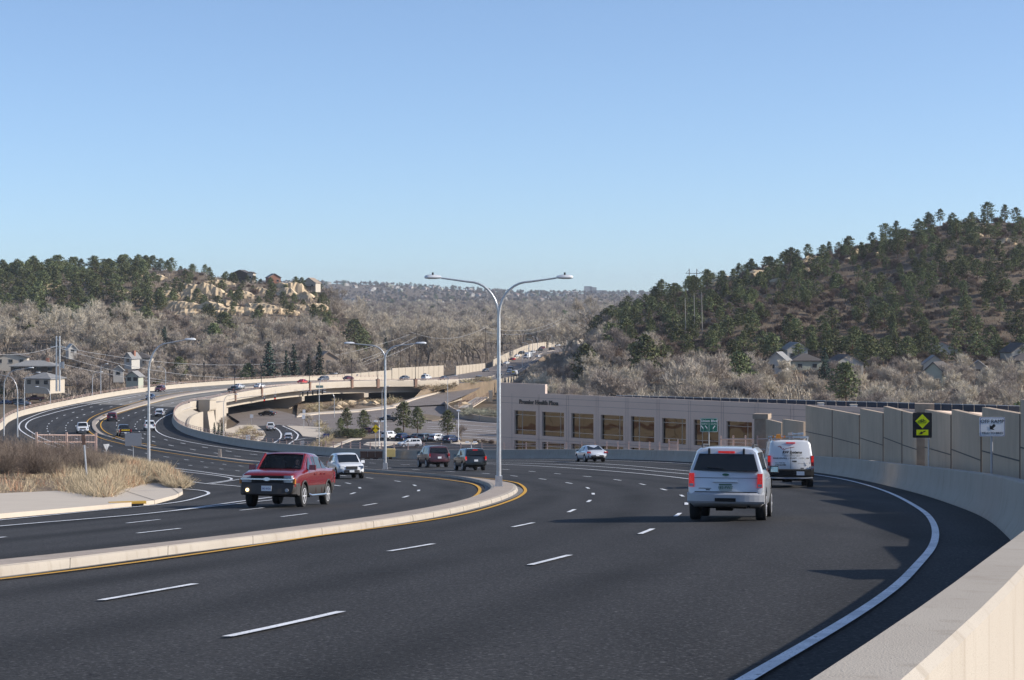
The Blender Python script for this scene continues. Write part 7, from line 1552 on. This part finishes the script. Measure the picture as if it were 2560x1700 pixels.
vt('RW Systems', .165, -.06, 1.56, bold=.007, shear=.25); vt('BOILER CONTROL  |  SECURITY  |  CCTV  |  FIRE', .074, -.02, 1.30, bold=.002); vt('TOLL FREE 800', .07, .47, 1.09); vt('(719) 622-0480', .075, .45, 1.00, bold=.002); vt('www.rwsystems.net', .05, -.52, 1.08)
mb = MB(); mb.box((x0+.005, -.06, 1.445), (.006, .88, .012)); vk(mb, 'logo_rule', M['ink']); vt('Integrated and Electronic Solutions', .05, -.06, 1.40)
mb = MB()
for pts in ([(.56, 1.80), (.49, 1.84), (.42, 1.74)], [(.44, 1.84), (.36, 1.68), (.30, 1.73), (.30, 1.62)], [(.31, 1.64), (.2, 1.73), (-.16, 1.79)]):
    for a, b in zip(pts, pts[1:]): mb.bar((x0+.045, a[0], a[1]), (x0+.045, b[0], b[1]), .01, .022)
vk(mb, 'logo', M['vred'])
for s in (-1, 1): mb = MB(); mb.tube([(-2.1, s*.78, 2.08), (-2.1, s*.82, 2.24), (.3, s*.82, 2.24), (.3, s*.78, 2.08)], .025, 6); vk(mb, 'rack_side', M['galv'])
for x in (-2.1, -1.2, -.3, .3): mb = MB(); mb.bar((x, -.84, 2.26), (x, .84, 2.26), .05); vk(mb, 'rack_bar', M['galv'])
M['alu'] = mat('ladder_aluminium', (.62, .66, .70), .3, metal=.7); M['orange'] = mat('ladder_orange', (.75, .28, .03), .5)
def ladder(y, w, z, m, label, L=3.6):
    r = empty('ladder', p+Matrix.Rotation(R(90-4.5), 3, 'Z') @ Vector((-2.45, y*1.05, z*1.05)), R(90-4.5), label, 'ladder'); r.rotation_euler = v.rotation_euler
    for s in (-1, 1): mb = MB(); mb.box((L/2, s*w/2, 0), (L, .04, .12)); mb.build('rail', M[m], r)
    for i in range(11): mb = MB(); mb.box((.2+i*.32, 0, 0), (.04, w, .04)); mb.build('rung', M['alu'], r)
ladder(.48, .52, 2.42, 'orange', 'orange sided ladder on the left of the van roof'); ladder(-.42, .56, 2.40, 'alu', 'lower aluminium ladder on the right of the van roof'); ladder(-.34, .48, 2.56, 'alu', 'upper aluminium ladder stacked on the right of the van roof')
r = empty('strap_hook', p+Matrix.Rotation(R(85.5), 3, 'Z') @ Vector((-2.45, .54, 2.56)), R(85.5), 'amber bulky fitting tied over the orange ladder end', 'fitting'); mb = MB(); mb.box((0, 0, 0), (.2, .26, .2), taper=.7); mb.build('clamp', M['orange'], r)
# --- hero : red pickup with grey cladding coming towards us
p = Vector((-8.0, 71.6, 0)); p.z = -road_d(p.x, p.y); rz = math.atan2(-math.cos(R(9)), -math.sin(R(9)))
M['clad'] = mat('grey_cladding', (.05, .045, .042), .6)
v = vehicle('avalanche', 'red', p, rz, 'red four door pickup with grey plastic cladding and a chrome bar, coming towards the viewer', 'pickup truck', name='red_pickup', clad=M['clad'], detail=1)
xf = 2.80
mb = MB(); bow(mb, xf+.10, 1.01, .4, .44, .86, 1, .3, .12); bow(mb, xf+.06, .97, .3, .845, .885, 1, .26); vk(mb, 'front_bumper_cover', M['clad'])
mb = MB(); mb.box((xf+.02, 0, 1.055), (.06, 1.16, .12)); mb.box((xf+.03, 0, .925), (.06, 1.10, .12)); vk(mb, 'grille', M['under'])
mb = MB(); mb.box((xf+.055, 0, .995), (.05, 1.88, .045)); mb.box((xf+.085, 0, .995), (.03, .22, .08)); mb.box((xf+.09, 0, .995), (.03, .12, .12)); vk(mb, 'chrome_bar', M['chrome'])
for s in (-1, 1):
    mb = MB(); mb.box((xf-.06, s*.74, 1.075), (.2, .34, .09), rz=-s*.25, taper=.85); mb.box((xf-.06, s*.74, .925), (.2, .34, .08), rz=-s*.25); vk(mb, 'headlight', M['hl'])
    mb = MB(); mb.cyl((xf+.03, s*.70, .62), (1, 0, 0), .06, .05, 14); vk(mb, 'fog_light', M['fog'] if s < 0 else M['hl'])
    mb = MB(); mb.box((xf-.04, s*.95, .93), (.16, .07, .18)); vk(mb, 'turn_signal', M['amber'])
    mb = MB(); mb.tube([(-1.2, s*1.03, .46), (-1.0, s*1.1, .42), (1.0, s*1.1, .42), (1.15, s*1.03, .46)], .045, 8); vk(mb, 'running_board', M['chrome'])
    for x in K['avalanche']['wb']:
        mb = MB(); Rw = .50; pts = [(x+Rw*math.cos(a), s*1.015, .43+Rw*math.sin(a)) for a in [math.pi*i/14 for i in range(15)]]; mb.tube(pts, .03, 6); vk(mb, 'wheel_flare', M['clad'])
mb = MB(); mb.box((xf+.115, 0, .68), (.02, .36, .18)); q = vk(mb, 'front_plate', M['platew']); mb = MB(); put_text(mb, '382-BGA', .085, (xf+.128, 0, .67), (0, 1, 0), (0, 0, 1), depth=.003); vk(mb, 'plate_lettering', M['sblue'], q)
# the driver's head and shoulders behind the windscreen glass, close enough to the pane to be seen
def person(root, x, y, z, label, s=1.0):
    h = empty('person', root.matrix_world @ Vector((0, 0, 0)), 0, label, 'person'); h.rotation_euler = root.rotation_euler; h.location = root.location + root.rotation_euler.to_matrix() @ Vector((x, y, z))
    bm = bmesh.new(); ch = [((0, 0, -.34), .17), ((.0, 0, -.12), .19), ((0.01, 0, .02), .065), ((.03, 0, .10), .085), ((.03, 0, .2), .10), ((.02, 0, .27), .075)]
    vv = [bm.verts.new(c) for c, _ in ch]; [bm.edges.new((a, b)) for a, b in zip(vv, vv[1:])]; sh = []
    for sy in (-1, 1):
        a = bm.verts.new((0, sy*.19, -.09)); b = bm.verts.new((.12, sy*.22, -.33)); c = bm.verts.new((.36, sy*.16, -.28)); bm.edges.new((vv[1], a)); bm.edges.new((a, b)); bm.edges.new((b, c)); sh += [.075, .055, .04]
    nose = bm.verts.new((.135, 0, .145)); bm.edges.new((vv[4], nose)); sh.append(.018)
    me = bpy.data.meshes.new('body'); bm.to_mesh(me); bm.free(); o = bpy.data.objects.new('body', me); COL.objects.link(o); md = o.modifiers.new('s', 'SKIN'); 
    for d, rr_ in zip(me.skin_vertices[0].data if me.skin_vertices else [], [c[1] for c in ch]+sh): d.radius = (rr_, rr_)
    if not me.skin_vertices: pass
    o.modifiers.new('u', 'SUBSURF').levels = 1
    bpy.context.view_layer.update(); m2 = bpy.data.meshes.new_from_object(o.evaluated_get(bpy.context.evaluated_depsgraph_get())); bpy.data.objects.remove(o)
    m2.materials.clear(); m2.materials.append(M['cloth']); m2.materials.append(M['skin'])
    for pl in m2.polygons: pl.material_index = 1 if pl.center.z > -.02 or pl.center.x > .2 else 0; pl.use_smooth = True
    o = bpy.data.objects.new('body', m2); COL.objects.link(o); o.parent = h
    mb = MB(); mb.lathe((.01, 0, .17), [(.0, .135), (.07, .125), (.112, .06), (.116, 0), (.11, -.08), (.085, -.13)], 12); hr = mb.build('hair', M['hair'], h, 60); hr.scale = (.94, .95, 1); hr.location = (-.018, 0, 0)
    mb = MB(); [mb.cyl((.118, sy*.036, .175), (1, 0, 0), .02, .02, 8) for sy in (-1, 1)]; mb.build('sunglasses', M['ink'], h)
    mb = MB(); mb.box((.128, 0, .085), (.01, .045, .012)); mb.build('mouth', M['vred'], h)
    return h
bpy.context.view_layer.update()
# clear windscreen of the red pickup so that the driver shows
gl = mat('clear_windscreen', (.02, .025, .03), .03, spec=.6, alpha=.18)
v = bpy.data.objects['red_pickup']
for c in v.children:
    if c.name.startswith('windshield'): c.data.materials[0] = gl
    if c.name == 'body' or c.name.startswith('body.'): BODY = c
# cut the screen opening into the red pickup's shell and give it a dark cabin
def open_screen(body, kind):
    k = K[kind]; A = k['st'][k['rf']]; B = k['st'][k['cw']]; bm = bmesh.new(); bm.from_mesh(body.data)
    dele = [f for f in bm.faces if A[0]-.0 < f.calc_center_median().x < B[0] and f.calc_center_median().z > A[2]+.0 and abs(f.calc_center_median().y) < .80 and f.normal.x > .35]
    bmesh.ops.delete(bm, geom=dele, context='FACES'); bm.to_mesh(body.data); bm.free()
open_screen(BODY, 'avalanche')
_k = K['avalanche']; _A = ring(_k['st'][_k['rf']]); _B = ring(_k['st'][_k['cw']])
for s in (-1, 1):
    mb = MB(); a = Vector((_B[7].x-.02, s*_B[7].y*1.03, _B[7].z-.03)); b = Vector((_A[7].x+.0, s*_A[7].y*1.05, _A[7].z-.0)); mb.tube([a+Vector((.05, 0, -.04)), a.lerp(b, .5)+Vector((0, 0, .005)), b], [.055, .05, .06], 8); mb.build('windscreen_pillar', PT['red'], v, 60)
mb = MB(); mb.box((.95, 0, 1.16), (.7, 1.7, .06)); mb.build('dashboard', M['under'], v)
for s in (-1, 1): mb = MB(); mb.box((-.1, s*.42, 1.2), (.22, .5, .75), ry=-.15); mb.box((-.2, s*.42, 1.62), (.14, .28, .2)); mb.build('seat', M['trim'], v)
mb = MB(); pts = [(.55+.05*math.sin(a), .42+.19*math.cos(a), 1.28+.17*math.sin(a)) for a in [i*math.pi/8 for i in range(17)]]; mb.tube(pts, .016, 6); mb.build('steering_wheel', M['trim'], v)
bpy.context.view_layer.update()
person(v, .34, .42, 1.40, 'driver in sunglasses with brown hair behind the wheel of the red pickup')
def car_at(kind, col, px, py, label, out=True, fn=unproj, rz=None, **k):
    p = fn(px, py); a = lane_heading(p, out) if rz is None else rz
    return vehicle(kind, col, p, a, label, {'suv': 'car', 'cuv': 'car', 'sedan': 'car', 'pickup': 'pickup truck', 'van': 'van', 'boxtruck': 'truck'}[kind], **k)
car_at('cuv', 'white', 864, 1196, 'white crossover car coming towards the viewer behind the red pickup', out=False, name='white_crossover', rz=R(-90+15), hlon=False, scale=1.0)
car_at('suv', 'maroon2', 1082, 1168, 'dark maroon boxy sport utility vehicle driving away beside the charcoal one', name='maroon_suv', rz=R(90+16), scale=1.08, plate='platew')
car_at('suv', 'charcoal', 1174, 1176, 'charcoal sport utility vehicle with red tail lights driving away', name='charcoal_suv', rz=R(90+14), braking=True, rack=1, scale=.985)
car_at('sedan', 'silver', 1476, 1154.5, 'silver sedan driving away alone beside the grey barrier', name='silver_sedan', rz=R(90+13), scale=1.14)
D0 = dict(detail=0, cut=True)
car_at('pickup', 'white', 206, 1083, 'white pickup coming round the far left curve beside the median', out=False, name='white_pickup', **D0)
q = car_at('pickup', 'black', 309, 1090, 'black pickup with a yellow lettered tailgate banner behind the grey sign back', name='black_pickup', **D0)
mb = MB(); mb.box((-2.87, 0, 1.05), (.03, 1.5, .24)); f = mb.build('banner', M['ink'], q); mb = MB(); put_text(mb, '550-30-BLUE', .24, (-2.895, 0, 1.05), (0, -1, 0), (0, 0, 1), depth=.01, bold=.01); mb.build('lettering', M['syellow'], f)
car_at('suv', 'white', 373, 1076, 'white minivan driving away just behind the left street lamp', name='white_minivan', **D0)
car_at('cuv', 'maroon', 281, 1052, 'dark maroon car driving away over the nose of the median at the left', name='maroon_car', scale=1.05, **D0)
car_at('cuv', 'silver', 400, 1041, 'silver grey hatchback driving away beside the inner barrier at the left', name='silver_hatchback', **D0)
car_at('suv', 'maroon', 400, 980, 'dark red sport utility vehicle coming along the outer lanes of the curve', out=False, name='red_suv', **D0)
car_at('sedan', 'blue', 376, 999, 'dark blue sedan coming just below the dark red vehicle on the curve', out=False, name='blue_sedan', **D0)
car_at('pickup', 'black', 586, 981, 'black pickup driving away at the start of the bridge', name='black_pickup', scale=.95, **D0)
car_at('sedan', 'silver', 598, 972, 'silver sedan driving away just past the black pickup on the bridge', name='silver_sedan', **D0)
car_at('sedan', 'white', 649, 971, 'white sedan driving away alone on the bridge', name='white_sedan', **D0)
car_at('sedan', 'bright', 757, 960, 'red sedan driving away on the middle of the bridge', name='red_sedan', scale=1.02, **D0)
for (k, c, px, py, Y, out, lb, nm) in (('suv', 'grey', 808, 954, 640, False, 'grey car coming at the far part of the bridge, right of the red sedan', 'grey_car'), ('sedan', 'maroon', 871, 950.5, 650, True, 'small red car on the bridge behind the railing, left of the double lamp', 'red_car'), ('sedan', 'grey', 1011, 949.5, 668, False, 'grey sedan on the bridge right of the double lamp', 'grey_sedan'), ('suv', 'white', 1066, 949.5, 675, True, 'white car near the right end of the bridge', 'white_car'), ('sedan', 'grey', 1111, 950, 700, True, 'grey car behind the dry bushes past the bridge end', 'grey_car'),
    ('suv', 'teal', 1199, 951.5, 722, True, 'slate coloured car driving away past the bridge beside the ramp', 'slate_car'), ('sedan', 'grey', 1214, 930, 800, False, 'grey car on the inner lanes beside the gap in the sound walls', 'grey_car'), ('suv', 'grey', 1250, 945, 760, True, 'blue grey car half behind the tall median lamp pole', 'blue_grey_car'), ('sedan', 'charcoal', 1249, 916, 905, False, 'dark car left of the tall lamp pole by the long sound wall', 'dark_car'),
    ('van', 'white', 1288, 938, 850, True, 'white delivery van with a yellow panel, right of the tall lamp pole', 'delivery_van'), ('suv', 'white', 1275, 933, 868, True, 'white car just behind the delivery van with the yellow panel', 'white_car'), ('cuv', 'grey', 1276.5, 925, 900, True, 'grey car two ahead of the delivery van', 'grey_car'), ('sedan', 'white', 1266, 911, 940, False, 'white car coming below the bright red one on the far road', 'white_car'),
    ('sedan', 'bright', 1281, 901, 985, False, 'bright red small car coming down the far road', 'red_car'), ('sedan', 'white', 1292, 893, 1030, False, 'white car coming behind the bright red one on the far road', 'white_car'), ('suv', 'charcoal', 1303, 886, 1065, False, 'dark car left of the box truck on the far road', 'dark_car'), ('cuv', 'silver', 1331, 884, 1085, False, 'silver car right behind the box truck on the far road', 'silver_car'), ('sedan', 'white', 1346, 894, 1030, True, 'white sedan right of the dirt median on the far road', 'white_sedan'),
    ('suv', 'charcoal', 1349, 879, 1130, False, 'lower of two dark cars high on the far road', 'dark_car'), ('suv', 'maroon', 1355, 873, 1190, False, 'upper dark maroon car high on the far road', 'dark_car'), ('suv', 'black', 1380, 876, 1170, True, 'black car just left of the far utility pole', 'black_car'), ('sedan', 'white', 1394, 866, 1270, False, 'small white car near the top of the far road', 'white_car')):
    p = pt(px, py, Y); a = math.atan2(100, 30+max(0, (Y-900))*.12) if Y > 720 else R(66); vehicle(k, c, p, a+(0 if out else math.pi), lb, 'van' if k == 'van' else 'car', name=nm, detail=0, cut=False, slope=False)
q = [o for o in bpy.data.objects if o.name.startswith('delivery_van')][0]; mb = MB(); mb.box((-2.83, 0, 1.55), (.04, 1.3, .8)); mb.build('yellow_panel', M['syellow'], q)
p = pt(1319, 897, 1010); q = vehicle('boxtruck', 'white', p, math.atan2(-100, -45), 'white box truck coming down the far road', 'truck', name='box_truck', detail=0, cut=False, slope=False); mb = MB(); mb.box((-1.1, 0, 2.1), (4.5, 2.3, 2.5)); mb.build('cargo_box', M['platew'], q); mb = MB(); mb.box((-1, 0, .7), (4.6, .9, .3)); mb.build('chassis', M['under'], q)
# lower street and car park
for (k, c, px, py, rz, lb, nm, x) in (('pickup', 'white', 676, 1076, 100, 'white pickup with an orange patch on the turning lane under the bridge', 'white_pickup', {}), ('cuv', 'silver', 721, 1101, 95, 'silver hatchback with bicycles on its roof on the turning lane', 'silver_hatchback', {}), ('sedan', 'black', 668, 1040, 160, 'black car in the deep shade under the bridge', 'black_car', {}),
    ('suv', 'white', 1024, 1119, 195, 'white sport utility vehicle driving across the parking lot', 'white_suv', dict(scale=1.02)), ('suv', 'white', 975, 1098, 60, 'white vehicle parked left of the tallest pine', 'white_suv', {}), ('cuv', 'blue', 1007, 1101, 65, 'slate blue car parked first left of the dark ones', 'blue_car', dict(scale=.98)), ('sedan', 'charcoal', 1042, 1100, 65, 'dark grey sedan parked behind the white moving vehicle', 'dark_sedan', {}), ('suv', 'teal', 1066, 1104, 60, 'grey station wagon parked in the middle of the row', 'grey_wagon', {}), ('cuv', 'white', 1096, 1104, 50, 'white crossover parked second from the right of the row', 'white_crossover', dict(scale=1.05)), ('cuv', 'blue', 1129, 1107, 55, 'dark blue hatchback parked at the right end of the row', 'blue_hatchback', {}),
    ('pickup', 'black', 970, 1054, 175, 'dark red and black car waiting on the cross street behind the lamp', 'dark_car', dict(scale=.9)), ('sedan', 'maroon', 918, 1084, 175, 'maroon car half hidden behind the second lot pine', 'maroon_car', {}),
    ('pickup', 'maroon', 87, 1003, 185, 'maroon pickup parked beyond the outer barrier of the left curve', 'maroon_pickup', {}), ('suv', 'charcoal', 40, 1012, 175, 'dark car parked beyond the barrier, behind the left street lamps', 'dark_car', {}), ('sedan', 'grey', 57, 1015, 170, 'grey car parked right of the dark one beyond the barrier', 'grey_car', {}), ('sedan', 'blue', 12, 1012, 180, 'dark car cut by the left edge of the view beyond the barrier', 'dark_car', {})):
    p = low(px, py); vehicle(k, c, p+Vector((0, 0, .04)), R(rz), lb, 'pickup truck' if k == 'pickup' else 'car', name=nm, detail=0, cut=px > 900, slope=False, **x)
q = [o for o in bpy.data.objects if o.name.startswith('silver_hatchback') and o.location.x > -60 and o.location.z < -28][0]
for sx in (-.35, .35):
    r = empty('bicycle', q.location+Vector((sx, 0, 1.75)), q.rotation_euler.z, 'bicycle carried on the roof of the silver hatchback, the %s one' % ('left' if sx < 0 else 'right'), 'bicycle')
    for x in (-.5, .5): mb = MB(); mb.tube([(x+.32*math.cos(t*math.pi/8), 0, .35+.32*math.sin(t*math.pi/8)) for t in range(17)], .02, 4); mb.build('wheel', M['tyre'], r)
    mb = MB(); mb.bar((-.5, 0, .35), (-.15, 0, .8), .04); mb.bar((-.15, 0, .8), (.35, 0, .78), .04); mb.bar((.35, 0, .85), (.5, 0, .35), .04); mb.bar((-.5, 0, .35), (0, 0, .35), .04); mb.bar((0, 0, .35), (.35, 0, .78), .04); mb.build('frame', M['alu'], r)
    mb = MB(); mb.bar((-.17, 0, .9), (-.0, 0, .9), .07); mb.build('saddle', M['trim'], r); mb = MB(); mb.bar((.35, -.25, .92), (.35, .25, .92), .03); mb.build('handlebar', M['trim'], r)
# ---------------------------------------------------------------- air
hz = bpy.data.materials.new('haze'); hz.use_nodes = True; t = hz.node_tree; t.nodes.clear()
pv = t.nodes.new('ShaderNodeVolumePrincipled'); pv.inputs['Color'].default_value = (.80, .88, 1.0, 1); pv.inputs['Density'].default_value = 5.5e-5; pv.inputs['Anisotropy'].default_value = 0.2
ou = t.nodes.new('ShaderNodeOutputMaterial'); t.links.new(pv.outputs['Volume'], ou.inputs['Volume'])
mb = MB(); mb.box((0, 3900, 15), (13000, 8200, 160)); o = mb.build('haze', hz); tag(o, kind='stuff')
